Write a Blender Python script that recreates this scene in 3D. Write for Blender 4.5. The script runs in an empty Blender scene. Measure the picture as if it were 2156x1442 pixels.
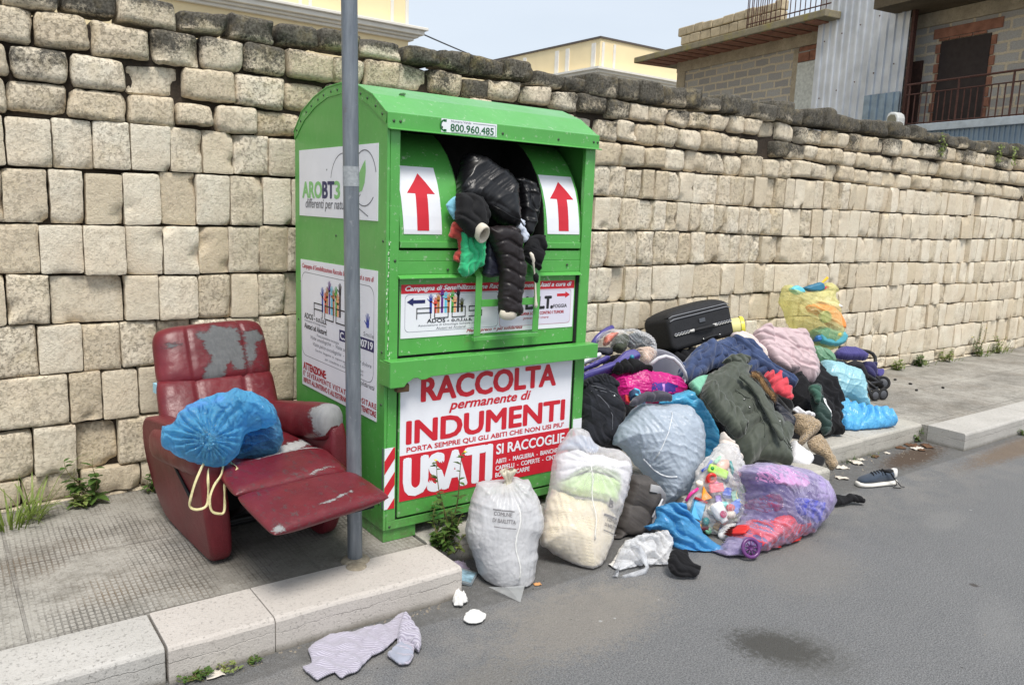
import bpy, bmesh, math, random
import numpy as np
from mathutils import Vector, Matrix, noise as mnoise
from mathutils.geometry import delaunay_2d_cdt

# ------------------------------------------------------------------ camera
SC = bpy.context.scene
COL = SC.collection
CAM = Vector((-1.553, -2.9986, 1.6))
_yaw, _pit, _rol = 0.636995881, 0.164181222, 0.0381856902
_f = Vector((math.sin(_yaw) * math.cos(_pit), math.cos(_yaw) * math.cos(_pit), -math.sin(_pit)))
_r0 = Vector((math.cos(_yaw), -math.sin(_yaw), 0)); _u0 = _r0.cross(_f)
_r = math.cos(_rol) * _r0 + math.sin(_rol) * _u0
_u = -math.sin(_rol) * _r0 + math.cos(_rol) * _u0
camd = bpy.data.cameras.new('camera'); cam = bpy.data.objects.new('camera', camd); COL.objects.link(cam)
camd.sensor_fit = 'HORIZONTAL'; camd.sensor_width = 36.0; camd.lens = 28.162
camd.clip_start = 0.05; camd.clip_end = 3000
m = Matrix((_r, _u, -_f)).transposed().to_4x4(); m.translation = CAM
cam.matrix_world = m
SC.camera = cam

# ------------------------------------------------------------------ sky, sun, exposure (thin bright overcast)
SUN_EL, SUN_AZ = math.radians(62), math.radians(200)      # azimuth measured from +Y clockwise
W = bpy.data.worlds.new('World'); SC.world = W; W.use_nodes = True
wn, wl = W.node_tree.nodes, W.node_tree.links
wn.clear()
wo = wn.new('ShaderNodeOutputWorld'); bg = wn.new('ShaderNodeBackground'); sky = wn.new('ShaderNodeTexSky')
sky.sky_type = 'NISHITA'; sky.sun_disc = False
sky.sun_elevation = SUN_EL; sky.sun_rotation = SUN_AZ
sky.air_density = 1.0; sky.dust_density = 3.0; sky.ozone_density = 1.0; sky.altitude = 50
veil = wn.new('ShaderNodeMixRGB'); veil.inputs['Fac'].default_value = 0.72
veil.inputs['Color2'].default_value = (8.2, 8.9, 9.7, 1)     # the high cloud sheet over the blue
# faint streaks in the cloud sheet
wtc = wn.new('ShaderNodeTexCoord'); wmp = wn.new('ShaderNodeMapping'); wmp.inputs['Scale'].default_value = (1.5, 1.5, 5)
wnz = wn.new('ShaderNodeTexNoise'); wnz.inputs['Scale'].default_value = 1.6; wnz.inputs['Detail'].default_value = 5
wmr = wn.new('ShaderNodeMapRange'); wmr.inputs['To Min'].default_value = 0.6; wmr.inputs['To Max'].default_value = 0.84
wl.new(wtc.outputs['Generated'], wmp.inputs['Vector']); wl.new(wmp.outputs[0], wnz.inputs['Vector'])
wl.new(wnz.outputs['Fac'], wmr.inputs['Value']); wl.new(wmr.outputs[0], veil.inputs['Fac'])
wl.new(sky.outputs[0], veil.inputs['Color1']); wl.new(veil.outputs[0], bg.inputs['Color'])
bg.inputs['Strength'].default_value = 0.082
wl.new(bg.outputs[0], wo.inputs['Surface'])
sd = bpy.data.lights.new('sun', 'SUN'); sd.energy = 2.6; sd.angle = math.radians(20); sd.color = (1.0, 0.95, 0.88)
sun = bpy.data.objects.new('sun', sd); COL.objects.link(sun)
_sd = Vector((math.sin(SUN_AZ) * math.cos(SUN_EL), math.cos(SUN_AZ) * math.cos(SUN_EL), math.sin(SUN_EL)))
sun.rotation_euler = _sd.to_track_quat('Z', 'Y').to_euler(); sun.location = (-6, -12, 20)
SC.view_settings.view_transform = 'Standard'; SC.view_settings.look = 'None'
SC.view_settings.exposure = 0.55; SC.view_settings.gamma = 1.0
SC.cycles.max_bounces = 8; SC.cycles.transparent_max_bounces = 12; SC.cycles.transmission_bounces = 4

# ------------------------------------------------------------------ numeric noise
def _hash(i, j, k, s):
    n = (i * 374761393 + j * 668265263 + k * 2147483647 + s * 1274126177) & 0xffffffff
    n = ((n ^ (n >> 13)) * 1274126177) & 0xffffffff
    n = (n ^ (n >> 16)) & 0xffffffff
    return n.astype(np.float64) / 4294967295.0
def vnoise(P, scale=1.0, seed=0):
    """value noise in -1..1 at points P (n,3)"""
    Q = np.asarray(P, float) * scale
    I = np.floor(Q).astype(np.int64); F = Q - I; F = F * F * (3 - 2 * F)
    r = 0
    for a in (0, 1):
        for b in (0, 1):
            for c in (0, 1):
                w = (F[:, 0] if a else 1 - F[:, 0]) * (F[:, 1] if b else 1 - F[:, 1]) * (F[:, 2] if c else 1 - F[:, 2])
                r = r + w * _hash(I[:, 0] + a, I[:, 1] + b, I[:, 2] + c, seed)
    return r * 2 - 1
def fbm(P, scale=1.0, octs=4, seed=0):
    r = 0; a = 1; t = 0
    for o in range(octs):
        r = r + a * vnoise(P, scale * 2 ** o, seed + o * 17); t += a; a *= .5
    return r / t

# ------------------------------------------------------------------ mesh builder
class MB:
    def __init__(s): s.v = []; s.f = []; s.mi = []
    def add(s, vs, fs, mi=0):
        n = len(s.v); s.v.extend([tuple(p) for p in vs]); s.f.extend([tuple(i + n for i in f) for f in fs]); s.mi.extend([mi] * len(fs)); return s
    def box(s, x0, x1, y0, y1, z0, z1, mi=0, M=None):
        vs = [Vector((x, y, z)) for z in (z0, z1) for y in (y0, y1) for x in (x0, x1)]
        if M is not None: vs = [M @ p for p in vs]
        return s.add(vs, [(0, 2, 3, 1), (4, 5, 7, 6), (0, 1, 5, 4), (2, 6, 7, 3), (0, 4, 6, 2), (1, 3, 7, 5)], mi)
    def prism(s, poly, a0, a1, axis='x', mi=0, M=None):
        """poly = 2D list extruded between a0 and a1; axis x: (y,z), y: (x,z), z: (x,y)"""
        def P(q, a):
            p = {'x': (a, q[0], q[1]), 'y': (q[0], a, q[1]), 'z': (q[0], q[1], a)}[axis]
            return M @ Vector(p) if M is not None else Vector(p)
        n = len(poly)
        vs = [P(q, a0) for q in poly] + [P(q, a1) for q in poly]
        fs = [tuple(range(n))[::-1], tuple(range(n, 2 * n))] + [(i, (i + 1) % n, n + (i + 1) % n, n + i) for i in range(n)]
        return s.add(vs, fs, mi)
    def tube(s, pts, rad, seg=10, mi=0, cap=True, close=False):
        pts = [Vector(p) for p in pts]; n = len(pts)
        rads = rad if isinstance(rad, (list, tuple)) else [rad] * n
        up = None; vs = []
        for i, p in enumerate(pts):
            if close: t = pts[(i + 1) % n] - pts[i - 1]
            else: t = pts[min(i + 1, n - 1)] - pts[max(i - 1, 0)]
            t.normalize()
            if up is None:
                up = Vector((0, 0, 1)) if abs(t.z) < .9 else Vector((1, 0, 0))
            a = t.cross(up); a.normalize(); up = a.cross(t); up.normalize()
            for k in range(seg):
                w = 2 * math.pi * k / seg
                vs.append(p + (a * math.cos(w) + up * math.sin(w)) * rads[i])
        fs = []
        for i in range(n if close else n - 1):
            j = (i + 1) % n
            for k in range(seg):
                l = (k + 1) % seg
                fs.append((i * seg + k, i * seg + l, j * seg + l, j * seg + k))
        if cap and not close: fs += [tuple(range(seg))[::-1], tuple(range((n - 1) * seg, n * seg))]
        return s.add(vs, fs, mi)
    def lathe(s, prof, M=None, seg=24, mi=0, sx=1, sy=1):
        vs = []
        for r, z in prof:
            for k in range(seg):
                a = 2 * math.pi * k / seg; p = Vector((r * sx * math.cos(a), r * sy * math.sin(a), z)); vs.append(M @ p if M is not None else p)
        fs = []
        for i in range(len(prof) - 1):
            for k in range(seg):
                l = (k + 1) % seg; fs.append((i * seg + k, i * seg + l, (i + 1) * seg + l, (i + 1) * seg + k))
        return s.add(vs, fs, mi)
    def ribbon(s, pts, wid, normal, th=.002, mi=0):
        pts = [Vector(p) for p in pts]; n = len(pts); vs = []
        for i, p in enumerate(pts):
            t = (pts[min(i + 1, n - 1)] - pts[max(i - 1, 0)]).normalized(); nn = Vector(normal[i] if isinstance(normal, list) else normal)
            a = t.cross(nn).normalized(); b = a.cross(t).normalized()
            for q in ((-1, -1), (1, -1), (1, 1), (-1, 1)): vs.append(p + a * q[0] * wid / 2 + b * q[1] * th / 2)
        fs = [(0, 1, 2, 3), (n * 4 - 1, n * 4 - 2, n * 4 - 3, n * 4 - 4)]
        for i in range(n - 1):
            for k in range(4): fs.append((i * 4 + k, i * 4 + (k + 1) % 4, (i + 1) * 4 + (k + 1) % 4, (i + 1) * 4 + k)[::-1])
        return s.add(vs, fs, mi)

def clean(me):
    b = bmesh.new(); b.from_mesh(me); bmesh.ops.recalc_face_normals(b, faces=b.faces); b.to_mesh(me); b.free()

def obj(name, mb, mats, parent=None, smooth=False, bevel=0, seg=2, recalc=True, angle=None):
    me = bpy.data.meshes.new(name)
    if isinstance(mb, MB): me.from_pydata([tuple(v) for v in mb.v], [], mb.f); mi = mb.mi
    else: me.from_pydata(mb[0], [], mb[1]); mi = None
    if not isinstance(mats, (list, tuple)): mats = [mats]
    for q in mats: me.materials.append(q)
    if recalc: clean(me)
    if mi and len(mats) > 1: me.polygons.foreach_set('material_index', mi)
    if smooth or angle: me.polygons.foreach_set('use_smooth', [True] * len(me.polygons))
    o = bpy.data.objects.new(name, me); COL.objects.link(o)
    if parent is not None:
        o.parent = parent; o.matrix_parent_inverse = parent.matrix_basis.inverted()
    if bevel:
        b = o.modifiers.new('bevel', 'BEVEL'); b.width = bevel; b.segments = seg; b.limit_method = 'ANGLE'; b.angle_limit = math.radians(35)
    if angle:
        try: me.set_sharp_from_angle(angle=math.radians(angle))
        except Exception: pass
    return o

def thing(name, label, cat, loc=(0, 0, 0), group=None):
    o = bpy.data.objects.new(name, None); COL.objects.link(o); o.location = loc; o.empty_display_size = .1
    o['label'] = label; o['category'] = cat
    if group: o['group'] = group
    return o
def tag(o, label, cat, group=None):
    o['label'] = label; o['category'] = cat
    if group: o['group'] = group
    return o
def struct(o): o['kind'] = 'structure'; return o
def stuff(o): o['kind'] = 'stuff'; return o

# ------------------------------------------------------------------ materials
def lin(c):
    """sRGB 0..255 to linear"""
    return tuple((x / 255 / 12.92) if x / 255 <= .04045 else ((x / 255 + .055) / 1.055) ** 2.4 for x in c)
class NT:
    def __init__(s, name):
        s.m = bpy.data.materials.new(name); s.m.use_nodes = True; s.t = s.m.node_tree; s.t.nodes.clear()
        s.out = s.n('ShaderNodeOutputMaterial')
    def n(s, typ, **kw):
        q = s.t.nodes.new(typ)
        for k, v in kw.items():
            if k in q.inputs: q.inputs[k].default_value = v
            else: setattr(q, k, v)
        return q
    def l(s, a, b): s.t.links.new(a, b)
    def coord(s, kind='Object'):
        return s.n('ShaderNodeTexCoord').outputs[kind]
    def mapping(s, vec, scale=(1, 1, 1), rot=(0, 0, 0), loc=(0, 0, 0)):
        q = s.n('ShaderNodeMapping'); q.inputs['Scale'].default_value = scale; q.inputs['Rotation'].default_value = rot; q.inputs['Location'].default_value = loc
        s.l(vec, q.inputs['Vector']); return q.outputs[0]
    def noise(s, vec, scale, detail=4, rough=.55, dist=0):
        q = s.n('ShaderNodeTexNoise'); q.inputs['Scale'].default_value = scale; q.inputs['Detail'].default_value = detail
        q.inputs['Roughness'].default_value = rough; q.inputs['Distortion'].default_value = dist
        s.l(vec, q.inputs['Vector']); return q.outputs['Fac']
    def voro(s, vec, scale, feature='F1', rnd=1):
        q = s.n('ShaderNodeTexVoronoi'); q.feature = feature; q.inputs['Scale'].default_value = scale; q.inputs['Randomness'].default_value = rnd
        s.l(vec, q.inputs['Vector']); return q
    def rng(s, val, a, b, c=0, d=1):
        q = s.n('ShaderNodeMapRange'); q.inputs['From Min'].default_value = a; q.inputs['From Max'].default_value = b
        q.inputs['To Min'].default_value = c; q.inputs['To Max'].default_value = d; s.l(val, q.inputs['Value']); return q.outputs[0]
    def math(s, op, a, b=None):
        q = s.n('ShaderNodeMath', operation=op)
        for i, x in enumerate((a, b)):
            if x is None: continue
            if isinstance(x, (int, float)): q.inputs[i].default_value = x
            else: s.l(x, q.inputs[i])
        return q.outputs[0]
    def mix(s, fac, a, b, mode='MIX'):
        q = s.n('ShaderNodeMixRGB', blend_type=mode)
        for i, x in (('Fac', fac), ('Color1', a), ('Color2', b)):
            if isinstance(x, (int, float)): q.inputs[i].default_value = x
            elif isinstance(x, tuple): q.inputs[i].default_value = (*x[:3], 1)
            else: s.l(x, q.inputs[i])
        return q.outputs[0]
    def bump(s, h, strength=.3, dist=.01, normal=None):
        q = s.n('ShaderNodeBump'); q.inputs['Strength'].default_value = strength; q.inputs['Distance'].default_value = dist
        s.l(h, q.inputs['Height'])
        if normal is not None: s.l(normal, q.inputs['Normal'])
        return q.outputs[0]
    def bsdf(s, col, rough=.6, metal=0, normal=None, **kw):
        q = s.n('ShaderNodeBsdfPrincipled')
        if isinstance(col, tuple): q.inputs['Base Color'].default_value = (*col[:3], 1)
        else: s.l(col, q.inputs['Base Color'])
        if isinstance(rough, (int, float)): q.inputs['Roughness'].default_value = rough
        else: s.l(rough, q.inputs['Roughness'])
        q.inputs['Metallic'].default_value = metal
        if normal is not None: s.l(normal, q.inputs['Normal'])
        for k, v in kw.items(): q.inputs[k].default_value = v
        return q.outputs[0]
    def done(s, sh): s.l(sh, s.out.inputs['Surface']); return s.m

def plain(name, rgb, rough=.6, metal=0, var=.1, vs=9, bump=0, bs=150, bd=.002, spec=.5, sheen=0, coat=0):
    """a worn everyday surface: uneven colour, uneven gloss, fine relief"""
    t = NT(name); c = lin(rgb); co = t.coord()
    nz = t.noise(co, vs, 5)
    f = t.rng(nz, .3, .7)
    col = t.mix(f, tuple(max(0, x * (1 - var)) for x in c), tuple(min(1, x * (1 + var)) for x in c))
    r = t.rng(t.noise(co, vs * 2.7, 3), .3, .7, max(0, rough - .08), min(1, rough + .08))
    nrm = t.bump(t.noise(co, bs, 3), bump, bd) if bump else None
    kw = {'Specular IOR Level': spec}
    if sheen: kw['Sheen Weight'] = sheen
    if coat: kw['Coat Weight'] = coat
    return t.done(t.bsdf(col, r, metal, nrm, **kw))
def fabric(name, rgb, rough=.85, var=.14, weave=420, bump=.35, rgb2=None, sheen=.25, vs=14):
    t = NT(name); c = lin(rgb); c2 = lin(rgb2) if rgb2 else None; co = t.coord()
    f = t.rng(t.noise(co, vs, 6, .65), .3, .7)
    a = tuple(x * (1 - var) for x in c); b = c2 or tuple(min(1, x * (1 + var)) for x in c)
    col = t.mix(f, a, b)
    wv = t.noise(co, weave, 2)
    fib = t.noise(t.mapping(co, (1, 1, 1), (.5, .3, .9)), weave * .25, 3)
    nrm = t.bump(t.math('ADD', wv, fib), bump, .0015)
    return t.done(t.bsdf(col, rough, 0, nrm, **{'Specular IOR Level': .25, 'Sheen Weight': sheen, 'Sheen Roughness': .5}))
def film(name, rgb, clear=.3, tint=None, rough=.25, var=.15, trans=.5, vs=12, bump=.25):
    """thin plastic sheet: part clear, part scattering, glossy; seen edge-on it turns denser"""
    t = NT(name); c = lin(rgb); co = t.coord()
    nz = t.noise(co, vs, 5, .6)
    col = t.mix(t.rng(nz, .3, .7), tuple(x * (1 - var) for x in c), tuple(min(1, x * (1 + var)) for x in c))
    wv = t.n('ShaderNodeVectorMath', operation='ADD'); wz = t.n('ShaderNodeTexNoise'); wz.inputs['Scale'].default_value = 9; wz.inputs['Detail'].default_value = 3
    t.l(co, wz.inputs['Vector']); ws = t.n('ShaderNodeVectorMath', operation='SCALE'); ws.inputs['Scale'].default_value = .09; t.l(wz.outputs['Color'], ws.inputs[0]); t.l(co, wv.inputs[0]); t.l(ws.outputs[0], wv.inputs[1])
    cr = t.voro(t.mapping(wv.outputs[0], (1.3, 1, .4), (.3, .2, .4)), 20).outputs['Distance']; cr2 = t.voro(t.mapping(wv.outputs[0], (1, .7, 1), (.9, .2, 1.4)), 52).outputs['Distance']
    hh = t.math('ADD', t.math('MULTIPLY', cr, 1.0), t.math('ADD', t.math('MULTIPLY', cr2, .45), t.math('MULTIPLY', t.noise(t.mapping(co, (1, 1, 1), (.4, .2, .7)), 70, 4, .6), .35)))
    nrm = t.bump(hh, min(1, bump * 1.1), .016)
    pb = t.bsdf(col, rough, 0, nrm, **{'Specular IOR Level': .6})
    tl = t.n('ShaderNodeBsdfTranslucent'); t.l(col, tl.inputs['Color'])
    ms = t.n('ShaderNodeMixShader'); ms.inputs[0].default_value = trans * .6; t.l(pb, ms.inputs[1]); t.l(tl.outputs[0], ms.inputs[2])
    if clear <= 0: return t.done(ms.outputs[0])
    tr = t.n('ShaderNodeBsdfTransparent'); tr.inputs['Color'].default_value = (*(lin(tint) if tint else (1, 1, 1)), 1)
    lw = t.n('ShaderNodeLayerWeight'); lw.inputs['Blend'].default_value = .35
    nf = t.rng(nz, .3, .7, -.14, .14)
    fac = t.math('SUBTRACT', clear, t.math('MULTIPLY', lw.outputs['Facing'], clear * .75))
    fac = t.n('ShaderNodeMath', operation='ADD', use_clamp=True).outputs[0] if False else t.math('ADD', fac, nf)
    q = t.n('ShaderNodeClamp'); t.l(fac, q.inputs[0])
    m2 = t.n('ShaderNodeMixShader'); t.l(q.outputs[0], m2.inputs[0]); t.l(ms.outputs[0], m2.inputs[1]); t.l(tr.outputs[0], m2.inputs[2])
    return t.done(m2.outputs[0])

# ------------------------------------------------------------------ lettering
_CAP = {}
def text_mesh(txt, h, M, bold=0.0, shear=0.0, width=None, align='LEFT', space=1.0):
    """flat letters with capitals h tall, put through M; width fits the line to that length; bold thickens every stroke by that share of h"""
    def raw(body, sh, sp):
        cu = bpy.data.curves.new('t', 'FONT'); cu.body = body; cu.size = 1; cu.shear = sh
        cu.space_character = sp; cu.resolution_u = 3; cu.fill_mode = 'FRONT'
        o = bpy.data.objects.new('t', cu); me = o.to_mesh()
        r = [v.co.copy() for v in me.vertices], [tuple(p.vertices) for p in me.polygons]
        o.to_mesh_clear(); bpy.data.objects.remove(o); bpy.data.curves.remove(cu); return r
    if not _CAP: v, _ = raw('H', 0, 1); _CAP['h'] = max(p.y for p in v)
    vs, fs = raw(txt, shear, space)
    if not vs: return [], []
    k = h / _CAP['h']; x0 = min(v.x for v in vs); x1 = max(v.x for v in vs); kx = width / (x1 - x0) if width else k
    off = {'LEFT': x0, 'CENTER': (x0 + x1) / 2, 'RIGHT': x1}[align]
    V = []; F = []; b = bold * h
    for i, (dx, dy) in enumerate([(0, 0)] + ([(b, 0), (-b, 0), (0, b * .7), (0, -b * .7), (b * .8, b * .5), (-b * .8, -b * .5), (b * .8, -b * .5), (-b * .8, b * .5)] if bold else [])):
        n = len(V); V += [M @ Vector(((v.x - off) * kx + dx, v.y * k + dy, i * .00005)) for v in vs]; F += [tuple(q + n for q in f) for f in fs]
    return V, F
# ================================================================== ground
def asphalt():
    t = NT('asphalt'); co = t.coord()
    big = t.noise(co, 1.3, 5, .6); mid = t.noise(co, 9, 6, .65); fine = t.noise(co, 160, 4, .7)
    ag = t.voro(co, 230).outputs['Distance']
    c = t.mix(t.rng(big, .25, .75), (.195, .198, .203), (.24, .242, .245))
    c = t.mix(t.rng(mid, .35, .75, 0, .35), c, (.27, .27, .268))
    c = t.mix(t.rng(fine, .42, .60, 0, .8), c, (.07, .072, .075)); c = t.mix(t.rng(t.noise(co, 75, 3, .7), .55, .68, 0, .4), c, (.29, .29, .285))
    c = t.mix(t.rng(ag, .0, .3, .45, 0), c, (.31, .31, .305))
    sx = t.n('ShaderNodeSeparateXYZ'); t.l(co, sx.inputs[0])
    # pale dust that has settled near the kerb
    d = t.math('ABSOLUTE', t.math('SUBTRACT', sx.outputs['Y'], -.62))
    dm = t.math('MULTIPLY', t.rng(d, .0, .42, 1, 0), t.rng(t.noise(co, 4.5, 5, .65), .42, .66))
    c = t.mix(t.math('MULTIPLY', dm, .42), c, (.31, .285, .25))
    # gutter strip, darker and rougher
    g = t.math('MULTIPLY', t.rng(t.math('ADD', sx.outputs['Y'], t.math('MULTIPLY', t.noise(co, 7, 3), .035)), -.50, -.485, 0, 1), t.rng(t.noise(co, 30, 4), .3, .6, .25, .7))
    c = t.mix(g, c, (.115, .112, .105))
    # oil stain on the road and a small second one
    def spot(x, y, rx, ry, rot, thr, col, base, amt=.85):
        mp = t.mapping(base, (1 / rx, 1 / ry, 1), (0, 0, rot))
        off = t.n('ShaderNodeVectorMath', operation='SUBTRACT'); off.inputs[1].default_value = (x, y, 0); t.l(base, off.inputs[0])
        mp = t.mapping(off.outputs[0], (1, 1, 0), (0, 0, -rot)); mp = t.mapping(mp, (1 / rx, 1 / ry, 0))
        ln = t.n('ShaderNodeVectorMath', operation='LENGTH'); t.l(mp, ln.inputs[0])
        r = t.math('ADD', ln.outputs['Value'], t.math('MULTIPLY', t.math('SUBTRACT', t.noise(base, 34, 7, .85), .5), 2.6))
        return t.math('MULTIPLY', t.rng(r, .55, 1.05, 1, 0), amt), col
    for a in ((.97, -1.36, .13, .21, .62, 0, (.045, .043, .038), co, .9), (1.0, -1.42, .2, .26, .5, 0, (.10, .098, .09), co, .45), (2.2, -1.52, .02, .025, .3, 0, (.06, .05, .045), co, .8),
              (3.95, -.33, .5, .13, .1, 0, (.085, .055, .035), co, .9), (5.0, -.62, 1.1, .13, .03, 0, (.17, .115, .07), co, .7), (1.7, -1.0, .4, .25, .2, 0, (.25, .235, .21), co, .35), (.5, -.8, .5, .25, .1, 0, (.29, .26, .22), co, .5),
              (2.9, -1.05, .25, .1, .1, 0, (.26, .255, .245), co, .3), (1.9, -1.75, .3, .1, .4, 0, (.25, .25, .245), co, .3), (-.2, -1.0, .4, .15, .3, 0, (.20, .185, .16), co, .4)):
        f, col = spot(*a); c = t.mix(f, c, col)
    # chewing gum and paint specks
    vs = t.voro(co, 5.5); sp = t.math('LESS_THAN', vs.outputs['Distance'], .045)
    c = t.mix(t.math('MULTIPLY', sp, t.rng(t.noise(co, 3), .5, .52, 0, .8)), c, (.42, .42, .41))
    vs2 = t.voro(t.mapping(co, (1, 1, 1), (0, 0, .7), (3, 1, 0)), 7.5); sp2 = t.math('LESS_THAN', vs2.outputs['Distance'], .035)
    c = t.mix(t.math('MULTIPLY', sp2, .8), c, (.04, .037, .033))
    h = t.math('ADD', t.math('MULTIPLY', fine, .6), t.math('MULTIPLY', ag, .8))
    n = t.bump(h, .8, .008); n = t.bump(t.noise(co, 14, 4), .25, .02, n)
    return t.done(t.bsdf(c, .88, 0, n, **{'Specular IOR Level': .3}))
def sheet(name, xs, ys, z, mat):
    b = MB(); vs = [(x, y, z) for y in ys for x in xs]; n = len(xs)
    b.add(vs, [(j * n + i, j * n + i + 1, (j + 1) * n + i + 1, (j + 1) * n + i) for j in range(len(ys) - 1) for i in range(n - 1)])
    return struct(obj(name, b, mat))
sheet('road', [-900, -20, -8, 0, 8, 20, 900], [-900, -20, -6, 0, 3, 40, 900], 0, asphalt())

def paving():
    t = NT('imprinted_concrete'); co = t.coord()
    br = t.n('ShaderNodeTexBrick', offset=0.0, squash=1.0)
    warp = t.n('ShaderNodeVectorMath', operation='ADD'); nzc = t.n('ShaderNodeTexNoise'); nzc.inputs['Scale'].default_value = 3
    t.l(co, nzc.inputs['Vector']); sc_ = t.n('ShaderNodeVectorMath', operation='SCALE'); sc_.inputs['Scale'].default_value = .012; t.l(nzc.outputs['Color'], sc_.inputs[0])
    t.l(co, warp.inputs[0]); t.l(sc_.outputs[0], warp.inputs[1])
    mp = t.mapping(warp.outputs[0], (1, 1, 0), (0, 0, .02))
    t.l(mp, br.inputs['Vector'])
    for k, v in (('Scale', 1), ('Mortar Size', .0035), ('Mortar Smooth', .6), ('Bias', 0), ('Brick Width', .021), ('Row Height', .027)): br.inputs[k].default_value = v
    br.inputs['Color1'].default_value = (1, 1, 1, 1); br.inputs['Color2'].default_value = (.8, .8, .8, 1); br.inputs['Mortar'].default_value = (0, 0, 0, 1)
    wear = t.math('MULTIPLY', t.rng(t.noise(co, 2.4, 6, .68), .42, .6, .08, 1), t.rng(t.noise(co, 28, 5, .7), .28, .5, .35, 1))
    groove = t.math('MULTIPLY', t.math('SUBTRACT', 1.0, br.outputs['Color']), wear)
    big = t.noise(co, 1.9, 6, .65); fine = t.noise(co, 90, 5, .7)
    c = t.mix(t.rng(big, .3, .7), (.215, .20, .175), (.36, .345, .31))
    c = t.mix(t.rng(fine, .35, .7, 0, .6), c, (.45, .435, .40))
    c = t.mix(t.rng(t.noise(co, 60, 5, .75), .52, .7, 0, .75), c, (.13, .12, .10)); c = t.mix(t.rng(t.noise(t.mapping(co, (1, 1, 1), (0, 0, 0), (7, 3, 0)), 5.5, 7, .75), .5, .66, 0, .55), c, (.125, .115, .095))
    rust = t.rng(t.noise(t.mapping(co, (1, 1, 1), (0, 0, 0), (4, 2, 0)), 3.2, 4), .45, .7)
    gc = t.mix(rust, (.085, .078, .068), (.17, .11, .055))
    c = t.mix(t.math('MULTIPLY', groove, .68), c, gc)
    # darker under and around the armchair and along the wall foot
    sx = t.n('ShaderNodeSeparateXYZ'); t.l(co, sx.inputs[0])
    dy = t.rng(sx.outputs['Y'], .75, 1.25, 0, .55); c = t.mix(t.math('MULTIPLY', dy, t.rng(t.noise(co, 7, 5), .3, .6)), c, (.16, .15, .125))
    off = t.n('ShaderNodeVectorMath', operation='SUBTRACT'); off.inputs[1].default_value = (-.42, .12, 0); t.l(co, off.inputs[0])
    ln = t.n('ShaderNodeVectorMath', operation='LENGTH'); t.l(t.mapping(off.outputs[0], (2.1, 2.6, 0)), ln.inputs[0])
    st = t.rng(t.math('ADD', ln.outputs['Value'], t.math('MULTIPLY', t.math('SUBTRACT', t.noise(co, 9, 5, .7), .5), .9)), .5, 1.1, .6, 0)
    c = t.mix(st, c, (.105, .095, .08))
    # slab seams
    seam = t.n('ShaderNodeTexBrick', offset=0.0); t.l(t.mapping(co, (1, 1, 0), (0, 0, 0), (.33, .1, 0)), seam.inputs['Vector'])
    for k, v in (('Scale', 1), ('Mortar Size', .007), ('Mortar Smooth', .3), ('Brick Width', 1.02), ('Row Height', .66)): seam.inputs[k].default_value = v
    seam.inputs['Color1'].default_value = seam.inputs['Color2'].default_value = (0, 0, 0, 1); seam.inputs['Mortar'].default_value = (1, 1, 1, 1)
    c = t.mix(t.math('MULTIPLY', t.math('MULTIPLY', seam.outputs['Color'], t.rng(t.noise(co, 6, 4), .35, .6)), .5), c, (.12, .11, .10))
    h = t.math('SUBTRACT', t.math('MULTIPLY', fine, .35), t.math('ADD', groove, seam.outputs['Color']))
    return t.done(t.bsdf(c, .9, 0, t.bump(h, .8, .006), **{'Specular IOR Level': .25}))
pv = MB().prism([(-8, 1.5), (-8, -.115), (.155, -.115), (.155, .16), (1.61, .16), (1.61, -.14), (2.78, -.14), (2.78, .14), (4.43, .14), (4.43, -.18), (16, -.18), (16, 1.5)], -.1, .126, 'z')
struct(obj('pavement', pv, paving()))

def kerbstone(name, top, face, dirt):
    t = NT(name); co = t.coord()
    c = t.mix(t.rng(t.noise(co, 3.5, 5, .6), .3, .7), top, face)
    pit = t.rng(t.noise(co, 75, 5, .75), .56, .68, 0, dirt); c = t.mix(pit, c, (.12, .11, .10))
    c = t.mix(t.rng(t.noise(co, 220, 2), .4, .7, 0, .25), c, (.6, .57, .53))
    # hairline crack running along the front and grime at the foot
    sx = t.n('ShaderNodeSeparateXYZ'); t.l(co, sx.inputs[0])
    zz = t.math('ADD', sx.outputs['Z'], t.math('MULTIPLY', t.math('SUBTRACT', t.noise(t.mapping(co, (1, 1, 0)), 9, 5, .7), .5), .05))
    cr = t.rng(t.math('ABSOLUTE', t.math('SUBTRACT', zz, .075)), .0, .0022, .75, 0)
    c = t.mix(t.math('MULTIPLY', cr, t.rng(t.noise(co, 4), .42, .5)), c, (.07, .062, .055))
    ft = t.rng(t.math('ADD', sx.outputs['Z'], t.math('MULTIPLY', t.noise(co, 20, 5, .7), .03)), .014, .045, .75, 0)
    c = t.mix(ft, c, (.10, .09, .065))
    h = t.math('SUBTRACT', t.noise(co, 140, 4), t.math('ADD', pit, cr))
    return t.done(t.bsdf(c, .82, 0, t.bump(h, .5, .004), **{'Specular IOR Level': .3}))
K_OLD = kerbstone('old_limestone_kerb', (.35, .34, .315), (.46, .445, .42), .7)
K_PINK = kerbstone('pinkish_limestone_kerb', (.435, .40, .365), (.50, .465, .43), .55)
K_BACK = kerbstone('grey_limestone_kerb', (.34, .325, .285), (.44, .42, .375), .8)
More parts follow.
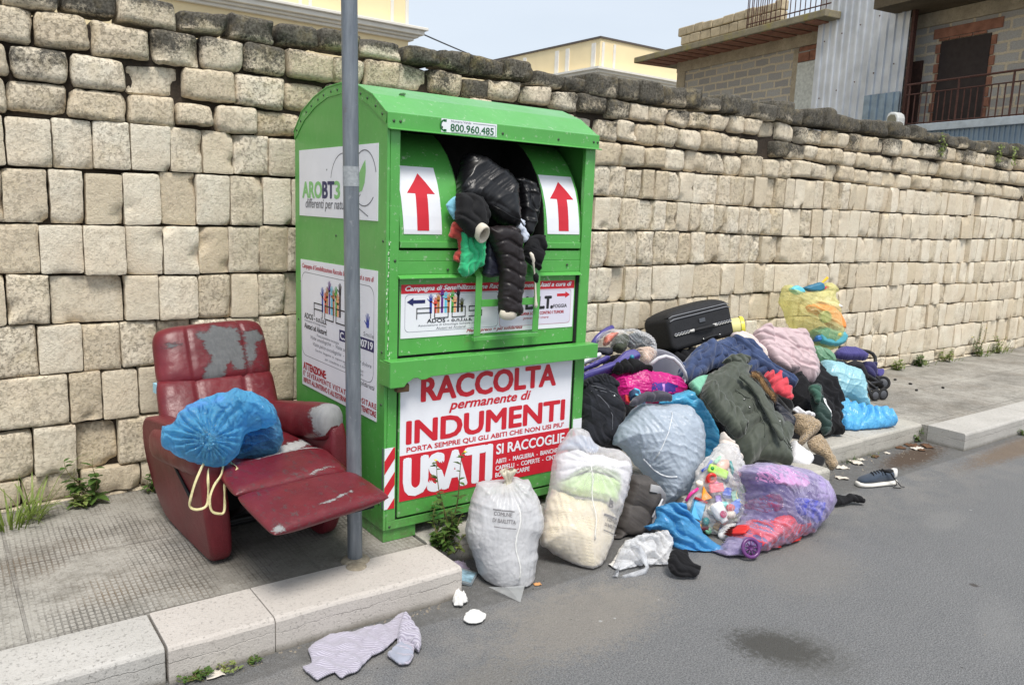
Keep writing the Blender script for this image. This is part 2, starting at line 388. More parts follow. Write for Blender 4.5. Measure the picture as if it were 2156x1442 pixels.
def kerb(x0, x1, y0, y1, mat, z=.1315, tilt=0.0, slope=0.0):
    b = MB(); n = max(2, int((x1 - x0) / .05)); xs = [x0 + (x1 - x0) * i / n for i in range(n + 1)]
    P = np.array([[x, 0, 0] for x in xs]); w1 = fbm(P, 6, 3, 5) * .004; w2 = fbm(P, 5, 3, 9) * .003
    vs = []
    for i, x in enumerate(xs):
        dy = tilt * (x - x0); f = y0 + w1[i] + dy
        vs += [(x, f, -.1), (x, f, z - .016 + w2[i]), (x, f + .006, z - .004 + w2[i]), (x, f + .02, z + w2[i] * .5), (x, y1 + dy, z - slope), (x, y1 + dy, -.1)]
    fs = [(i * 6 + k, (i + 1) * 6 + k, (i + 1) * 6 + k + 1, i * 6 + k + 1) for i in range(n) for k in range(5)] + [tuple(range(6)), tuple(n * 6 + k for k in range(6))[::-1]]
    b.add(vs, fs); return struct(obj('kerb', b, mat, bevel=.003))
kerb(-3.2, -1.9, -.375, -.112, K_OLD, .128); kerb(-1.893, -.992, -.378, -.112, K_OLD, .1285)
kerb(-.984, -.624, -.388, -.112, K_PINK); kerb(-.621, .168, -.386, -.112, K_PINK, .132)
kerb(.172, .9, -.098, .163, K_BACK, .129); kerb(.905, 1.605, -.10, .163, K_BACK, .129)
kerb(1.62, 2.79, -.412, -.138, K_BACK, .13)
kerb(2.785, 3.6, -.15, .143, K_BACK, .13); kerb(3.604, 4.424, -.14, .143, K_BACK, .131)
for i in range(9): kerb(4.43 + i * 1.2, 5.622 + i * 1.2, -.452, -.178, K_OLD, .131)

# ================================================================== the dry-stone tuff wall
def tuff():
    t = NT('tuff_stone'); co = t.coord()
    at = t.n('ShaderNodeVertexColor', layer_name='stone'); sx = t.n('ShaderNodeSeparateColor'); t.l(at.outputs['Color'], sx.inputs[0])
    tint, ero, lich = sx.outputs[0], sx.outputs[1], sx.outputs[2]
    c = t.mix(tint, (.58, .485, .335), (.82, .755, .62))
    c = t.mix(t.rng(t.noise(co, 5, 5, .6), .38, .68, 0, .6), c, (.66, .54, .39))
    c = t.mix(t.rng(t.noise(co, 17, 6, .7), .48, .75, 0, .4), c, (.44, .35, .245))
    c = t.mix(t.rng(t.noise(co, 190, 3, .8), .42, .68, 0, .42), c, (.80, .745, .65))
    c = t.mix(t.rng(t.noise(co, 95, 4, .75), .57, .68, 0, .4), c, (.27, .215, .15))
    # pores of the weathered blocks
    pn = t.noise(co, 58, 6, .8); pore = t.math('MULTIPLY', t.rng(pn, .52, .62), t.math('ADD', t.math('MULTIPLY', ero, .85), .12))
    c = t.mix(t.math('MULTIPLY', pore, .55), c, (.20, .155, .105))
    # black lichen crust
    ln = t.math('ADD', lich, t.math('MULTIPLY', t.math('SUBTRACT', t.noise(co, 46, 7, .85), .5), 1.15))
    lm = t.rng(ln, .46, .64, 0, .93)
    c = t.mix(lm, c, t.mix(t.rng(t.noise(co, 80, 4), .35, .65), (.028, .027, .025), (.12, .115, .10)))
    yl = t.math('MULTIPLY', t.rng(t.noise(co, 9, 5, .7), .5, .7), t.math('MULTIPLY', ero, .5)); c = t.mix(yl, c, (.47, .375, .195))
    h = t.math('SUBTRACT', t.noise(co, 120, 5, .75), t.math('MULTIPLY', pore, 1.1))
    n = t.bump(h, .8, .007); n = t.bump(t.noise(t.mapping(co, (1, 1, 1.0), (0, .6, 0)), 34, 5, .7), .5, .014, n)
    return t.done(t.bsdf(c, .95, 0, n, **{'Specular IOR Level': .12}))
def build_wall():
    rng = np.random.RandomState(11)
    zs = [-.02, .14, .265, .52, .755, .98, 1.225, 1.47, 1.71, 1.925, 2.085, 2.24, 2.39, 2.53]
    V = []; F = []; Cc = []; nv = 0
    def zc(k, x):   # the courses wander a little and rise by a hair to the right
        k = np.clip(k, 0, len(zs) - 1)
        return zs[k] + .010 * math.sin(x * .9 + k * 1.7) + .006 * math.sin(x * 2.3 + k) + (.004 * min(max(x, -1), 5) if k > 8 else 0) + (.01 * math.sin(x * 3.1) + .018 * max(0, 1 - abs(x - .2)) * 0 if k == len(zs) - 1 else 0)
    for k in range(len(zs) - 1):
        upper = k >= 9; cap = k == len(zs) - 2
        x = -2.6 + rng.rand() * .1
        while x < 11.5:
            if upper: w = rng.uniform(.185, .265)
            elif k < 2: w = rng.uniform(.16, .3)
            else:
                w = rng.uniform(.142, .188) if x < .9 else rng.uniform(.12, .175)
                if k in (2, 3, 4, 5) and rng.rand() < (.09 if x < .2 else .06): w *= 2.1
            g = rng.uniform(.003, .016) if upper else (rng.uniform(.0008, .0055) if rng.rand() > .09 else rng.uniform(.008, .016))
            x0, x1 = x + g / 2, x + w - g / 2; x += w
            xm = (x0 + x1) / 2
            far = xm > 5.5
            z0, z1 = zc(k, xm) + rng.uniform(.001, .005), zc(k + 1, xm) - (rng.uniform(.001, .009) if rng.rand() > .08 else rng.uniform(.01, .02))
            if upper: z0 += rng.uniform(-.006, .006); z1 -= rng.uniform(0, .012)
            if cap: z1 += rng.uniform(-.03, .03)
            sp = .02 if not far else .032
            nx = max(6, int((x1 - x0) / sp)); nz = max(6, int((z1 - z0) / sp))
            # non-uniform spacing: more rows near the arrises
            def ease(n):
                u = np.linspace(-1, 1, n + 1); return np.sign(u) * (1 - (1 - np.abs(u)) ** 1.35)
            a, b = np.meshgrid(ease(nx), ease(nz)); a = a.ravel(); b = b.ravel(); N = len(a)
            cj = rng.uniform(-1, 1, (4, 2)) * (.010 if upper else .0035)
            wgt = [(1 - a) * (1 - b) / 4, (1 + a) * (1 - b) / 4, (1 + a) * (1 + b) / 4, (1 - a) * (1 + b) / 4]
            hx, hz = (x1 - x0) / 2, (z1 - z0) / 2
            px = a * hx + sum(wgt[i] * cj[i, 0] for i in range(4)); pz = b * hz + sum(wgt[i] * cj[i, 1] for i in range(4))
            # round the corners of the outline
            rc = (rng.uniform(.008, .032) if upper else rng.uniform(.002, .010))
            ax = np.maximum(np.abs(a * hx) - (hx - rc), 0); az = np.maximum(np.abs(b * hz) - (hz - rc), 0); dd = np.hypot(ax, az)
            k_ = np.where((ax > 0) & (az > 0) & (dd > rc), rc / np.maximum(dd, 1e-6), 1)
            px = np.where(k_ < 1, px - np.sign(a) * ax * (1 - k_), px); pz = np.where(k_ < 1, pz - np.sign(b) * az * (1 - k_), pz)
            th = rng.uniform(-1, 1) * (.04 if upper else .014)
            px, pz = px * math.cos(th) - pz * math.sin(th), px * math.sin(th) + pz * math.cos(th)
            ero = np.clip(rng.beta(1.1, 3.2) + (.32 if upper else 0) + (.5 if (2.3 < xm < 4.4 and 6 <= k <= 8 and rng.rand() < .8) else 0), 0, 1)
            r = (.010 + .020 * ero) if upper else (.003 + .007 * ero)
            e = np.minimum(hx - np.abs(a * hx), hz - np.abs(b * hz))
            rec = np.where(e < r, r * (1 - np.sqrt(np.maximum(0, 1 - (1 - e / r) ** 2))), 0)
            P = np.stack([px + xm, np.full(N, 0.0), pz + (z0 + z1) / 2], 1); seed = rng.randint(9999)
            P2 = P.copy(); P2[:, 1] = seed * .013
            bumpy = fbm(P2, 26, 4, 3) * (.002 + .012 * ero) + fbm(P2, 7, 2, 8) * (.002 + .006 * ero)
            # edge wobble
            wob = fbm(P2, 30, 3, 21) * (.006 if not upper else .010) * np.clip(1 - e / .03, 0, 1)
            P[:, 0] -= np.sign(a) * np.abs(wob) * (np.abs(a) > .6); P[:, 2] -= np.sign(b) * np.abs(wob) * (np.abs(b) > .6)
            y = 1.222 + rng.normal(0, .006 if not upper else .012) + (rng.uniform(.015, .05) if rng.rand() < .09 else 0) + rec + bumpy
            y = y + a * rng.normal(0, .003) + b * rng.normal(0, .003)
            # knocked-off corners and hollows
            for _ in range(rng.poisson(1.15 if not upper else 1.5)):
                ca = rng.choice([-1, 1]) * (1 if rng.rand() < .75 else rng.rand()); cb = rng.choice([-1, 1, -1]) * (1 if rng.rand() < .75 else rng.rand())
                rr = rng.uniform(.02, .055) * (1.3 if upper else 1)
                dd = np.hypot((a - ca) * hx, (b - cb) * hz) * (1 + .5 * fbm(P2, 35, 3, 31))
                y = y + np.clip(1 - dd / rr, 0, 1) ** .7 * rng.uniform(.018, .045)
            P[:, 1] = y
            # colour: each stone its own tone; crust on the cap and the weathered courses below it
            tone = np.clip(rng.normal(.62 if not upper else .36, .27), 0, 1) - (.25 if k < 4 and xm < 0 else 0)
            hgt = P[:, 2]
            li = {len(zs) - 2: .70, len(zs) - 3: .40, len(zs) - 4: .22, len(zs) - 5: .06}.get(k, -.40) + rng.normal(0, .12)
            if cap: li = li + np.clip((b + .5) * .3, -.3, .45)
            elif upper: li = li + np.clip(b * .16, -.1, .2)
            li = np.clip(li + (.04 if upper and xm > 2 else 0) + .25 * fbm(P2, 9, 2, 40) + (np.clip((.34 - hgt) * 1.2, 0, .4) if k < 2 else 0), 0, 1) * np.ones(N)
            col = np.stack([np.clip(tone + .1 * fbm(P2, 12, 2, 50), 0, 1), np.full(N, ero), li, np.ones(N)], 1)
            idx = np.arange(N).reshape(nz + 1, nx + 1) + nv
            q = np.stack([idx[:-1, :-1], idx[:-1, 1:], idx[1:, 1:], idx[1:, :-1]], -1).reshape(-1, 4)
            ring = np.concatenate([idx[0, :], idx[1:, -1], idx[-1, -2::-1], idx[-2:0:-1, 0]]); m = len(ring)
            bk = P[ring - nv].copy(); bk[:, 1] = 1.222 + .2
            V.append(P); V.append(bk); Cc.append(col); Cc.append(col[ring - nv])
            bi = np.arange(m) + nv + N
            s = np.stack([ring, np.roll(ring, -1), np.roll(bi, -1), bi], -1)
            F.append(q); F.append(s[:, ::-1]); nv += N + m
    V = np.concatenate(V); F = np.concatenate(F); Cc = np.concatenate(Cc)
    me = bpy.data.meshes.new('stone_wall'); me.from_pydata(V.tolist(), [], F.tolist())
    ca = me.color_attributes.new('stone', 'FLOAT_COLOR', 'POINT'); ca.data.foreach_set('color', Cc.ravel())
    me.materials.append(tuff()); clean(me)
    me.polygons.foreach_set('use_smooth', [True] * len(me.polygons))
    try: me.set_sharp_from_angle(angle=math.radians(62))
    except Exception: pass
    o = bpy.data.objects.new('stone_wall', me); COL.objects.link(o)
    tag(o, 'long dry-stone wall of pale tuff blocks with blackened top courses', 'wall')
    # earth and rubble packed behind the joints
    obj('wall_core', MB().box(-2.6, 11.6, 1.285, 1.52, -.05, 2.36), plain('wall_fill', (52, 43, 34), .95, var=.35, vs=30, bump=.6, bs=60, bd=.01), o)
    return o
build_wall()

# ================================================================== the pole on the pavement
def galvanised():
    t = NT('galvanised_steel'); co = t.coord()
    c = t.mix(t.rng(t.noise(t.mapping(co, (1, 1, .12)), 55, 5, .6), .3, .7), (.155, .175, .20), (.25, .275, .30))
    sp = t.rng(t.noise(co, 40, 6, .7), .62, .72, 0, .6); c = t.mix(sp, c, (.37, .38, .39))
    rs = t.math('MULTIPLY', t.rng(t.noise(co, 12, 5, .7), .62, .74), .55); c = t.mix(rs, c, (.16, .10, .065))
    return t.done(t.bsdf(c, t.rng(t.noise(co, 30), .3, .7, .38, .6), .55, t.bump(t.noise(co, 160, 3), .12, .002)))
pole = thing('metal_pole', 'tall thin grey galvanised pole standing at the kerb before the green bin', 'pole', (-.174, -.089, .126))
sh = MB(); top = Vector((-.174 + -.0373 * 2.0, -.089, .126 + 4.6)); top.x = -.174 - .0375 * 2.05
sh.tube([(-.174, -.089, .10), (-.174 - .0188 * 1, -.089, 1.2), (-.174 - .0375 * 1, -.089, 2.34), (-.174 - .0375 * 2.0, -.089, 4.6)], .0305, 24)
obj('shaft', sh, galvanised(), pole, smooth=True, angle=50)
obj('seam_tape', MB().tube([(-.2005, -.089, 1.665), (-.2017, -.089, 1.74)], .0313, 24, cap=False), plain('old_tape', (150, 155, 158), .7, var=.25, vs=60, bump=.5, bs=200), pole, smooth=True)
foot = MB()
for (x, y, r, h) in ((-.174, -.095, .062, .016), (-.20, -.155, .045, .014)):
    pr = [(0, h), (r * .55, h), (r * .85, h * .7), (r, 0), (r * .9, -.02)]
    foot.lathe([(max(a, .001), b) for a, b in pr], Matrix.Translation((x, y, .128)), 18)
fo = obj('concrete_footing', foot, plain('footing_concrete', (150, 140, 122), .95, var=.25, vs=40, bump=.7, bs=90, bd=.006), pole, smooth=True)

# ================================================================== buildings behind the wall
HN = Vector((-.986, .166, 0)); HD = Vector((.166, .986, 0))          # outward normal; local x runs away from the street, s = -x
HM = Matrix(((HD.x, HN.x, 0, 18.0), (HD.y, HN.y, 0, 17.2), (0, 0, 1, 0), (0, 0, 0, 1)))
def hobj(name, mb, mat, parent, **kw):
    o = obj(name, mb, mat, None, **kw); o.matrix_basis = HM; o.parent = parent; o.matrix_parent_inverse = parent.matrix_basis.inverted(); return o
def hb(mb, s0, s1, o0, o1, z0, z1): return mb.box(-s1, -s0, o0, o1, z0, z1)
def blockwork():
    t = NT('grey_blockwork'); co = t.coord(); sx = t.n('ShaderNodeSeparateXYZ'); t.l(co, sx.inputs[0])
    cb = t.n('ShaderNodeCombineXYZ'); t.l(sx.outputs['X'], cb.inputs['X']); t.l(sx.outputs['Z'], cb.inputs['Y'])
    ad = t.n('ShaderNodeVectorMath', operation='ADD'); nz = t.n('ShaderNodeTexNoise'); nz.inputs['Scale'].default_value = 5; nz.inputs['Detail'].default_value = 5
    t.l(co, nz.inputs['Vector']); sc = t.n('ShaderNodeVectorMath', operation='SCALE'); sc.inputs['Scale'].default_value = .07; t.l(nz.outputs['Color'], sc.inputs[0])
    t.l(cb.outputs[0], ad.inputs[0]); t.l(sc.outputs[0], ad.inputs[1])
    br = t.n('ShaderNodeTexBrick'); t.l(ad.outputs[0], br.inputs['Vector'])
    for k, v in (('Scale', 1), ('Mortar Size', .032), ('Mortar Smooth', .35), ('Brick Width', .52), ('Row Height', .21)): br.inputs[k].default_value = v
    br.inputs['Color1'].default_value = (.31, .30, .285, 1); br.inputs['Color2'].default_value = (.43, .415, .385, 1); br.inputs['Mortar'].default_value = (.60, .51, .37, 1)
    c = t.mix(t.rng(t.noise(co, 14, 6, .7), .45, .75, 0, .55), br.outputs['Color'], (.42, .36, .26))
    c = t.mix(t.rng(t.noise(co, 40, 4), .4, .7, 0, .35), c, (.13, .125, .12))
    return t.done(t.bsdf(c, .95, 0, t.bump(t.math('ADD', br.outputs['Fac'], t.noise(co, 30, 5)), .5, .02), **{'Specular IOR Level': .15}))
def concrete(name, rgb, moss=False):
    t = NT(name); co = t.coord(); c = lin(rgb)
    k = t.mix(t.rng(t.noise(co, 3, 6, .65), .3, .7), tuple(x * .72 for x in c), tuple(x * 1.2 for x in c))
    k = t.mix(t.rng(t.noise(co, 25, 5, .75), .5, .7, 0, .6), k, tuple(x * .45 for x in c))
    if moss: k = t.mix(t.rng(t.noise(co, 2.2, 6, .7), .5, .66, 0, .75), k, (.29, .25, .075))
    return t.done(t.bsdf(k, .95, 0, t.bump(t.noise(co, 35, 5), .5, .02), **{'Specular IOR Level': .15}))
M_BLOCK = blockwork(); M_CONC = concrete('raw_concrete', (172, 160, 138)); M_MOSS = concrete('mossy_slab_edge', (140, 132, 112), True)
M_TERRA = plain('terracotta_block', (142, 98, 78), .95, var=.3, vs=6, bump=.5, bs=40, bd=.02)
M_TUFFB = concrete('parapet_tuff', (186, 172, 146)); M_RUST = plain('rusty_iron', (74, 46, 38), .9, var=.45, vs=25, bump=.4, bs=120)
M_DARK = plain('dark_brown_sheet_door', (38, 27, 26), .7, var=.15, vs=3)
house = thing('unfinished_house', 'unfinished grey block house with concrete roof slab and rusty balcony', 'house', (18, 17.2, 0))
hobj('block_wall', hb(MB(), 2.75, 14.6, -.3, 0, 0, 6.0), M_BLOCK, house)
fr = MB(); hb(fr, 2.4, 2.78, -6, .03, 0, 5.93); hb(fr, 2.39, 8.9, -.3, .05, 5.93, 6.25); hb(fr, 10.3, 14.6, -.3, .06, 5.78, 6.06); hb(fr, 7.15, 7.32, -.1, .025, 3, 5.9); hobj('concrete_frame', fr, M_CONC, house)
hobj('end_wall', hb(MB(), 2.42, 2.6, -9, -6, 0, 6), M_CONC, house)
rf = hobj('roof_slab', hb(MB(), 1.44, 9.0, -8, 1.0, 6.24, 6.41), M_MOSS, house, bevel=.02)
so = MB()
for i in range(15):
    s = 1.6 + i * .48
    hb(so, s, s + .36, -.02, .93, 6.215, 6.245)
hobj('soffit_tile', so, M_TERRA, house)
pa = MB(); random.seed(4)
for r_ in range(3):
    s = 2.5 + (r_ % 2) * .17
    while s < 6.6:
        w = random.uniform(.34, .46); hb(pa, s, min(s + w - .02, 6.72), -.1 + random.uniform(0, .03), .18 + random.uniform(0, .03), 6.41 + r_ * .27, 6.41 + r_ * .27 + .255 - (random.uniform(0, .05) if r_ == 2 else 0)); s += w
hobj('parapet', pa, M_TUFFB, house, bevel=.03)
rl = MB()
for i in range(17):
    s = 6.3 + i * .16; rl.tube([(-s, .85, 6.41), (-s, .85, 7.5)], .012, 6)
for z in (6.55, 7.45): rl.tube([(-6.25, .85, z), (-9.0, .85, z)], .016, 6)
for i in range(6): s = 6.25; rl.tube([(-s, .85 - i * .14, 6.41), (-s, .85 - i * .14, 7.5)], .012, 6)
hobj('roof_railing', rl, M_RUST, house)
sh_ = hobj('shutter', hb(MB(), 7.34, 8.15, .0, .05, 3.6, 5.53), plain('faded_white_shutter', (196, 198, 190), .7, var=.2, vs=14, bump=.3, bs=30), house)
li = MB()
for (a, b, z0, z1) in ((7.32, 7.68, 5.56, 5.78), (7.7, 8.4, 5.56, 5.80), (7.34, 7.9, 5.82, 5.92)): hb(li, a, b, -.02, .03, z0, z1)
hobj('lintel', li, M_TERRA, house, bevel=.01)
# corrugated sheeting that closes the stair tower
def corrugated(s0, s1, off, z0, z1, pitch=.2, dep=.035):
    b = MB(); prof = []; s = s0
    while s < s1:
        for ds, o in ((0, 0), (.62, 0), (.70, dep), (.92, dep)):
            q = s + ds * pitch
            if q <= s1: prof.append((q, off + o))
        s += pitch
    n = len(prof); vs = [(-q, o, z) for z in (z0, z1) for q, o in prof]
    b.add(vs, [(i, i + 1, n + i + 1, n + i) for i in range(n - 1)]); return b
M_SHEET = plain('weathered_zinc_sheet', (196, 200, 205), .5, .2, var=.14, vs=2.5, bump=.1, bs=20)
cs = hobj('corrugated_sheet', corrugated(8.35, 10.93, .5, 3.0, 8.2), M_SHEET, house, recalc=False)
sm = cs.modifiers.new('thick', 'SOLIDIFY'); sm.thickness = .006
hobj('sheet_post', hb(MB(), 10.93, 11.0, .42, .52, 3, 8.2), M_RUST, house)
hobj('patch_sheet', corrugated(9.95, 10.92, .56, 2.9, 4.42, .2, .03), plain('blue_grey_sheet', (132, 150, 165), .45, .2, var=.2, vs=5), house, recalc=False)
for i in range(5):
    for z in (4.5 + i * .13, 5.8 + i * .1): hobj('sheet_screw', MB().lathe([(.018, 0), (.012, .012), (.001, .016)], Matrix.Translation((-(8.62 + i * .5), .54, z)) @ Matrix.Rotation(-math.pi / 2, 4, 'X'), 8), M_RUST, house)
dsur = MB()
for (a, b, z0, z1) in ((11.12, 12.62, 5.50, 5.70), (11.26, 11.5, 5.24 + .2, 5.49), (11.51, 11.72, 5.44, 5.49), (11.73, 12.0, 5.44, 5.49), (12.02, 12.3, 5.44, 5.49)): hb(dsur, a, b, -.02, .028, z0, z1)
for i in range(9):
    hb(dsur, 11.2 + (i % 2) * .05, 11.31, -.02, .03, 3.6 + i * .2, 3.78 + i * .2); hb(dsur, 12.42, 12.53 - (i % 2) * .04, -.02, .03, 3.6 + i * .2, 3.78 + i * .2)
hobj('brick_surround', dsur, M_TERRA, house, bevel=.008)
dr = hobj('door', hb(MB(), 11.32, 12.41, -.05, .02, 3.55, 5.43), M_DARK, house)
hobj('side_door', hb(MB(), 10.62, 10.95, .02, .06, 3.55, 5.1), plain('rusted_side_door', (58, 36, 28), .85, var=.4), house)
hobj('electric_box', hb(MB(), 11.02, 11.1, 0, .06, 4.45, 4.6), plain('grey_box_plastic', (120, 118, 112), .6), house)
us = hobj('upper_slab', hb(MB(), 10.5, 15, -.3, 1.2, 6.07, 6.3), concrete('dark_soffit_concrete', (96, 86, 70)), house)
bl = hobj('balcony_floor', hb(MB(), 10.95, 15.5, -.05, 1.0, 3.42, 3.56), M_CONC, house)
rg = MB()
for z, r_ in ((4.45, .022), (4.25, .014), (3.66, .014)): rg.tube([(-11.35, .95, z), (-15.5, .95, z + (0 if z > 4 else .0))], r_, 6)
for i in range(30):
    s = 11.42 + i * .135; rg.tube([(-s, .95, 3.56), (-s, .95, 4.25 + (.2 if i % 8 == 0 else 0.0))], .02 if i % 8 == 0 else .012, 6)
hobj('balcony_railing', rg, M_RUST, house)
hobj('metal_awning', corrugated(11.0, 15.5, 1.03, 2.3, 3.47, .1, .02), plain('blue_grey_cladding', (118, 136, 152), .5, .2, var=.12, vs=2), house, recalc=False)
hobj('awning_edge', hb(MB(), 10.95, 15.5, 1.0, 1.1, 3.47, 3.62), plain('pale_zinc_edge', (168, 178, 186), .5, .2, var=.2, vs=5), house, bevel=.01)
fl = thing('floodlight', 'small white rounded floodlight on a plinth beside the rusty balcony', 'floodlight', tuple(HM @ Vector((-11.35, 1.25, 3.45))))
hobj('plinth', hb(MB(), 11.02, 11.2, 1.12, 1.3, 3.2, 3.72), M_CONC, fl, bevel=.01)
shl = MB(); pr = [(-11.22 - .3 * u, 3.62 + .3 * v) for u, v in ((0, -.3), (0, .55), (.1, .78), (.3, .88), (.62, .85), (.85, .7), (.95, .45), (.95, -.3))]
shl.prism([(a, b) for a, b in pr], 1.1, 1.32, 'y'); hobj('housing', shl, plain('white_enamel', (214, 216, 214), .4, var=.05), fl, bevel=.02)
gl = MB(); gl.prism([(-11.25 - .24 * u, 3.64 + .24 * v) for u, v in ((0, -.2), (0, .6), (.3, .8), (.7, .75), (.9, .4), (.9, -.2))], 1.318, 1.326, 'y'); hobj('lens', gl, plain('grey_lens', (120, 118, 104), .25), fl)

M_YEL = plain('yellow_render', (238, 218, 174), .9, var=.05, vs=.6, bump=.15, bs=25, bd=.01); M_STUCCO = plain('white_stucco_trim', (226, 222, 212), .85, var=.06, vs=3)
y1 = thing('yellow_building', 'big yellow rendered building at left with white cornice behind the wall', 'building', (0, 18, 0))
obj('wall', MB().box(-14, 9.93, 18, 28, 0, 12), M_YEL, y1)
cn = MB()
for o_, z0, z1 in ((.12, 6.18, 6.26), (.22, 6.26, 6.33), (.34, 6.33, 6.45), (.42, 6.45, 6.53)): cn.box(-14, 9.93 + o_, 18 - o_, 28, z0, z1)
obj('cornice', cn, M_STUCCO, y1, bevel=.015)
for x in (9.40, 9.86, 6.75, 7.02, 5.1): obj('pilaster_strip', MB().box(x - .045, x + .045, 17.96, 18.02, 6.6, 11.5), M_STUCCO, y1)
y2 = thing('yellow_building', 'distant yellow rendered building with a flat dark-edged roof beyond the wall', 'building', (36.8, 40, 0))
obj('wall', MB().box(36.8, 75, 40, 80, 0, 13.35), M_YEL, y2)
cn = MB()
for o_, z0, z1 in ((.25, 10.9, 11.05), (.5, 11.05, 11.22), (.75, 11.22, 11.36)): cn.box(36.8 - o_, 75, 40 - o_, 80, z0, z1)
obj('cornice', cn, M_STUCCO, y2)
obj('roof_edge', MB().box(36.7, 75, 39.9, 80, 13.352, 13.47), plain('dark_gutter', (88, 80, 74), .7), y2)
for x in (37.05, 38.1): obj('pilaster_strip', MB().box(x - .1, x + .1, 39.92, 40.02, 11.4, 13.1), M_STUCCO, y2)
for y in (40.6, 43.4, 44.6, 48.5): obj('pilaster_strip', MB().box(36.72, 36.82, y - .2, y + .2, 11.4, 13.1), M_STUCCO, y2)
for i, (z, sag) in enumerate(((6.42, .25), (5.95, .3))):
    P0 = Vector((10.3, 17.9, z)); P1 = Vector((27.5, 29.0, 7.6 - i * .5)); pts = []
    for k in range(25):
        u = k / 24; p = P0.lerp(P1, u); p.z -= sag * 4 * u * (1 - u); pts.append(p)
    tag(obj('overhead_cable', MB().tube(pts, .022 if i == 0 else .012, 5), plain('cable_rubber', (70, 72, 76), .6)),
        'thick twisted dark cable from the yellow cornice across the sky' if i == 0 else 'thin lower cable running under the thick twisted one', 'cable', 'cables against the sky')
# ================================================================== the green clothes bank
def green_paint():
    t = NT('green_paint'); co = t.coord()
    c = t.mix(t.rng(t.noise(co, 2.2, 5, .6), .3, .7), (.070, .325, .055), (.090, .38, .070))
    # sun-bleached bloom and rain streaks
    c = t.mix(t.rng(t.noise(t.mapping(co, (1, 1, .12)), 22, 5, .65), .45, .8, 0, .22), c, (.13, .37, .11))
    c = t.mix(t.rng(t.noise(co, 5, 6, .7), .62, .85, 0, .3), c, (.045, .18, .035))
    # chips and scratches down to the pale primer, and a little rust
    ge = t.n('ShaderNodeNewGeometry')
    pt = t.math('MULTIPLY', t.rng(ge.outputs['Pointiness'], .53, .60), t.rng(t.noise(co, 34, 5, .75), .6, .68)); c = t.mix(pt, c, (.48, .58, .43))
    ch = t.rng(t.noise(co, 42, 2, .5), .80, .83, 0, .7); c = t.mix(ch, c, (.5, .6, .46))
    rs = t.math('MULTIPLY', t.rng(t.noise(co, 60, 4, .7), .5, .6), t.rng(t.noise(co, 2.6, 2, .5), .68, .74, 0, .8)); c = t.mix(rs, c, (.16, .08, .04))
    sz = t.n('ShaderNodeSeparateXYZ'); t.l(co, sz.inputs[0])
    gm = t.math('MULTIPLY', t.rng(t.math('ADD', sz.outputs['Z'], t.math('MULTIPLY', t.noise(co, 11, 6, .75), .35)), .30, .58, .65, 0), t.rng(t.noise(co, 25, 6, .75), .35, .6)); c = t.mix(gm, c, (.10, .11, .055))
    sk = t.math('MULTIPLY', t.rng(t.noise(t.mapping(co, (1, 1, .04)), 38, 4, .7), .60, .72), t.rng(t.noise(co, 2.2, 3), .45, .6, 0, .5)); c = t.mix(sk, c, (.05, .14, .035))
    return t.done(t.bsdf(c, t.rng(t.noise(co, 6, 4), .3, .7, .28, .44), 0, t.bump(t.noise(co, 4, 3),   .16, .04), **{'Specular IOR Level': .55, 'Coat Weight': .25, 'Coat Roughness': .25}))
M_GREEN = green_paint(); M_BLACK = plain('dark_gap', (14, 14, 12), .9, var=.3); M_INNER = plain('dark_green_inside', (16, 34, 16), .8, var=.3)
def vinyl(name, rgb, var=.04):
    t = NT(name); co = t.coord(); c = lin(rgb)
    k = t.mix(t.rng(t.noise(co, 5, 5), .3, .7), tuple(x * (1 - var) for x in c), tuple(min(1, x * (1 + var)) for x in c))
    k = t.mix(t.rng(t.noise(t.mapping(co, (1, 1, .3)), 30, 5, .75), .58, .8, 0, .25), k, tuple(x * .62 for x in c))
    return t.done(t.bsdf(k, .42, 0, t.bump(t.noise(co, 12, 4), .12, .01)))
V_WHITE = vinyl('white_vinyl', (226, 228, 234)); V_RED = vinyl('red_vinyl', (196, 30, 46)); V_NAVY = vinyl('navy_ink', (30, 34, 88)); V_BLK = vinyl('black_ink', (34, 34, 38))
V_DRED = vinyl('dark_red_ink', (168, 36, 46)); V_GRN = vinyl('leaf_green_ink', (128, 190, 118)); V_GRNT = vinyl('lime_ink', (150, 200, 120)); V_DGREEN = vinyl('bottle_green_ink', (22, 96, 52)); V_GREY = vinyl('grey_ink', (105, 108, 116))
V_LILAC = vinyl('lilac_panel', (212, 208, 224)); V_PINKISH = vinyl('faded_red_ink', (190, 84, 96))
HANDS = [vinyl('ink_hand', c) for c in ((44, 66, 160), (214, 74, 56), (176, 116, 52), (96, 40, 130), (96, 190, 214), (182, 112, 60), (74, 160, 70), (236, 168, 120), (40, 36, 48), (84, 84, 44))]

bn = thing('clothing_bin', 'tall green steel clothes collection bin covered with posters, overflowing at its hatch', 'clothes bin', (.56, .5, .126))
PR = [(0, .185), (1.005, .185), (1.005, 1.939), (.895, 2.033), (.75, 2.086), (.6, 2.117), (.44, 2.121), (.28, 2.098), (.13, 2.045), (0.0, 1.963)]
def plate(x0, x1): return MB().prism(PR, x0, x1, 'x')
obj('side_panel', plate(0.0, .014), M_GREEN, bn, bevel=.003); obj('side_panel', plate(1.116, 1.13), M_GREEN, bn, bevel=.003)
obj('back_panel', MB().box(.014, 1.116, .99, 1.004, .186, 1.93), M_GREEN, bn)
b = MB()
b.box(.0145, .058, -.0015, .02, .226, 1.905); b.box(1.066, 1.1155, -.0015, .02, .226, 1.905)      # jambs
b.box(.0145, 1.1155, -.002, .04, .187, .2255)                                                  # bottom rail
b.box(.0585, 1.0655, .004, .02, 1.3675, 1.4135); b.box(.0585, 1.0655, .002, .02, 1.3115, 1.3665)
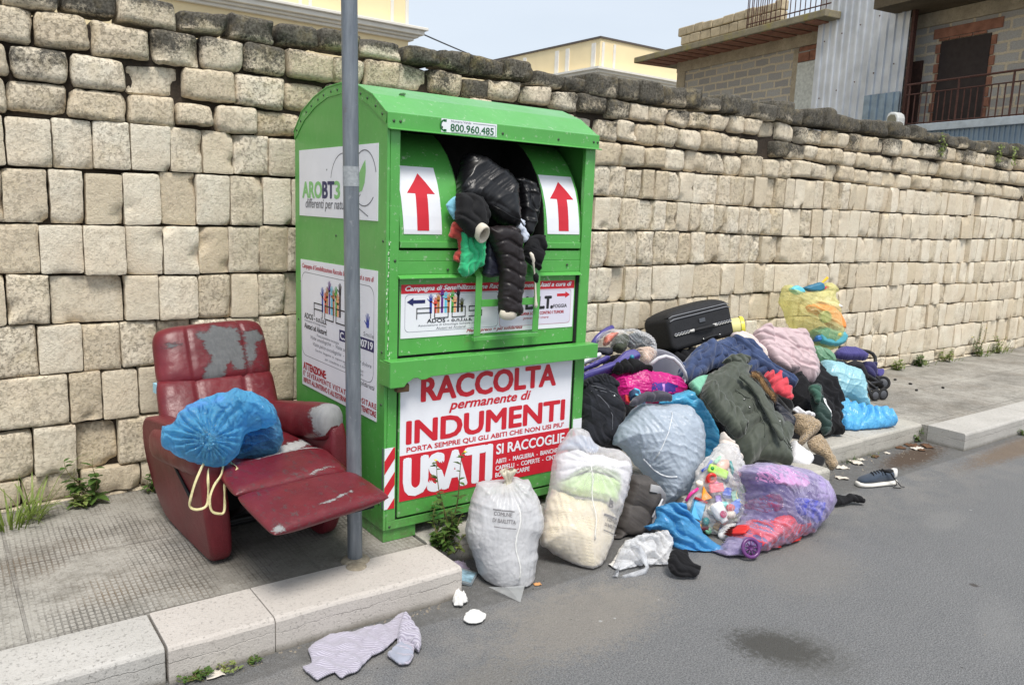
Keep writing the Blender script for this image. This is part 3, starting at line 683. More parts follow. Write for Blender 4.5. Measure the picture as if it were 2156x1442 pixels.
b.prism([(-.024, 1.297), (-.022, 1.2945), (.02, 1.2945), (.02, 1.311), (.001, 1.3105)], .055, 1.064, 'x')
obj('front_frame', b, M_GREEN, bn, bevel=.003)
obj('inner_shell', MB().box(.015, 1.115, .42, .43, .23, 1.93).box(.0585, 1.0655, .0205, .42, 1.395, 1.405).box(.0145, 1.1155, .021, .03, .23, 1.39), M_INNER, bn)
# roof skin that overhangs the sides, and its fascia with a folded lip
b = MB(); top = PR[2:]
off = []
for i, (y, z) in enumerate(top):
    a = Vector(top[max(i - 1, 0)]); c = Vector(top[min(i + 1, len(top) - 1)]); tt = (c - a).normalized(); nrm = Vector((-tt.y, tt.x)) * -1
    off.append((y - tt.y * -.007 if False else y + tt.y * .007, z - tt.x * .007))
b.prism(list(top) + off[::-1], -.007, 1.137, 'x'); 
roof = obj('roof', b, M_GREEN, bn, bevel=.002)
b = MB(); b.prism([(-.014, 1.905), (-.014, 1.968), (.0, 1.974), (.008, 1.968), (-.006, 1.962), (-.006, 1.911)], -.007, 1.137, 'x')
b.prism([(-.034, 1.899), (-.034, 1.904), (-.0055, 1.911), (-.0055, 1.905)], -.004, 1.139, 'x')
obj('fascia', b, M_GREEN, bn, bevel=.002)
b = MB(); b.box(.0145, 1.1155, .0, .42, 1.925, 1.935); obj('hatch_ceiling', b, M_INNER, bn)
# folded flange round the arched side, with its rivets
def flange(x0, x1):
    b = MB(); inn = [(1.0 , 1.905)] + [(y + (.5 - y) * .06, z - .042) for y, z in top[1:-1]] + [(.012, 1.925)]
    n = len(top)
    for i in range(n - 1): b.prism([top[i], top[i + 1], inn[i + 1], inn[i]], x0, x1, 'x')
    return b, inn
fb, inn = flange(-.004, .0002); obj('roof_flange', fb, M_GREEN, bn, bevel=.001)
rv = []
for i in range(len(top) - 1):
    for u in (.3, .75):
        y = (top[i][0] * (1 - u) + top[i + 1][0] * u) * .5 + (inn[i][0] * (1 - u) + inn[i + 1][0] * u) * .5
        z = (top[i][1] * (1 - u) + top[i + 1][1] * u) * .5 + (inn[i][1] * (1 - u) + inn[i + 1][1] * u) * .5
        rv.append(('x', -.004, y, z))
for y, z in ((.93, 1.2), (.965, 1.0), (.03, .98), (.028, 1.45), (.035, .92), (.6, 1.75), (.5, 1.45), (.03, .75), (.04, .3)): rv.append(('x', 0, y, z))
for x in (.02, .05, .245, .56, .88, 1.1, 1.125): rv.append(('y', -.014, x, 1.93 if x > .1 and x < 1 else 1.935))
for x, z in ((.04, 1.37), (.98, 1.345), (.03, .2), (.3, 1.33)): rv.append(('y', -.002, x, z))
M_RIV = plain('dull_rivet', (70, 84, 66), .5, .5, var=.3, vs=60)
riv_me = None
for ax, pos, a, z in rv:
    M = Matrix.Translation((pos, a, z)) @ Matrix.Rotation(-math.pi / 2, 4, 'Y') if ax == 'x' else Matrix.Translation((a, pos, z)) @ Matrix.Rotation(math.pi / 2, 4, 'X')
    if riv_me is None:
        r0 = obj('rivet', MB().lathe([(.0062, 0), (.0058, .002), (.004, .0036), (.0002, .0042)], None, 10), M_RIV, None, smooth=True); riv_me = r0
        r0.parent = bn; r0.matrix_parent_inverse = bn.matrix_basis.inverted(); r0.matrix_basis = M
    else:
        r = riv_me.copy(); COL.objects.link(r); r.matrix_basis = M
# rotating drum with a throat in the middle: two curved cheeks
ARC = [(.006, 1.425), (.006, 1.45), (.004, 1.50), (.010, 1.56), (.022, 1.63), (.045, 1.70), (.08, 1.765), (.13, 1.83), (.19, 1.885), (.25, 1.92)]
def cheek(x0, x1):
    b = MB(); inner = [(y + .012, z - .004) for y, z in ARC]
    b.prism(ARC + inner[::-1], x0, x1, 'x'); return b
obj('drum_cheek', cheek(.0635, .362), M_GREEN, bn, smooth=True, angle=40); obj('drum_cheek', cheek(.832, 1.060), M_GREEN, bn, smooth=True, angle=40)
b = MB()
for x0, x1 in ((.358, .364), (.830, .836)):
    b.prism(ARC + [(.40, 1.92), (.40, 1.425)], x0, x1, 'x')
b.box(.364, .830, .38, .395, 1.41, 1.93)
obj('hatch_throat', b, M_BLACK, bn)
b = MB(); b.box(.0635, 1.060, -.004, .03, 1.4235, 1.452); obj('drum_lip', b, M_GREEN, bn, bevel=.003)
# recessed upper door
obj('upper_door', MB().box(.066, 1.052, .010, .02, .962, 1.294), M_GREEN, bn)
obj('lower_door', MB().box(.067, 1.048, -.005, .012, .236, .872), M_GREEN, bn, bevel=.003)
b = MB(); b.box(.0585, .066, .004, .02, .2265, 1.30); b.box(1.0585 - .01, 1.0655, .004, .02, .2265, 1.30); b.box(.066, 1.052, .013, .02, .2265, .235); obj('door_gap', b, M_BLACK, bn)
# push bar with its shaped end bracket
b = MB(); poly = [(-.012, .842), (.055, .842), (.068, .858), (.088, .868), (.10, .876), (.12, .876), (.135, .866), (.16, .866), (.19, .876), (1.15, .884), (1.15, .955), (-.012, .955)]
b.prism(poly, -.072, -.066, 'y'); b.box(-.012, 1.15, -.066, -.0055, .948, .9545); b.box(-.0118, -.006, -.066, .03, .843, .9475); b.box(1.144, 1.1498, -.066, -.004, .886, .9475)
obj('push_bar', b, M_GREEN, bn, bevel=.003)
lk = obj('padlock', MB().box(.028, .086, -.062, -.03, .818, .852), plain('brown_lock_case', (92, 70, 46), .55, .3, var=.2), bn, bevel=.004)
obj('shackle', MB().tube([(.07, -.045, .85), (.07, -.045, .885), (.078, -.045, .895), (.084, -.045, .885), (.084, -.045, .85)], .004, 8), plain('steel_shackle', (150, 150, 148), .35, .8), lk)
# hoop handle in front of the upper poster
hm = MB()
hm.ribbon([(.437, -.004, 1.347), (.437, -.045, 1.30), (.434, -.05, 1.2), (.432, -.048, 1.033)], .034, (0, -1, 0), .006)
hm.ribbon([(.765, -.004, 1.347), (.765, -.045, 1.30), (.764, -.05, 1.2), (.762, -.048, 1.033)], .034, (0, -1, 0), .006)
hm.box(.413, .78, -.056, -.030, 1.012, 1.030); hm.box(.452, .747, -.0515, -.0465, 1.165, 1.198)
obj('hoop_handle', hm, M_GREEN, bn, bevel=.002)
# runners
obj('runner', MB().box(.006, .17, .012, .98, .126, .1845), M_GREEN, bn, bevel=.003); obj('runner', MB().box(.96, 1.122, .012, .98, .126, .1845), M_GREEN, bn, bevel=.003)

# ---- posters -------------------------------------------------------------
def fx(x, z, o): return Matrix(((1, 0, 0, x), (0, 0, -1, -o), (0, 1, 0, z), (0, 0, 0, 1)))           # letters on the front, o = distance in front of Y=0
def sx_(y, z, o): return Matrix(((0, 0, -1, -o), (-1, 0, 0, y), (0, 1, 0, z), (0, 0, 0, 1)))        # letters on the left side
def letters(parent, mat, rows, frame, o):
    for (txt, p, z, size, width, kw) in rows:
        vs, fs = text_mesh(txt, size, frame(p, z, o), width=width, **kw); obj('lettering', (vs, fs), mat, parent, recalc=False)
C_ = dict(align='CENTER')
# main sign on the lower door
ms = obj('main_sign', MB().box(.073, 1.041, -.0072, -.0052, .309, .867), V_WHITE, bn)
obj('red_band', MB().box(.073, 1.041, -.0082, -.0073, .309, .519), V_RED, ms)
H = .1385
letters(ms, V_RED, [('RACCOLTA', .179, .754, .101, .755, dict(bold=.062)), ('permanente di', .322, .699, .042, .462, dict(bold=.05, shear=.28)),
                    ('INDUMENTI', .108, .570, .0985, .893, dict(bold=.062)), ("PORTA SEMPRE QUI GLI ABITI CHE NON USI PIU'", .107, .531, .0215, .895, dict(bold=.05))], fx, .0082)
letters(ms, V_WHITE, [('USATI', .102, .334, .164, .457, dict(bold=.075)), ('SI RACCOGLIE', .592, .449, .048, .418, dict(bold=.045)), ('ABITI  -  MAGLIERIA  -  BIANCHERIA', .590, .402, .0215, .42, dict(bold=.035)),
                      ('CAPPELLI  -  COPERTE  -  CINTURE', .590, .368, .0215, .42, dict(bold=.035)), ('BORSE E SCARPE', .590, .334, .0215, .205, dict(bold=.035))], fx, .0092)
# hazard chevrons on the jambs
def chevron(x0, x1, z0, z1, side):
    st = obj('hazard_sticker', MB().box(x0, x1, -.0032, -.0018, z0, z1), V_WHITE, bn); b = MB(); w = x1 - x0; pitch = .12
    k = z0 - .2
    while k < z1:
        for base in (k,):
            q = [(x0, base), (x1, base + w * side * 1.35), (x1, base + w * side * 1.35 + pitch * .5), (x0, base + pitch * .5)]
            # clip to the sticker
            def clip(poly, lim, hi):
                o = []
                for i in range(len(poly)):
                    a, c = poly[i], poly[(i + 1) % len(poly)]
                    ia, ic = (a[1] <= lim) if hi else (a[1] >= lim), (c[1] <= lim) if hi else (c[1] >= lim)
                    if ia: o.append(a)
                    if ia != ic: u = (lim - a[1]) / (c[1] - a[1]); o.append((a[0] + (c[0] - a[0]) * u, lim))
                return o
            q = clip(q, z1, True); q = clip(q, z0, False) if q else q
            if len(q) > 2: b.prism(q, -.0042, -.0033, 'y')
        k += pitch
    obj('red_stripe', b, V_RED, st)
chevron(.002, .052, .284, .562, 1); chevron(1.07, 1.128, .284, .558, -1)
# wrap of the left chevron onto the side
ws = obj('hazard_sticker', MB().box(-.0014, -.0002, .001, .014, .286, .562), V_GREY, bn)
# phone number plate on the fascia
ph = obj('phone_sign', MB().box(.242, .526, -.0165, -.0142, 1.911, 1.966), V_WHITE, bn)
letters(ph, V_DGREEN, [('800.960.485', .287, 1.9185, .029, .222, dict(bold=.03))], fx, .0172); letters(ph, V_GREY, [('Numero Verde', .29, 1.9545, .009, .10, {})], fx, .0172)
fm = MB()
for (a, c, z0, z1) in ((.40, .52, 1.9575, 1.959), (.2915, .52, 1.9135, 1.915), (.5185, .52, 1.915, 1.9575)): fm.box(a, c, -.0172, -.0166, z0, z1)
hs = [(.255 + .016 * math.cos(a) * 1.0, 1.938 + .021 * math.sin(a)) for a in np.linspace(math.radians(80), math.radians(280), 12)]
fm.ribbon([(x, -.0169, z) for x, z in hs], .007, (0, -1, 0), .0006); fm.box(.254, .267, -.0172, -.0166, 1.953, 1.963); fm.box(.254, .267, -.0172, -.0166, 1.913, 1.923)
obj('receiver_symbol', fm, V_DGREEN, ph)
# arrows on the drum cheeks follow the curve
def arcY(z):
    for (y0, z0), (y1, z1) in zip(ARC, ARC[1:]):
        if z0 <= z <= z1: return y0 + (y1 - y0) * (z - z0) / (z1 - z0)
    return ARC[-1][0]
def curved(poly_rows, off):
    """rows = [(z, xl, xr)] bottom to top"""
    b = MB(); vs = []
    for z, xl, xr in poly_rows: y = arcY(z) - off; vs += [(xl, y, z), (xr, y, z), (xl, y + .0012, z), (xr, y + .0012, z)]
    n = len(poly_rows); fs = [(i * 4, i * 4 + 1, i * 4 + 5, i * 4 + 4) for i in range(n - 1)]
    b.add(vs, fs); return b
for x0, x1, z0, z1 in ((.082, .268, 1.482, 1.765), (.852, 1.052, 1.492, 1.768)):
    zs_ = np.linspace(z0, z1, 16); c = (x0 + x1) / 2; w = x1 - x0
    a_ = obj('arrow_sticker', curved([(z, x0 + (.012 * (z - z0) / (z1 - z0)) * -1, x1 - .006 * (z - z0) / (z1 - z0)) for z in zs_], .0022), V_WHITE, bn, recalc=False)
    zh = z0 + (z1 - z0) * .60; ar = [(z, c - w * .155, c + w * .155) for z in np.linspace(z0 + .015, zh, 10)] + [(z, c - w * .37 * (1 - (z - zh) / (z1 - .028 - zh)), c + w * .37 * (1 - (z - zh) / (z1 - .028 - zh))) for z in np.linspace(zh + .0005, z1 - .028, 8)]
    obj('red_arrow', curved(ar, .0032), V_RED, a_, recalc=False)

def hand(b, x, z, s, frame, o, tilt=0):
    """open hand with its arm, flat print"""
    T = frame(x, z, o) @ Matrix.Rotation(tilt, 4, 'Z') @ Matrix.Scale(s, 4)
    palm = [(-.17, 0), (.17, 0), (.25, .34), (.2, .5), (-.2, .5), (-.25, .3)]
    fing = [((-.15, .45), (-.28, .86), .05), ((-.05, .48), (-.09, 1.0), .055), ((.06, .48), (.10, .99), .055), ((.16, .45), (.29, .82), .05), ((-.2, .2), (-.5, .46), .055)]
    b.add([T @ Vector((p[0], p[1], 0)) for p in palm], [tuple(range(6))])
    for (a, c, w) in fing:
        a = Vector((*a, 0)); c = Vector((*c, 0)); d = (c - a).normalized(); q = Vector((-d.y, d.x, 0)) * w
        b.add([T @ (a - q), T @ (c - q * .8), T @ (c + d * .05), T @ (c + q * .8), T @ (a + q)], [(0, 1, 2, 3, 4)])
def ados(parent, frame, o, x, z, s, n=10):
    """row of raised coloured hands over the outlined four-letter mark; x left end, z foot of the mark, s = width of the mark"""
    hx = [.30, .395, .455, .53, .605, .665, .745, .80, .865, .945]; hz = [.22, .16, .24, .34, .27, .22, .28, .18, .34, .12]
    k = s * .72
    for i in range(n):
        b = MB(); px = x + (hx[i] - .02) * k; pz = z + s * .06 + hz[i] * s * .62; sc = s * .105
        w = s * .018; T = frame(px, pz, o + .0001 * i)
        b.add([frame(px - w, z + s * .06, o + .0001 * i) @ Vector((0, 0, 0)), frame(px + w, z + s * .06, o + .0001 * i) @ Vector((0, 0, 0)), frame(px + w, pz + sc * .2, o + .0001 * i) @ Vector((0, 0, 0)), frame(px - w, pz + sc * .2, o + .0001 * i) @ Vector((0, 0, 0))], [(0, 1, 2, 3)])
        hand(b, px, pz, sc, frame, o + .0001 * i); obj('printed_hand', b, HANDS[i], parent, recalc=False)
    b = MB(); h = s * .13; w = s * .2; th = s * .012
    def stroke(pts):
        for p, q in zip(pts, pts[1:]):
            p, q = Vector(p), Vector(q); d = (q - p).normalized(); nn = Vector((-d.y, d.x)) * th / 2; p = p - d * th / 2; q = q + d * th / 2
            b.add([frame(a.x, a.y, o + .0013) @ Vector((0, 0, 0)) for a in (p - nn, q - nn, q + nn, p + nn)], [(0, 1, 2, 3)])
    for i, ch in enumerate('ADOS'):
        a = x + i * s * .26; e = a + w
        if ch == 'A': stroke([(a, z), (a, z + h), (e, z + h), (e, z)]); stroke([(a, z + h * .55), (e, z + h * .55)])
        if ch in 'DO': stroke([(a, z), (a, z + h), (e, z + h), (e, z), (a, z)])
        if ch == 'S': stroke([(e, z + h), (a, z + h), (a, z + h * .55), (e, z + h * .55), (e, z), (a, z)])
    obj('outlined_mark', b, V_BLK, parent, recalc=False)
def outline_box(frame, o, x0, x1, z0, z1, r=.02, th=.0012):
    pts = []
    for cx, cz, a0 in ((x1 - r, z1 - r, 0), (x0 + r, z1 - r, 90), (x0 + r, z0 + r, 180), (x1 - r, z0 + r, 270)):
        pts += [(cx + r * math.cos(math.radians(a0 + k * 18)), cz + r * math.sin(math.radians(a0 + k * 18))) for k in range(6)]
    b = MB(); n = len(pts); m = ((x0 + x1) / 2, (z0 + z1) / 2); vs = []
    for px, pz in pts: vs += [frame(px, pz, o) @ Vector((0, 0, 0)), frame(px + (th if px < m[0] else -th), pz + (th if pz < m[1] else -th), o) @ Vector((0, 0, 0))]
    b.add(vs, [(2 * i, 2 * ((i + 1) % n), 2 * ((i + 1) % n) + 1, 2 * i + 1) for i in range(n)]); return b
def arrow2(frame, o, x0, x1, z, h, left):
    b = MB(); L = x1 - x0; hd = L * .36
    p = [(x0, z), (x0 + hd, z + h), (x0 + hd, z + h * .42), (x1, z + h * .42), (x1, z - h * .42), (x0 + hd, z - h * .42), (x0 + hd, z - h)]
    if not left: p = [(x0 + x1 - a, c) for a, c in p]
    b.add([frame(a, c, o) @ Vector((0, 0, 0)) for a, c in p], [tuple(range(7))]); return b
# campaign poster on the upper door
cp = obj('campaign_poster', MB().box(.076, 1.040, .0072, .0095, 1.036, 1.268), V_WHITE, bn)
F2 = lambda x, z, o: fx(x, z, o)
obj('red_band', MB().box(.076, 1.040, .0064, .0071, 1.229, 1.268), V_RED, cp)
letters(cp, V_WHITE, [('Campagna di Sensibilizzazione Raccolta Indumenti Usati a cura di', .558, 1.2415, .0195, .925, dict(shear=.32, bold=.05, **C_))], fx, -.0060)
obj('panel_outline', outline_box(fx, -.0066, .095, .585, 1.062, 1.225), V_NAVY, cp, recalc=False)
ll = obj('lilac_panel', MB().box(.592, 1.022, .0065, .0071, 1.058, 1.226), V_LILAC, cp)
obj('panel_outline', outline_box(fx, -.0060, .592, 1.022, 1.058, 1.226), V_PINKISH, cp, recalc=False)
obj('printed_arrow', arrow2(fx, -.0062, .103, .194, 1.193, .018, True), V_NAVY, cp, recalc=False)
obj('printed_arrow', arrow2(fx, -.0058, .932, 1.014, 1.198, .016, False), V_RED, cp, recalc=False)
ados(cp, fx, -.0064, .153, 1.119, .345)
letters(cp, V_BLK, [('ADOS - o.n.l.u.s.', .205, 1.0985, .0165, .235, dict(bold=.05))], fx, -.0062)
letters(cp, V_GREY, [('Associazione di Oncologia Solidale -onlus-', .325, 1.084, .009, .33, dict(**C_)), ('Aiutaci ad Aiutare!', .33, 1.068, .0105, .155, dict(**C_))], fx, -.0062)
letters(cp, V_BLK, [('L.I.L.T.', .745, 1.1365, .056, .16, dict(bold=.09, shear=.05)), ('FOGGIA', .912, 1.1365, .016, .085, dict(bold=.03))], fx, -.0058)
letters(cp, V_DRED, [('LEGA ITALIANA LOTTA CONTRO I TUMORI', .978, 1.108, .0135, .33, dict(bold=.05, align='RIGHT')), ('prevenire è vivere', .885, 1.087, .013, .155, dict(shear=.35, align='RIGHT'))], fx, -.0058)
letters(cp, V_DRED, [('Meno spreco = più solidarietà', .412, 1.0455, .0145, .315, dict(shear=.35, bold=.03))], fx, -.0064)
# logo board high on the left side
lb = obj('logo_board', MB().box(-.0032, -.0004, .076, .939, 1.531, 1.850), V_WHITE, bn)
letters(lb, V_GRN, [('ARO', .894, 1.621, .073, .235, dict(bold=.07))], sx_, .0038)
letters(lb, V_NAVY, [('BT', .648, 1.621, .073, .13, dict(bold=.07))], sx_, .0038); letters(lb, V_GRN, [('3', .51, 1.621, .073, .055, dict(bold=.07))], sx_, .0038)
letters(lb, V_GREY, [('differenti per natura', .857, 1.572, .043, .50, dict(shear=.2, bold=.015))], sx_, .0038)
def sribbon(pts, w, o): return MB().ribbon([(-o, y, z) for y, z in pts], w, (-1, 0, 0), .0006)
el = [(.205 + .115 * math.cos(a), 1.70 + .115 * math.sin(a) * (1.1 if math.sin(a) > 0 else .95)) for a in np.linspace(math.radians(-140), math.radians(165), 34)]
el2 = [(.42 + .135 * math.cos(a), 1.69 + .13 * math.sin(a)) for a in np.linspace(math.radians(10), math.radians(235), 26)]
b = sribbon([(.165, 1.548), (.20, 1.56), (.27, 1.585), (.31, 1.62), (.315, 1.66)] , .005, .0036); b2 = sribbon(el, .005, .0037); b3 = sribbon(el2 + [(.40, 1.565), (.30, 1.60), (.24, 1.64)], .004, .0036)
b.add(b2.v, b2.f); b.add(b3.v, b3.f); obj('line_drawing', b, V_GREY, lb)
lf = MB(); up = [(.265, 1.645), (.27, 1.68), (.255, 1.73), (.22, 1.765), (.195, 1.785), (.19, 1.74), (.20, 1.69), (.225, 1.655)]
lf.prism(up, -.0041, -.0035, 'x'); obj('printed_leaf', lf, V_GRN, lb)
# notice on the left side
nb = obj('notice_poster', MB().prism([(.072, .664), (.072, 1.322), (.928, 1.312), (.914, .668)], -.0030, -.0004, 'x'), V_WHITE, bn)
letters(nb, V_PINKISH, [('Campagna di Sensibilizzazione Raccolta Indumenti Usati a cura di', .905, 1.272, .022, .80, dict(shear=.3, bold=.03))], sx_, .0036)
obj('panel_outline', outline_box(lambda a, z, o: sx_(1.0 - a, z, o), .0034, .085, .90, .825, 1.252, .05, .0025), V_GREY, nb, recalc=False)
ados(nb, lambda a, z, o: sx_(.752 - a, z, o), .0036, 0, 1.044, .50, 9)
obj('printed_hand', (lambda b: (hand(b, .160, 1.066, .062, sx_, .0036), b)[1])(MB()), HANDS[0], nb, recalc=False)
letters(nb, V_BLK, [('ADOS - o.n.l.u.s.', .879, 1.019, .027, .278, dict(bold=.03)), ('Aiutaci ad Aiutare!', .879, .968, .026, .28, dict(bold=.03))], sx_, .0036)
letters(nb, V_GREY, [('Associazione di Oncologia Solidale', .879, 1.003, .011, .27, {}), ('Smile', .20, 1.027, .019, .10, dict(space=1.1)), ('Presta prevenzione oncologica', .72, .945, .013, .26, {}), ('Visite oncologiche  -  Visite senologiche', .80, .922, .018, .55, dict(shear=.3)),
      ('Visite psico-oncologiche  -  Terapia del dolore', .77, .893, .018, .65, dict(shear=.3)), ('Sede legale e operativa', .74, .869, .011, .40, {}), ('Sportello oncologico', .40, .858, .015, .2, dict(shear=.3)), ('per consulenza e sostegno psicologico', .62, .843, .012, .42, {})], sx_, .0036)
ib = obj('ink_block', MB().box(-.0036, -.0031, .098, .455, .966, 1.018), V_NAVY, nb)
letters(ib, V_WHITE, [('C.F. 90040719', .443, .976, .032, .335, dict(bold=.07))], sx_, .0042)
letters(nb, V_DRED, [('ATTENZIONE:', .895, .752, .036, .285, dict(bold=.08)), ("RIFIUTI ALL'INTERNO E ALL'ESTERNO DEL CONTENITORE", .893, .684, .024, .822, dict(bold=.05)), ("E' SEVERAMENTE VIETATO DEPOSITARE", .895, .719, .024, .825, dict(bold=.05, space=1.25))], sx_, .0036)
letters(nb, V_BLK, [('più solidarietà', .30, .800, .022, .21, dict(shear=.35))], sx_, .0036)
# pale scratch where the paint has been knocked off the corner
sc_ = MB(); random.seed(8)
for i in range(46):
    z = 1.45 - .62 * (i / 46) ** 1.1 + random.uniform(-.01, .01); x = .006 + random.uniform(0, .009) + .006 * math.sin(z * 9); h = random.uniform(.004, .022); w = random.uniform(.001, .0045)
    sc_.prism([(x, z), (x + w, z + h * .3), (x + w * .7, z + h), (x - w * .3, z + h * .6)], -.0026, -.0016, 'y')
obj('paint_scratch', sc_, plain('bare_primer', (206, 222, 196), .7), bn)
obj('bird_dropping', MB().lathe([(.001, .003), (.012, .002), (.016, 0)], Matrix.Translation((.15, .16, 2.0675)) @ Matrix.Rotation(-.35, 4, 'X'), 10), plain('dried_white', (230, 232, 226), .8), bn)
# ================================================================== the red recliner
def leather(torn_attr=True):
    t = NT('red_leather' if torn_attr else 'red_leather_plain'); co = t.coord()
    c = t.mix(t.rng(t.noise(co, 6, 5, .6), .3, .7), (.100, .008, .014), (.150, .014, .022))
    c = t.mix(t.rng(t.noise(co, 60, 4, .7), .55, .75, 0, .3), c, (.24, .05, .05))
    gr = t.voro(co, 260).outputs['Distance']
    crack = t.noise(t.mapping(co, (1.0, .35, 2.2), (.3, .2, .1)), 46, 6, .8)
    if torn_attr:
        at = t.n('ShaderNodeVertexColor', layer_name='torn'); s = t.n('ShaderNodeSeparateColor'); t.l(at.outputs['Color'], s.inputs[0])
        rag = t.math('ADD', s.outputs[0], t.math('MULTIPLY', t.math('SUBTRACT', t.noise(t.mapping(co, (.5, .5, 1.6)), 55, 7, .9), .5), .75))
        mk = t.rng(rag, .485, .515)
        fr = t.math('SUBTRACT', t.rng(rag, .44, .48), mk)
        base = t.mix(s.outputs[1], (.085, .090, .096), (.50, .50, .49))
        base = t.mix(t.rng(t.noise(t.mapping(co, (1, 1, .2)), 70, 4, .7), .4, .7, 0, .4), base, (.19, .195, .20))
        ck = t.math('MULTIPLY', t.rng(crack, .56, .61), s.outputs[2]); c = t.mix(t.math('MULTIPLY', ck, .85), c, (.06, .045, .045))
        c = t.mix(t.math('MULTIPLY', fr, .5), c, (.05, .01, .012))
        c = t.mix(mk, c, base); rg = t.mix(mk, (.36,) * 3, (.9,) * 3)
        h = t.math('SUBTRACT', t.math('MULTIPLY', gr, .3), t.math('ADD', t.math('MULTIPLY', mk, 1.4), ck))
    else: rg = .38; h = gr
    n = t.bump(h, .45, .003); n = t.bump(t.noise(co, 18, 4), .22, .012, n)
    return t.done(t.bsdf(c, rg, 0, n, **{'Specular IOR Level': .45}))
M_LEA = leather(); M_LEAP = leather(False); M_MECH = plain('black_mechanism', (20, 20, 22), .6, .2, var=.3, vs=30)
CH = Matrix.Translation((-.405, .17, .126)) @ Matrix.Rotation(math.radians(4), 4, 'Z')
chair = thing('recliner_chair', 'worn dark red leather recliner with torn headrest and raised footrest beside the green bin', 'armchair', (-.405, .17, .126))
def cushion(name, corners, T, Tb, nu=46, nv=34, p=2.6, rnd=.10, wr=.0035, seed=0, torn=None, shape=None, mat=None):
    """padded leather block: corners BL BR TR TL of its middle plane in chair space, T front bulge, Tb back bulge"""
    BL, BR, TR, TL = [Vector(c) for c in corners]; n = (BR - BL).cross(TL - BL).normalized()
    def ez(k): u = np.linspace(-1, 1, k + 1); return np.sign(u) * (1 - (1 - np.abs(u)) ** 1.7)
    a, b = np.meshgrid(ez(nu), ez(nv)); a = a.ravel(); b = b.ravel()
    aa = a * (1 - rnd * b ** 6); bb = b * (1 - rnd * a ** 6)
    w = [(1 - aa) * (1 - bb) / 4, (1 + aa) * (1 - bb) / 4, (1 + aa) * (1 + bb) / 4, (1 - aa) * (1 + bb) / 4]
    P = sum(np.outer(w[i], np.array(c)) for i, c in enumerate((BL, BR, TR, TL)))
    h = (1 - np.abs(a) ** p * .999) ** (1 / p) * 0 + np.sqrt(np.maximum(0, 1 - np.abs(a) ** (p * 1.6))) * np.sqrt(np.maximum(0, 1 - np.abs(b) ** (p * 1.6)))
    hf = T * h + (shape(a, b) * (h > .02) if shape else 0)
    Q = P.copy(); Q[:, 0] += seed
    wrn = fbm(Q, 14, 4, seed) * wr * np.minimum(1, h * 2) + np.abs(fbm(Q, 26, 3, seed + 7)) * -wr * np.minimum(1, h * 2)
    N = np.array(n); Fv = P + np.outer(hf + wrn, N); Bv = P - np.outer(Tb * h, N)
    k = len(P); idx = np.arange(k).reshape(nv + 1, nu + 1)
    q = np.stack([idx[:-1, :-1], idx[:-1, 1:], idx[1:, 1:], idx[1:, :-1]], -1).reshape(-1, 4)
    me = bpy.data.meshes.new(name); me.from_pydata([tuple(CH @ Vector(v)) for v in np.concatenate([Fv, Bv])], [], q.tolist() + (q[:, ::-1] + k).tolist())
    tv = np.zeros((2 * k, 4)); tv[:, 3] = 1
    if torn is not None:
        t0, t1, t2 = torn(a, b); tv[:k, 0] = np.clip(t0, 0, 1); tv[:k, 1] = t1; tv[:k, 2] = t2
    ca = me.color_attributes.new('torn', 'FLOAT_COLOR', 'POINT'); ca.data.foreach_set('color', tv.ravel())
    bm = bmesh.new(); bm.from_mesh(me); bmesh.ops.remove_doubles(bm, verts=bm.verts, dist=1e-5); bmesh.ops.recalc_face_normals(bm, faces=bm.faces); bm.to_mesh(me); bm.free()
    me.polygons.foreach_set('use_smooth', [True] * len(me.polygons)); me.materials.append(mat or M_LEA)
    o = bpy.data.objects.new(name, me); COL.objects.link(o); o.parent = chair; o.matrix_parent_inverse = chair.matrix_basis.inverted(); return o
def inpoly(px, py, poly):
    """signed-ish closeness: 1 inside, falling to 0 outside, .5 on the edge (scaled by soft)"""
    x = np.asarray(px); y = np.asarray(py); ins = np.zeros(len(x), bool); dm = np.full(len(x), 9.0); n = len(poly)
    for i in range(n):
        (x0, y0), (x1, y1) = poly[i], poly[(i + 1) % n]
        c = ((y0 > y) != (y1 > y)) & (x < (x1 - x0) * (y - y0) / ((y1 - y0) if y1 != y0 else 1e-9) + x0); ins ^= c
        t = np.clip(((x - x0) * (x1 - x0) + (y - y0) * (y1 - y0)) / ((x1 - x0) ** 2 + (y1 - y0) ** 2 + 1e-12), 0, 1)
        dm = np.minimum(dm, np.hypot(x - x0 - t * (x1 - x0), y - y0 - t * (y1 - y0)))
    return np.where(ins, dm, -dm)
# headrest: a = -1..1 left to right, b = bottom to top; the big torn patch and the smaller one by the right seam
patch1 = [(-.34, .50), (-.30, .62), (-.1, .60), (.0, .84), (.16, .70), (.42, .62), (.46, .3), (.40, .2), (.47, -.1), (.43, -.72), (.24, -.66), (.20, -.42), (.10, -.5), (.06, -.86), (-.36, -.98), (-.24, -.5), (-.12, -.2), (-.22, .1), (-.2, .3)]
patch2 = [(.52, .5), (.62, .5), (.80, .55), (.93, .34), (.84, .2), (.72, .14), (.68, -.2), (.55, -.62), (.50, -.3), (.53, .1)]
def t_head(a, b):
    d = np.maximum(inpoly(a, b, patch1), inpoly(a, b, patch2)); d = np.maximum(d, inpoly(a, b, [(-.86, .33), (-.72, .38), (-.6, .3), (-.72, .22)]) * .8)
    return .5 + d * 1.5, np.zeros_like(a) + .06, np.clip(.5 + .6 * a, 0, 1) * .6
seamx = lambda a, x, w, dpt: -dpt * np.exp(-((a - x) / w) ** 2)
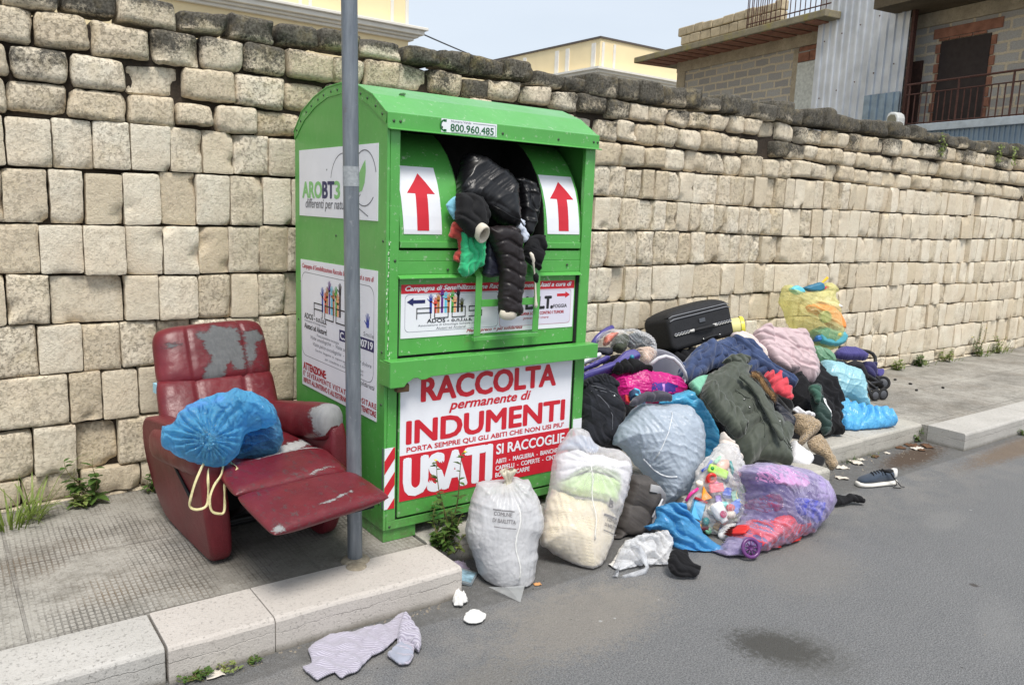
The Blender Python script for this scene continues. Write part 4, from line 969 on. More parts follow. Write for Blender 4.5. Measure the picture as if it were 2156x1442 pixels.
cushion('headrest', [(-.240, .80, .560), (.330, .80, .560), (.325, .945, .858), (-.220, .945, .838)], .07, .05, 70, 56, 3.6, .10, .003, 3, t_head, lambda a, b: seamx(a, -.46, .025, .010) + seamx(a, .5, .025, .010) + .012 * (1 - a ** 2) * (1 - b * .4))
cushion('backrest', [(-.275, .62, .33), (.305, .62, .33), (.328, .815, .61), (-.245, .815, .61)], .062, .06, 60, 40, 4.0, .03, .005, 9, lambda a, b: (a * 0, a * 0, a * 0 + .2), lambda a, b: seamx(a, -.40, .04, .012) + seamx(a, .42, .04, .012))
cushion('seat_cushion', [(-.26, .02, .36), (.25, .02, .36), (.26, .66, .335), (-.27, .66, .335)], .072, .08, 50, 44, 2.6, .06, .004, 14,
        lambda a, b: (.5 + 1.3 * np.maximum(inpoly(a, b, [(-.15, -.93), (.15, -.9), (.45, -.85), (.96, -.62), (.92, -.42), (.6, -.55), (.2, -.72), (-.1, -.82)]), -2), a * 0 + .72, a * 0 + .5))
# footrest in two padded sections, rising a little towards the seat
cushion('footrest', [(-.285, -.252, .378), (.205, -.245, .382), (.222, .03, .408), (-.262, .02, .404)], .036, .03, 54, 34, 3, .03, .003, 22,
        lambda a, b: (.5 + 1.5 * np.maximum(np.maximum(inpoly(a, b, [(-.85, .6), (.9, .95), (.95, .72), (.3, .66), (-.3, .72)]), inpoly(a, b, [(.28, -.89), (.7, -.77), (.72, -.80), (.3, -.94)])), -2), a * 0 + .62, a * 0 + .85), lambda a, b: .004 * np.sin(a * 4))
cushion('footrest', [(-.262, -.545, .318), (.240, -.505, .342), (.206, -.25, .382), (-.284, -.258, .378)], .034, .036, 54, 34, 3, .03, .003, 25,
        lambda a, b: (.5 + 1.5 * np.maximum(np.maximum(inpoly(a, b, [(-.15, -.60), (.15, -.52), (.48, -.40), (.5, -.44), (.2, -.57), (.0, -.65)]), inpoly(a, b, [(-.96, -.86), (-.86, -.8), (-.84, -.97), (-.95, -.99)])), -2), a * 0 + .4, a * 0 + .9))
obj('footrest_board', MB().prism([(-.47, .300), (-.47, .312), (-.2, .352), (.0, .375), (.0, .36), (-.2, .338)], -.215, .185, 'x', M=CH), M_MECH, chair)
# side panels lean outward; arm pads roll over them
prof = [(.02, .012), (.07, .0), (.56, .004), (.64, .05), (.73, .30), (.745, .44), (.66, .50), (.02, .55), (-.035, .50), (-.05, .30), (-.02, .06)]
def roundpoly(poly, it=2):
    for _ in range(it):
        q = []
        for i in range(len(poly)):
            a, c = poly[i], poly[(i + 1) % len(poly)]; q += [(a[0] * .75 + c[0] * .25, a[1] * .75 + c[1] * .25), (a[0] * .25 + c[0] * .75, a[1] * .25 + c[1] * .75)]
        poly = q
    return poly
prof = roundpoly(prof)
for sg, x0, x1, lean in ((-1, -.280, -.195, .055), (1, .200, .270, .035)):
    b = MB(); n = len(prof); vs = []
    cy, cz = .34, .27
    for xx, sc in ((x0, .965), (x0 + .014, 1), (x1 - .014, 1), (x1, .965)):
        for y, z in prof:
            yy, zz = cy + (y - cy) * sc, cz + (z - cz) * sc; bulge = .02 * math.sin(max(0, min(1, zz / .55)) * math.pi) * (1 if (xx < x0 + .02) == (sg < 0) else 0) * sg
            vs.append(CH @ Vector((xx + sg * lean * max(zz, 0) / .55 + bulge, yy, zz)))
    fs = [tuple(range(n))[::-1], tuple(range(3 * n, 4 * n))] + [(r * n + i, r * n + (i + 1) % n, (r + 1) * n + (i + 1) % n, (r + 1) * n + i) for r in range(3) for i in range(n)]
    b.add(vs, fs); obj('side_panel', b, M_LEAP, chair, smooth=True, bevel=.012, seg=3, angle=50)
def armpad(sg, torn):
    nu, nv = 40, 28; vs = []; tv = []
    for i in range(nu + 1):
        u = i / nu; y = .60 - u * .62; c = Vector((sg * (.298 if sg < 0 else .252) , y, (.425 if sg > 0 else .385) + (.105 if sg > 0 else .085) * u)); e = min(1, max(0.0, 1 - ((abs(u - .5) * 2) ** 7))) ** .5
        w = .062 * (.45 + .55 * e) if 0 < i < nu else .02; h = (.078 + .012 * u) * (.45 + .55 * e) if 0 < i < nu else .02
        for k in range(nv):
            t = 2 * math.pi * k / nv; cs, sn = math.cos(t), math.sin(t); x = w * math.copysign(abs(cs) ** .75, cs); z = h * math.copysign(abs(sn) ** .75, sn)
            wob = .003 * mnoise.noise(Vector((u * 9, t * 2, sg))); vs.append(CH @ (c + Vector((x + wob, 0, z + wob))))
            tv.append((max(0, min(1, .5 + torn * (1.6 * (u - .84 + .05 * math.sin(3 * t)) if sn > -.75 else -.3))) if torn else 0, .5, .3, 1))
    fs = [(i * nv + k, i * nv + (k + 1) % nv, (i + 1) * nv + (k + 1) % nv, (i + 1) * nv + k) for i in range(nu) for k in range(nv)] + [tuple(range(nv))[::-1], tuple(range(nu * nv, nu * nv + nv))]
    o = obj('armrest', (vs, fs), M_LEA, chair, smooth=True)
    ca = o.data.color_attributes.new('torn', 'FLOAT_COLOR', 'POINT'); ca.data.foreach_set('color', np.array(tv).ravel()); return o
armpad(-1, 0); ar = armpad(1, 1); ar['label'] = 'armrest torn open at its front end'
# frame, scissor levers and dark interior box below the seat
mb = MB(); mb.box(-.22, .21, .30, .62, .03, .30, M=CH)
obj('interior_box', mb, plain('dark_interior', (12, 12, 13), .95, var=.2), chair)
mb = MB()
for sx2 in (-.17, .16):
    mb.ribbon([CH @ Vector(p) for p in ((sx2, .33, .24), (sx2, .10, .16), (sx2, -.12, .29))], .022, CH.to_3x3() @ Vector((1, 0, 0)), .005)
    mb.ribbon([CH @ Vector(p) for p in ((sx2 + .012, .28, .10), (sx2 + .012, -.02, .22), (sx2 + .012, -.30, .31))], .022, CH.to_3x3() @ Vector((1, 0, 0)), .005)
mb.tube([CH @ Vector((-.19, .14, .12)), CH @ Vector((.19, .14, .12))], .011, 10); mb.tube([CH @ Vector((-.2, .28, .05)), CH @ Vector((.2, .28, .05))], .014, 10)
obj('lever_mechanism', mb, M_MECH, chair)
obj('white_tag', MB().box(-.21, -.19, -.06, -.012, .205, .207, M=CH @ Matrix.Translation((0, 0, .07)) @ Matrix.Rotation(.5, 4, 'Y')), V_WHITE, chair)
obj('care_label', MB().box(-.248, -.232, .80, .84, .555, .60, M=CH), plain('pale_blue_tag', (150, 196, 214), .6, var=.2, vs=80), chair)
sl = MB(); sl.tube([CH @ Vector((-.331, .30 - .05 * k, .365 - .022 * k)) for k in range(5)], .007, 8); obj('recline_slot', sl, M_MECH, chair, smooth=True)
# ================================================================== outlines of the soft things: name | point in the world | facing | outline in metres on that plane
OUTLINES = """
heap|2.819 0.420 0.379|-0.201 -0.624 0.755|-1.017,.086 -.720,.435 -.296,.489 .376,.588 .861,.464 1.110,.208 1.025,-.090 .647,-.368 .241,-.562 -.140,-.568 -.326,-.431 -.521,-.311 -.840,-.360 -1.104,-.376
white_bag|0.430 -0.350 0.216|-0.420 -0.880 0.220|.007,.226 .023,.232 .042,.232 .074,.218 .105,.211 .143,.136 .168,.074 .167,.018 .145,-.055 .136,-.134 .128,-.207 .115,-.267 .040,-.300 -.048,-.277 -.091,-.245 -.122,-.183 -.165,-.072 -.185,.007 -.177,.085 -.146,.175 -.127,.215 -.078,.219
duvet_bag|0.856 -0.350 0.256|-0.349 -0.848 0.399|-.124,.189 -.096,.274 -.049,.332 -.004,.368 .058,.349 .103,.294 .137,.269 .201,.263 .249,.228 .276,.173 .258,.106 .210,-.011 .164,-.119 .120,-.212 .075,-.285 .015,-.341 -.033,-.309 -.090,-.256 -.167,-.201 -.211,-.160 -.198,-.066 -.177,.022 -.142,.124
backpack|1.314 -0.270 0.115|-0.420 -0.880 0.220|-.057,.154 -.020,.174 .054,.172 .112,.121 .120,.079 .100,.025 .073,-.023 .065,-.071 -.002,-.131 -.082,-.148 -.155,-.248 -.184,-.206 -.147,-.105 -.109,.031
clear_bag|1.111 -0.560 0.038|-0.348 -0.795 0.497|-.215,-.074 -.201,-.044 -.168,.009 -.121,.063 -.036,.087 .034,.093 .091,.102 .108,.057 .102,-.018 .072,-.069 .036,-.081 -.003,-.071 -.092,-.078 -.148,-.096 -.189,-.108 -.215,-.104
black_rag|1.135 -0.740 0.049|-0.252 -0.664 0.704|-.036,.074 -.008,.065 .025,.059 .031,.010 .068,-.026 .026,-.075 -.012,-.062 -.051,-.055 -.082,-.025 -.074,.025
blue_crumple|1.380 -0.520 0.052|-0.348 -0.795 0.497|-.130,.146 -.055,.163 .010,.153 .055,.070 .127,-.026 .196,-.093 .153,-.126 .073,-.129 .012,-.106 -.067,-.062 -.086,.004 -.117,.032 -.181,.035 -.210,.057 -.147,.073
grey_bag|1.622 -0.120 0.331|-0.399 -0.848 0.349|-.273,.049 -.258,.108 -.223,.166 -.169,.225 -.100,.269 .042,.264 .178,.259 .215,.213 .247,.160 .253,.069 .247,-.013 .231,-.094 .185,-.170 .108,-.244 .035,-.278 -.012,-.283 -.034,-.268 -.057,-.203 -.095,-.129 -.148,-.063 -.217,.019
blue_back_bag|2.109 0.040 0.395|-0.420 -0.880 0.220|-.266,.115 -.221,.148 -.147,.175 -.072,.195 -.007,.127 .046,.056 .099,-.044 .113,-.114 .090,-.192 .035,-.247 -.018,-.196 -.031,-.028 -.103,.085
jeans|1.453 0.200 0.540|-0.390 -0.781 0.488|-.120,.046 -.107,.125 -.052,.148 .010,.165 .068,.134 .097,.101 .098,.064 .134,.009 .137,-.028 .115,-.092 .074,-.186 -.039,-.242 -.145,-.214 -.135,-.090
pink_bag|1.984 0.380 0.559|-0.300 -0.699 0.649|-.230,.064 -.212,.080 -.173,.068 -.076,.135 -.004,.128 .063,.097 .143,.076 .233,.050 .251,.013 .267,-.032 .202,-.080 .103,-.100 -.077,-.118 -.184,-.095 -.225,-.018
pink_opening|1.883 0.440 0.633|-0.150 -0.501 0.852|-.131,-.018 -.106,.017 -.048,.046 .015,.049 .069,.028 .112,-.005 .135,-.031 .062,-.034 .004,-.037 -.054,-.040 -.105,-.029
navy_jacket|2.824 0.500 0.617|-0.201 -0.602 0.773|-.348,-.045 -.274,.022 -.171,.097 -.021,.159 .129,.181 .249,.131 .309,.064 .301,-.023 .315,-.087 .399,-.154 .463,-.219 .420,-.279 .298,-.178 .137,-.116 .038,-.057 -.085,-.054 -.150,-.093 -.246,-.151 -.339,-.174 -.367,-.126
cream_sheet|3.268 0.620 0.642|-0.201 -0.602 0.773|-.106,.125 -.015,.147 .049,.107 .088,.044 .106,-.033 .097,-.123 .063,-.181 .044,-.136 .033,-.046 -.026,.031 -.089,.071
mauve_jacket|3.554 0.520 0.589|-0.350 -0.720 0.600|-.254,.154 -.183,.198 -.110,.237 -.009,.227 .186,.222 .229,.162 .231,.094 .248,.014 .250,-.078 .228,-.169 .171,-.226 .096,-.222 .028,-.194 -.064,-.156 -.144,-.098 -.165,-.027 -.201,.065
yellow_bag|4.379 0.840 0.785|-0.420 -0.880 0.220|-.286,.154 -.262,.262 -.240,.292 -.165,.284 -.058,.256 .072,.259 .095,.299 .161,.320 .246,.247 .201,.211 .238,.132 .251,.033 .273,-.057 .262,-.156 .211,-.226 .123,-.256 .016,-.227 -.048,-.178 -.110,-.100 -.184,-.071 -.245,.056
green_bag|4.297 0.660 0.537|-0.348 -0.795 0.497|-.114,.067 -.039,.067 .032,.046 .086,-.005 .093,-.067 .053,-.097 -.020,-.086 -.080,-.066 -.107,.005
light_blue_bag|4.025 0.300 0.412|-0.403 -0.765 0.503|-.164,.132 -.149,.161 -.085,.161 .027,.134 .099,.105 .151,.068 .170,.020 .173,-.037 .160,-.121 .171,-.205 .149,-.219 .096,-.196 .047,-.150 -.007,-.131 -.091,-.169 -.132,-.132 -.158,-.067 -.185,.018
blue_sheet|3.940 0.070 0.189|-0.249 -0.549 0.798|-.253,.172 -.190,.137 -.105,.153 -.059,.124 .009,.100 .087,.076 .195,.074 .244,.051 .264,-.005 .242,-.082 .159,-.113 .049,-.137 -.075,-.155 -.191,-.157 -.228,-.114 -.237,-.049 -.236,.038
striped_trousers|3.307 0.040 0.309|-0.300 -0.699 0.649|-.036,.164 .006,.178 .032,.145 .011,.072 .021,.009 .027,-.054 .014,-.116 -.019,-.185 -.069,-.200 -.069,-.122 -.090,-.051 -.078,.038 -.059,.110
black_jacket_right|3.506 0.100 0.262|-0.300 -0.699 0.649|-.240,.239 -.153,.306 -.097,.329 -.080,.237 -.004,.207 .018,.159 .033,.093 .066,.026 .090,-.039 .074,-.085 .091,-.140 .063,-.166 -.033,-.172 -.094,-.188 -.167,-.132 -.207,-.032 -.254,.052 -.261,.145
red_cloth|3.064 0.220 0.460|-0.252 -0.664 0.704|-.092,.067 -.048,.109 .002,.111 .038,.114 .054,.085 .075,.048 .082,-.002 .080,-.052 .069,-.108 .040,-.124 .003,-.099 -.041,-.069 -.072,-.061 -.061,.002 -.079,.045
black_fleece|2.940 0.080 0.375|-0.252 -0.664 0.704|-.077,.078 -.025,.073 .017,.044 .055,.019 .068,-.016 .045,-.056 .007,-.101 -.024,-.093 -.054,-.052 -.075,-.004
parka|2.437 -0.020 0.424|-0.252 -0.664 0.704|-.267,.154 -.241,.199 -.197,.250 -.131,.301 -.051,.353 .009,.379 .083,.371 .128,.336 .162,.342 .169,.308 .135,.268 .150,.221 .170,.174 .182,.122 .189,.057 .198,-.001 .228,-.052 .259,-.085 .274,-.117 .261,-.165 .231,-.225 .204,-.284 .181,-.341 .159,-.387 .124,-.362 .068,-.336 -.017,-.325 -.123,-.371 -.143,-.347 -.138,-.267 -.135,-.208 -.136,-.178 -.158,-.105 -.197,-.042 -.232,-.004 -.255,.034 -.271,.097
parka_sleeve|2.065 -0.130 0.474|-0.252 -0.664 0.704|-.093,.134 -.062,.193 -.024,.204 .008,.179 .011,.118 .035,.070 .076,.021 .101,-.039 .103,-.097 .078,-.142 .047,-.174 .018,-.161 .002,-.127 -.020,-.092 -.045,-.050 -.067,.003 -.087,.062
parka_lining|2.616 -0.070 0.357|-0.252 -0.664 0.704|-.044,.308 -.003,.314 .030,.246 .042,.192 .049,.127 .052,.068 .088,.016 .117,-.024 .106,-.067 .057,-.127 -.001,-.180 -.009,-.137 .007,-.063 .011,.012 .007,.102 -.009,.194
parka_fur|2.717 0.100 0.556|-0.252 -0.664 0.704|-.040,.076 -.004,.130 .022,.129 .033,.088 .016,.027 .036,-.008 .052,-.042 .031,-.081 -.004,-.096 -.018,-.066 -.024,-.013 -.036,.041
beige_cloth|1.914 -0.330 0.345|-0.252 -0.664 0.704|-.009,.116 .005,.076 .040,.053 .050,.019 .055,-.030 .052,-.083 .050,-.104 .032,-.109 .011,-.076 -.022,-.047 -.045,-.019 -.073,-.007 -.042,.051
mint_cloth|2.227 0.200 0.561|-0.252 -0.664 0.704|-.055,.013 -.007,.046 .053,.062 .083,.056 .039,-.013 -.011,-.068 -.043,-.033
grey_hood|1.585 -0.010 0.581|-0.252 -0.664 0.704|-.131,-.036 -.093,.003 -.031,.026 .047,.034 .119,.016 .129,-.014 .069,-.022 -.024,-.019 -.095,-.042
toy_bag|1.685 -0.470 0.153|-0.399 -0.848 0.349|-.077,.176 -.051,.211 -.009,.253 .056,.301 .117,.286 .151,.192 .172,.121 .188,.050 .189,-.062 .141,-.129 .099,-.176 .036,-.194 -.038,-.184 -.095,-.151 -.165,-.091 -.192,-.008 -.138,.060 -.103,.128
purple_bag|1.936 -0.690 0.125|-0.020 -0.924 0.382|-.226,.243 -.155,.264 -.026,.260 .128,.217 .258,.187 .341,.122 .376,.042 .368,-.030 .278,-.109 .187,-.141 .061,-.165 -.168,-.187 -.374,-.179 -.464,-.150 -.503,-.122 -.441,-.083 -.370,-.052 -.265,.015 -.228,.075 -.220,.170
red_bundle|1.936 -0.690 0.125|-0.020 -0.924 0.382|-.370,-.040 -.334,-.012 -.274,.007 -.193,.005 -.121,.009 -.066,.004 -.049,-.045 .002,-.045 .064,-.038 .082,-.088 .115,-.099 .174,-.142 .100,-.155 -.014,-.164 -.228,-.168 -.316,-.150 -.350,-.095
blue_bundle|1.936 -0.690 0.125|-0.020 -0.924 0.382|.007,.064 .069,.053 .134,.027 .181,.010 .215,-.038 .186,-.094 .122,-.100 .045,-.067 -.027,-.026 -.032,.020
navy_bundle|1.936 -0.690 0.125|-0.020 -0.924 0.382|-.221,.099 -.173,.117 -.129,.105 -.126,.055 -.161,.017 -.226,.029 -.236,.057
pink_bundle|1.936 -0.690 0.125|-0.020 -0.924 0.382|-.202,.230 -.126,.250 -.042,.246 .059,.222 .141,.162 .119,.105 .046,.089 -.118,.135 -.201,.176
lilac_blanket|1.936 -0.690 0.125|-0.020 -0.924 0.382|.164,.163 .247,.160 .322,.109 .367,.063 .368,-.004 .322,-.067 .229,-.121 .175,-.101 .149,-.012 .147,.081
white_cloth|2.783 -0.200 0.149|-0.252 -0.664 0.704|-.020,.101 .003,.069 .044,.029 .069,-.004 .070,-.041 .032,-.075 .010,-.099 -.038,-.078 -.085,-.045 -.062,.028
black_shoe_cloth|2.869 -0.260 0.109|-0.252 -0.664 0.704|-.064,-.034 -.019,.049 .028,.041 .053,.007 .042,-.021 -.001,-.049 -.041,-.050
black_strap|2.601 -0.600 0.061|-0.199 -0.398 0.896|-.080,.154 -.051,.142 -.053,.066 -.028,.011 .039,.009 .095,.018 .150,-.026 .134,-.046 .077,-.034 .005,-.058 -.070,-.055 -.094,-.018 -.092,.056
clear_hoop_bag|2.200 0.760 0.722|-0.348 -0.795 0.497|-.255,.010 -.235,.058 -.192,.098 -.130,.123 -.062,.123 .026,.123 .102,.099 .151,.059 .178,.010 .177,-.030 .166,-.074 .140,-.117 .080,-.131 .043,-.117 .013,-.049 -.052,-.029 -.148,-.019 -.213,.000
shirt|-0.352 -0.545 0.000|0.000 0.000 1.000|-.235,-.000 -.197,.007 -.175,.096 -.148,.117 -.071,.147 -.050,.134 -.005,.122 .066,.119 .121,.100 .169,.113 .206,.134 .235,.147 .249,.134 .226,.069 .217,.015 .208,-.045 .175,-.104 .150,-.133 .144,-.107 .118,-.151 .084,-.180 .053,-.167 .050,-.129 .047,-.091 .077,-.072 .110,-.047 .127,-.010 .095,-.029 .050,-.055 -.002,-.067 -.036,-.089 -.082,-.123 -.119,-.127 -.151,-.133 -.155,-.087 -.221,-.102 -.233,-.047
tissue_ball|0.136 -0.420 0.000|0.000 0.000 1.000|-.037,-.006 .006,.055 .029,.046 .036,-.003 .018,-.031 -.018,-.051 -.043,-.031
tissue_flat|0.104 -0.577 0.000|0.000 0.000 1.000|-.048,.003 -.013,.044 .033,.057 .046,.034 .051,-.010 .012,-.043 -.015,-.043 -.038,-.024
hood_jacket|0.495 0.020 1.680|-0.101 -0.909 0.404|-.150,-.038 -.131,.056 -.092,.153 -.025,.159 .039,.143 .093,.101 .138,.065 .165,.008 .153,-.096 .138,-.173 .088,-.177 .044,-.162 -.008,-.120 -.056,-.090 -.119,-.080
left_sleeve|0.362 -0.070 1.579|-0.100 -0.974 0.201|-.064,.077 .006,.083 .056,.062 .087,.003 .072,-.061 .025,-.096 -.014,-.106 -.043,-.075 -.078,-.036 -.069,.026
quilt_sleeve|0.562 -0.100 1.335|-0.099 -0.994 0.050|-.126,.184 -.070,.197 .038,.185 .061,.088 .072,.023 .070,-.048 .057,-.119 .053,-.197 .010,-.207 -.052,-.196 -.056,-.117 -.054,-.029 -.075,.058 -.105,.116
black_puffer|0.759 0.050 1.594|-0.100 -0.974 0.201|-.090,.139 -.032,.156 .039,.130 .058,.071 .046,-.024 .023,-.087 -.009,-.125 -.052,-.113 -.049,-.002 -.050,.098
black_garment|0.738 -0.050 1.421|-0.100 -0.974 0.201|-.053,.048 -.002,.064 .049,.068 .059,.031 .046,-.018 .032,-.049 .018,-.098 -.007,-.086 -.041,-.067 -.066,-.031
green_cloth|0.388 -0.050 1.397|-0.099 -0.994 0.050|-.049,.096 .006,.077 .058,.090 .067,.052 .061,-.040 .027,-.063 -.012,-.089 -.045,-.092 -.063,-.063 -.057,.005
red_cloth_hang|0.324 -0.020 1.447|-0.099 -0.994 0.050|-.013,.091 .025,.063 .032,.012 .026,-.034 .016,-.083 -.012,-.074 -.006,-.046 .013,-.023 .006,.014 -.031,.028
navy_pouch|0.502 -0.040 1.361|-0.099 -0.994 0.050|-.038,.105 .006,.065 .040,.024 .045,-.053 -.006,-.064 -.040,-.053 -.044,-.006
blue_mask|0.302 -0.015 1.599|-0.099 -0.994 0.050|-.028,.010 .022,.049 .029,-.016 .010,-.051
pale_cloth|0.676 -0.030 1.510|-0.100 -0.974 0.201|-.028,.054 .013,.037 .008,.006 .031,-.030 .003,-.061 -.027,-.037 -.035,.005
chair_bag|-0.649 0.170 0.699|-0.295 -0.787 0.541|-.213,-.014 -.211,.016 -.168,.022 -.152,.051 -.106,.096 -.045,.129 .025,.147 .074,.158 .139,.140 .197,.103 .226,.038 .211,.007 .112,-.020 .092,-.080 .071,-.124 .017,-.155 -.037,-.154 -.105,-.130 -.166,-.094 -.201,-.059
chair_bag2|-0.437 0.270 0.622|-0.295 -0.787 0.541|-.105,.078 -.061,.143 -.001,.149 .045,.123 .072,.055 .089,-.028 .067,-.084 .015,-.105 -.059,-.111 -.110,-.099 -.118,-.019
purple_panel|1.775 0.500 0.666|-0.298 -0.745 0.596|-.189,-.041 -.071,.006 .026,.046 .079,.084 .111,.107 .159,.121 .190,.111 .210,.087 .213,.066 .191,.049 .141,.029 .102,.013 .038,-.014 -.035,-.048 -.115,-.074 -.198,-.098
purple_rail|1.752 0.600 0.676|-0.298 -0.745 0.596|-.099,-.027 -.025,.010 .064,.055 .097,.058 .109,.046 .096,.027 .016,-.011 -.042,-.035 -.104,-.055
white_rail|1.775 0.660 0.699|-0.298 -0.745 0.596|-.076,-.018 -.006,.017 .049,.042 .066,.035 .070,.021 .051,.004 -.008,-.021 -.081,-.049
navy_bag_bit|1.897 0.720 0.728|-0.298 -0.745 0.596|-.086,.018 -.043,.020 .028,.024 .083,.014 .081,-.020 .045,-.035 .019,-.025 -.063,-.014 -.092,-.019
hoop_green|2.116 0.800 0.749|-0.348 -0.795 0.497|-.051,-.019 -.031,.024 .011,.049 .051,.054 .080,.020 .058,-.039 .015,-.073 -.031,-.058
hoop_orange|2.093 0.850 0.771|-0.348 -0.795 0.497|-.047,-.029 -.027,.020 .015,.044 .074,.045 .039,.005 .001,-.029 -.035,-.049
hoop_white|2.288 0.720 0.666|-0.348 -0.795 0.497|-.070,.030 -.018,.049 .046,.049 .077,.019 .076,-.020 .041,-.059 .004,-.078 -.033,-.058 -.047,-.019
hoop_blackstuff|2.328 0.800 0.754|-0.348 -0.795 0.497|-.120,-.010 -.074,.045 -.012,.055 .045,.035 .084,-.010 .101,-.060 .077,-.095 .032,-.060 -.017,-.050 -.068,-.060
bear_body|2.920 -0.100 0.266|-0.252 -0.664 0.704|-.088,.075 -.034,.093 .029,.085 .072,.063 .105,.028 .108,-.014 .073,-.045 .015,-.075 -.054,-.116 -.084,-.102 -.047,-.050 -.072,-.016 -.073,.029
bear_leg|2.930 -0.240 0.154|-0.252 -0.664 0.704|-.067,.073 -.022,.102 .023,.113 .049,.067 .057,.010 .064,-.047 .066,-.103 .027,-.131 -.004,-.099 -.009,-.037 -.071,.016
bear_ear_cloth|2.939 -0.060 0.336|-0.252 -0.664 0.704|-.067,.029 -.027,.047 -.008,.013 .060,.001 .068,-.029 .026,-.017 -.030,-.009
stripe_a|3.289 0.030 0.285|-0.300 -0.699 0.649|-.012,.054 .006,.063 -.007,-.013 -.012,-.062 -.019,-.048 -.017,.005
stripe_b|3.289 0.030 0.285|-0.300 -0.699 0.649|.012,.063 .022,.056 .010,-.005 .001,-.062 -.010,-.064 -.002,-.009
stripe_c|3.289 0.030 0.285|-0.300 -0.699 0.649|.027,.053 .033,.044 .021,-.005 .005,-.062 .002,-.044 .015,.004
green_hanky|3.236 0.060 0.421|-0.300 -0.699 0.649|-.033,.050 .020,.058 .045,.031 .025,-.045 -.000,-.080 -.021,-.062 -.018,-.027 -.037,.010
orange_bit|3.897 0.450 0.515|-0.348 -0.795 0.497|-.010,.024 .027,.029 .014,-.019 -.024,-.038
pale_fill|3.849 0.360 0.353|-0.348 -0.795 0.497|-.032,.103 .010,.131 .011,.047 .049,-.047 .074,-.112 .016,-.102 -.028,-.037 -.066,.019
stroller_canopy|4.907 0.780 0.454|-0.298 -0.596 0.745|-.156,.018 -.113,.058 -.037,.078 .051,.073 .115,.034 .151,-.018 .115,-.051 .002,-.052 -.108,-.046 -.160,-.021
stroller_seat|5.129 0.700 0.355|-0.303 -0.808 0.505|-.101,.035 .001,.044 .038,.021 .020,-.055 -.024,-.120 -.097,-.075
stroller_pocket|5.304 0.720 0.293|-0.303 -0.808 0.505|-.037,.023 .043,.016 .028,-.034 -.023,-.055 -.051,-.021
quilt|0.856 -0.350 0.256|-0.349 -0.848 0.399|-.138,.085 -.092,.063 -.025,.034 .044,.024 .113,.007 .144,-.033 .166,-.100 .117,-.206 .072,-.279 .017,-.325 -.032,-.297 -.089,-.246 -.159,-.195 -.200,-.158 -.187,-.067 -.167,.021
green_sheet|0.856 -0.350 0.256|-0.349 -0.848 0.399|-.112,.109 -.037,.139 .048,.152 .152,.124 .185,.096 .170,.011 .127,.007 .031,.031 -.038,.047 -.091,.076
white_towels|0.856 -0.350 0.256|-0.349 -0.848 0.399|-.096,.234 -.013,.264 .055,.235 .126,.226 .202,.196 .255,.187 .240,.107 .196,-.010 .156,.018 .152,.124 .048,.149 -.038,.132 -.108,.116
blue_cloth_top|0.856 -0.350 0.256|-0.349 -0.848 0.399|-.087,.260 -.052,.306 -.000,.331 .056,.322 .102,.274 .091,.240 .021,.249 -.034,.258
white_contents|0.430 -0.350 0.216|-0.420 -0.880 0.220|-.128,.144 -.046,.160 .029,.152 .117,.112 .155,.062 .152,.007 .129,-.060 .122,-.139 .116,-.200 .027,-.257 -.054,-.240 -.110,-.183 -.153,-.079 -.168,.000 -.159,.079
yb_orange|4.379 0.840 0.785|-0.420 -0.880 0.220|-.062,.118 .025,.139 .123,.130 .198,.082 .250,.003 .259,-.077 .172,-.077 .097,-.019 .044,.040 -.031,.059
yb_teal|4.379 0.840 0.785|-0.420 -0.880 0.220|-.035,-.099 .064,-.049 .172,-.077 .258,-.096 .267,-.166 .211,-.216 .113,-.226 .006,-.197
yb_white|4.379 0.840 0.785|-0.420 -0.880 0.220|.026,.159 .156,.161 .232,.122 .220,.092 .100,.100
yb_blue|4.379 0.840 0.785|-0.420 -0.880 0.220|-.036,-.129 .019,-.108 .039,-.158 .006,-.187 -.037,-.178
yb_topblue|4.379 0.840 0.785|-0.420 -0.880 0.220|-.112,.265 -.025,.297 .062,.313 .083,.259 .028,.228 -.069,.236
yb_cyan|4.379 0.840 0.785|-0.420 -0.880 0.220|-.241,.253 -.176,.284 -.123,.255 -.102,.221 -.167,.205 -.220,.224
yb_yel|4.379 0.840 0.785|-0.420 -0.880 0.220|.138,-.107 .193,-.097 .186,-.142 .142,-.147
toy_bag_in|1.685 -0.470 0.153|-0.399 -0.848 0.349|-.077,.176 -.051,.211 -.009,.253 .056,.301 .117,.286 .151,.192 .172,.121 .188,.050 .189,-.062 .141,-.129 .099,-.176 .036,-.194 -.038,-.184 -.095,-.151 -.165,-.091 -.192,-.008 -.138,.060 -.103,.128
purple_bag_in|1.936 -0.690 0.125|-0.020 -0.924 0.382|-.226,.243 -.155,.264 -.026,.260 .128,.217 .258,.187 .341,.122 .376,.042 .368,-.030 .278,-.109 .187,-.141 .061,-.165 -.168,-.187 -.374,-.179 -.464,-.150 -.503,-.122 -.441,-.083 -.370,-.052 -.265,.015 -.228,.075 -.220,.170
chair_bag_in|-0.437 0.270 0.622|-0.295 -0.787 0.541|-.075,.011 -.045,.067 .015,.073 .060,.055 .079,-.028 .060,-.076 .000,-.097 -.066,-.102 -.092,-.069
cb_a|-0.649 0.170 0.699|-0.295 -0.787 0.541|-.159,.044 -.113,.081 -.044,.102 -.023,.070 -.070,.049 -.124,.028
cb_b|-0.649 0.170 0.699|-0.295 -0.787 0.541|-.027,.094 -.003,.116 .025,.116 .040,.084 .005,.065
cb_c|-0.437 0.270 0.622|-0.295 -0.787 0.541|-.008,.041 .015,.065 .053,.056 .060,.022 .015,.016
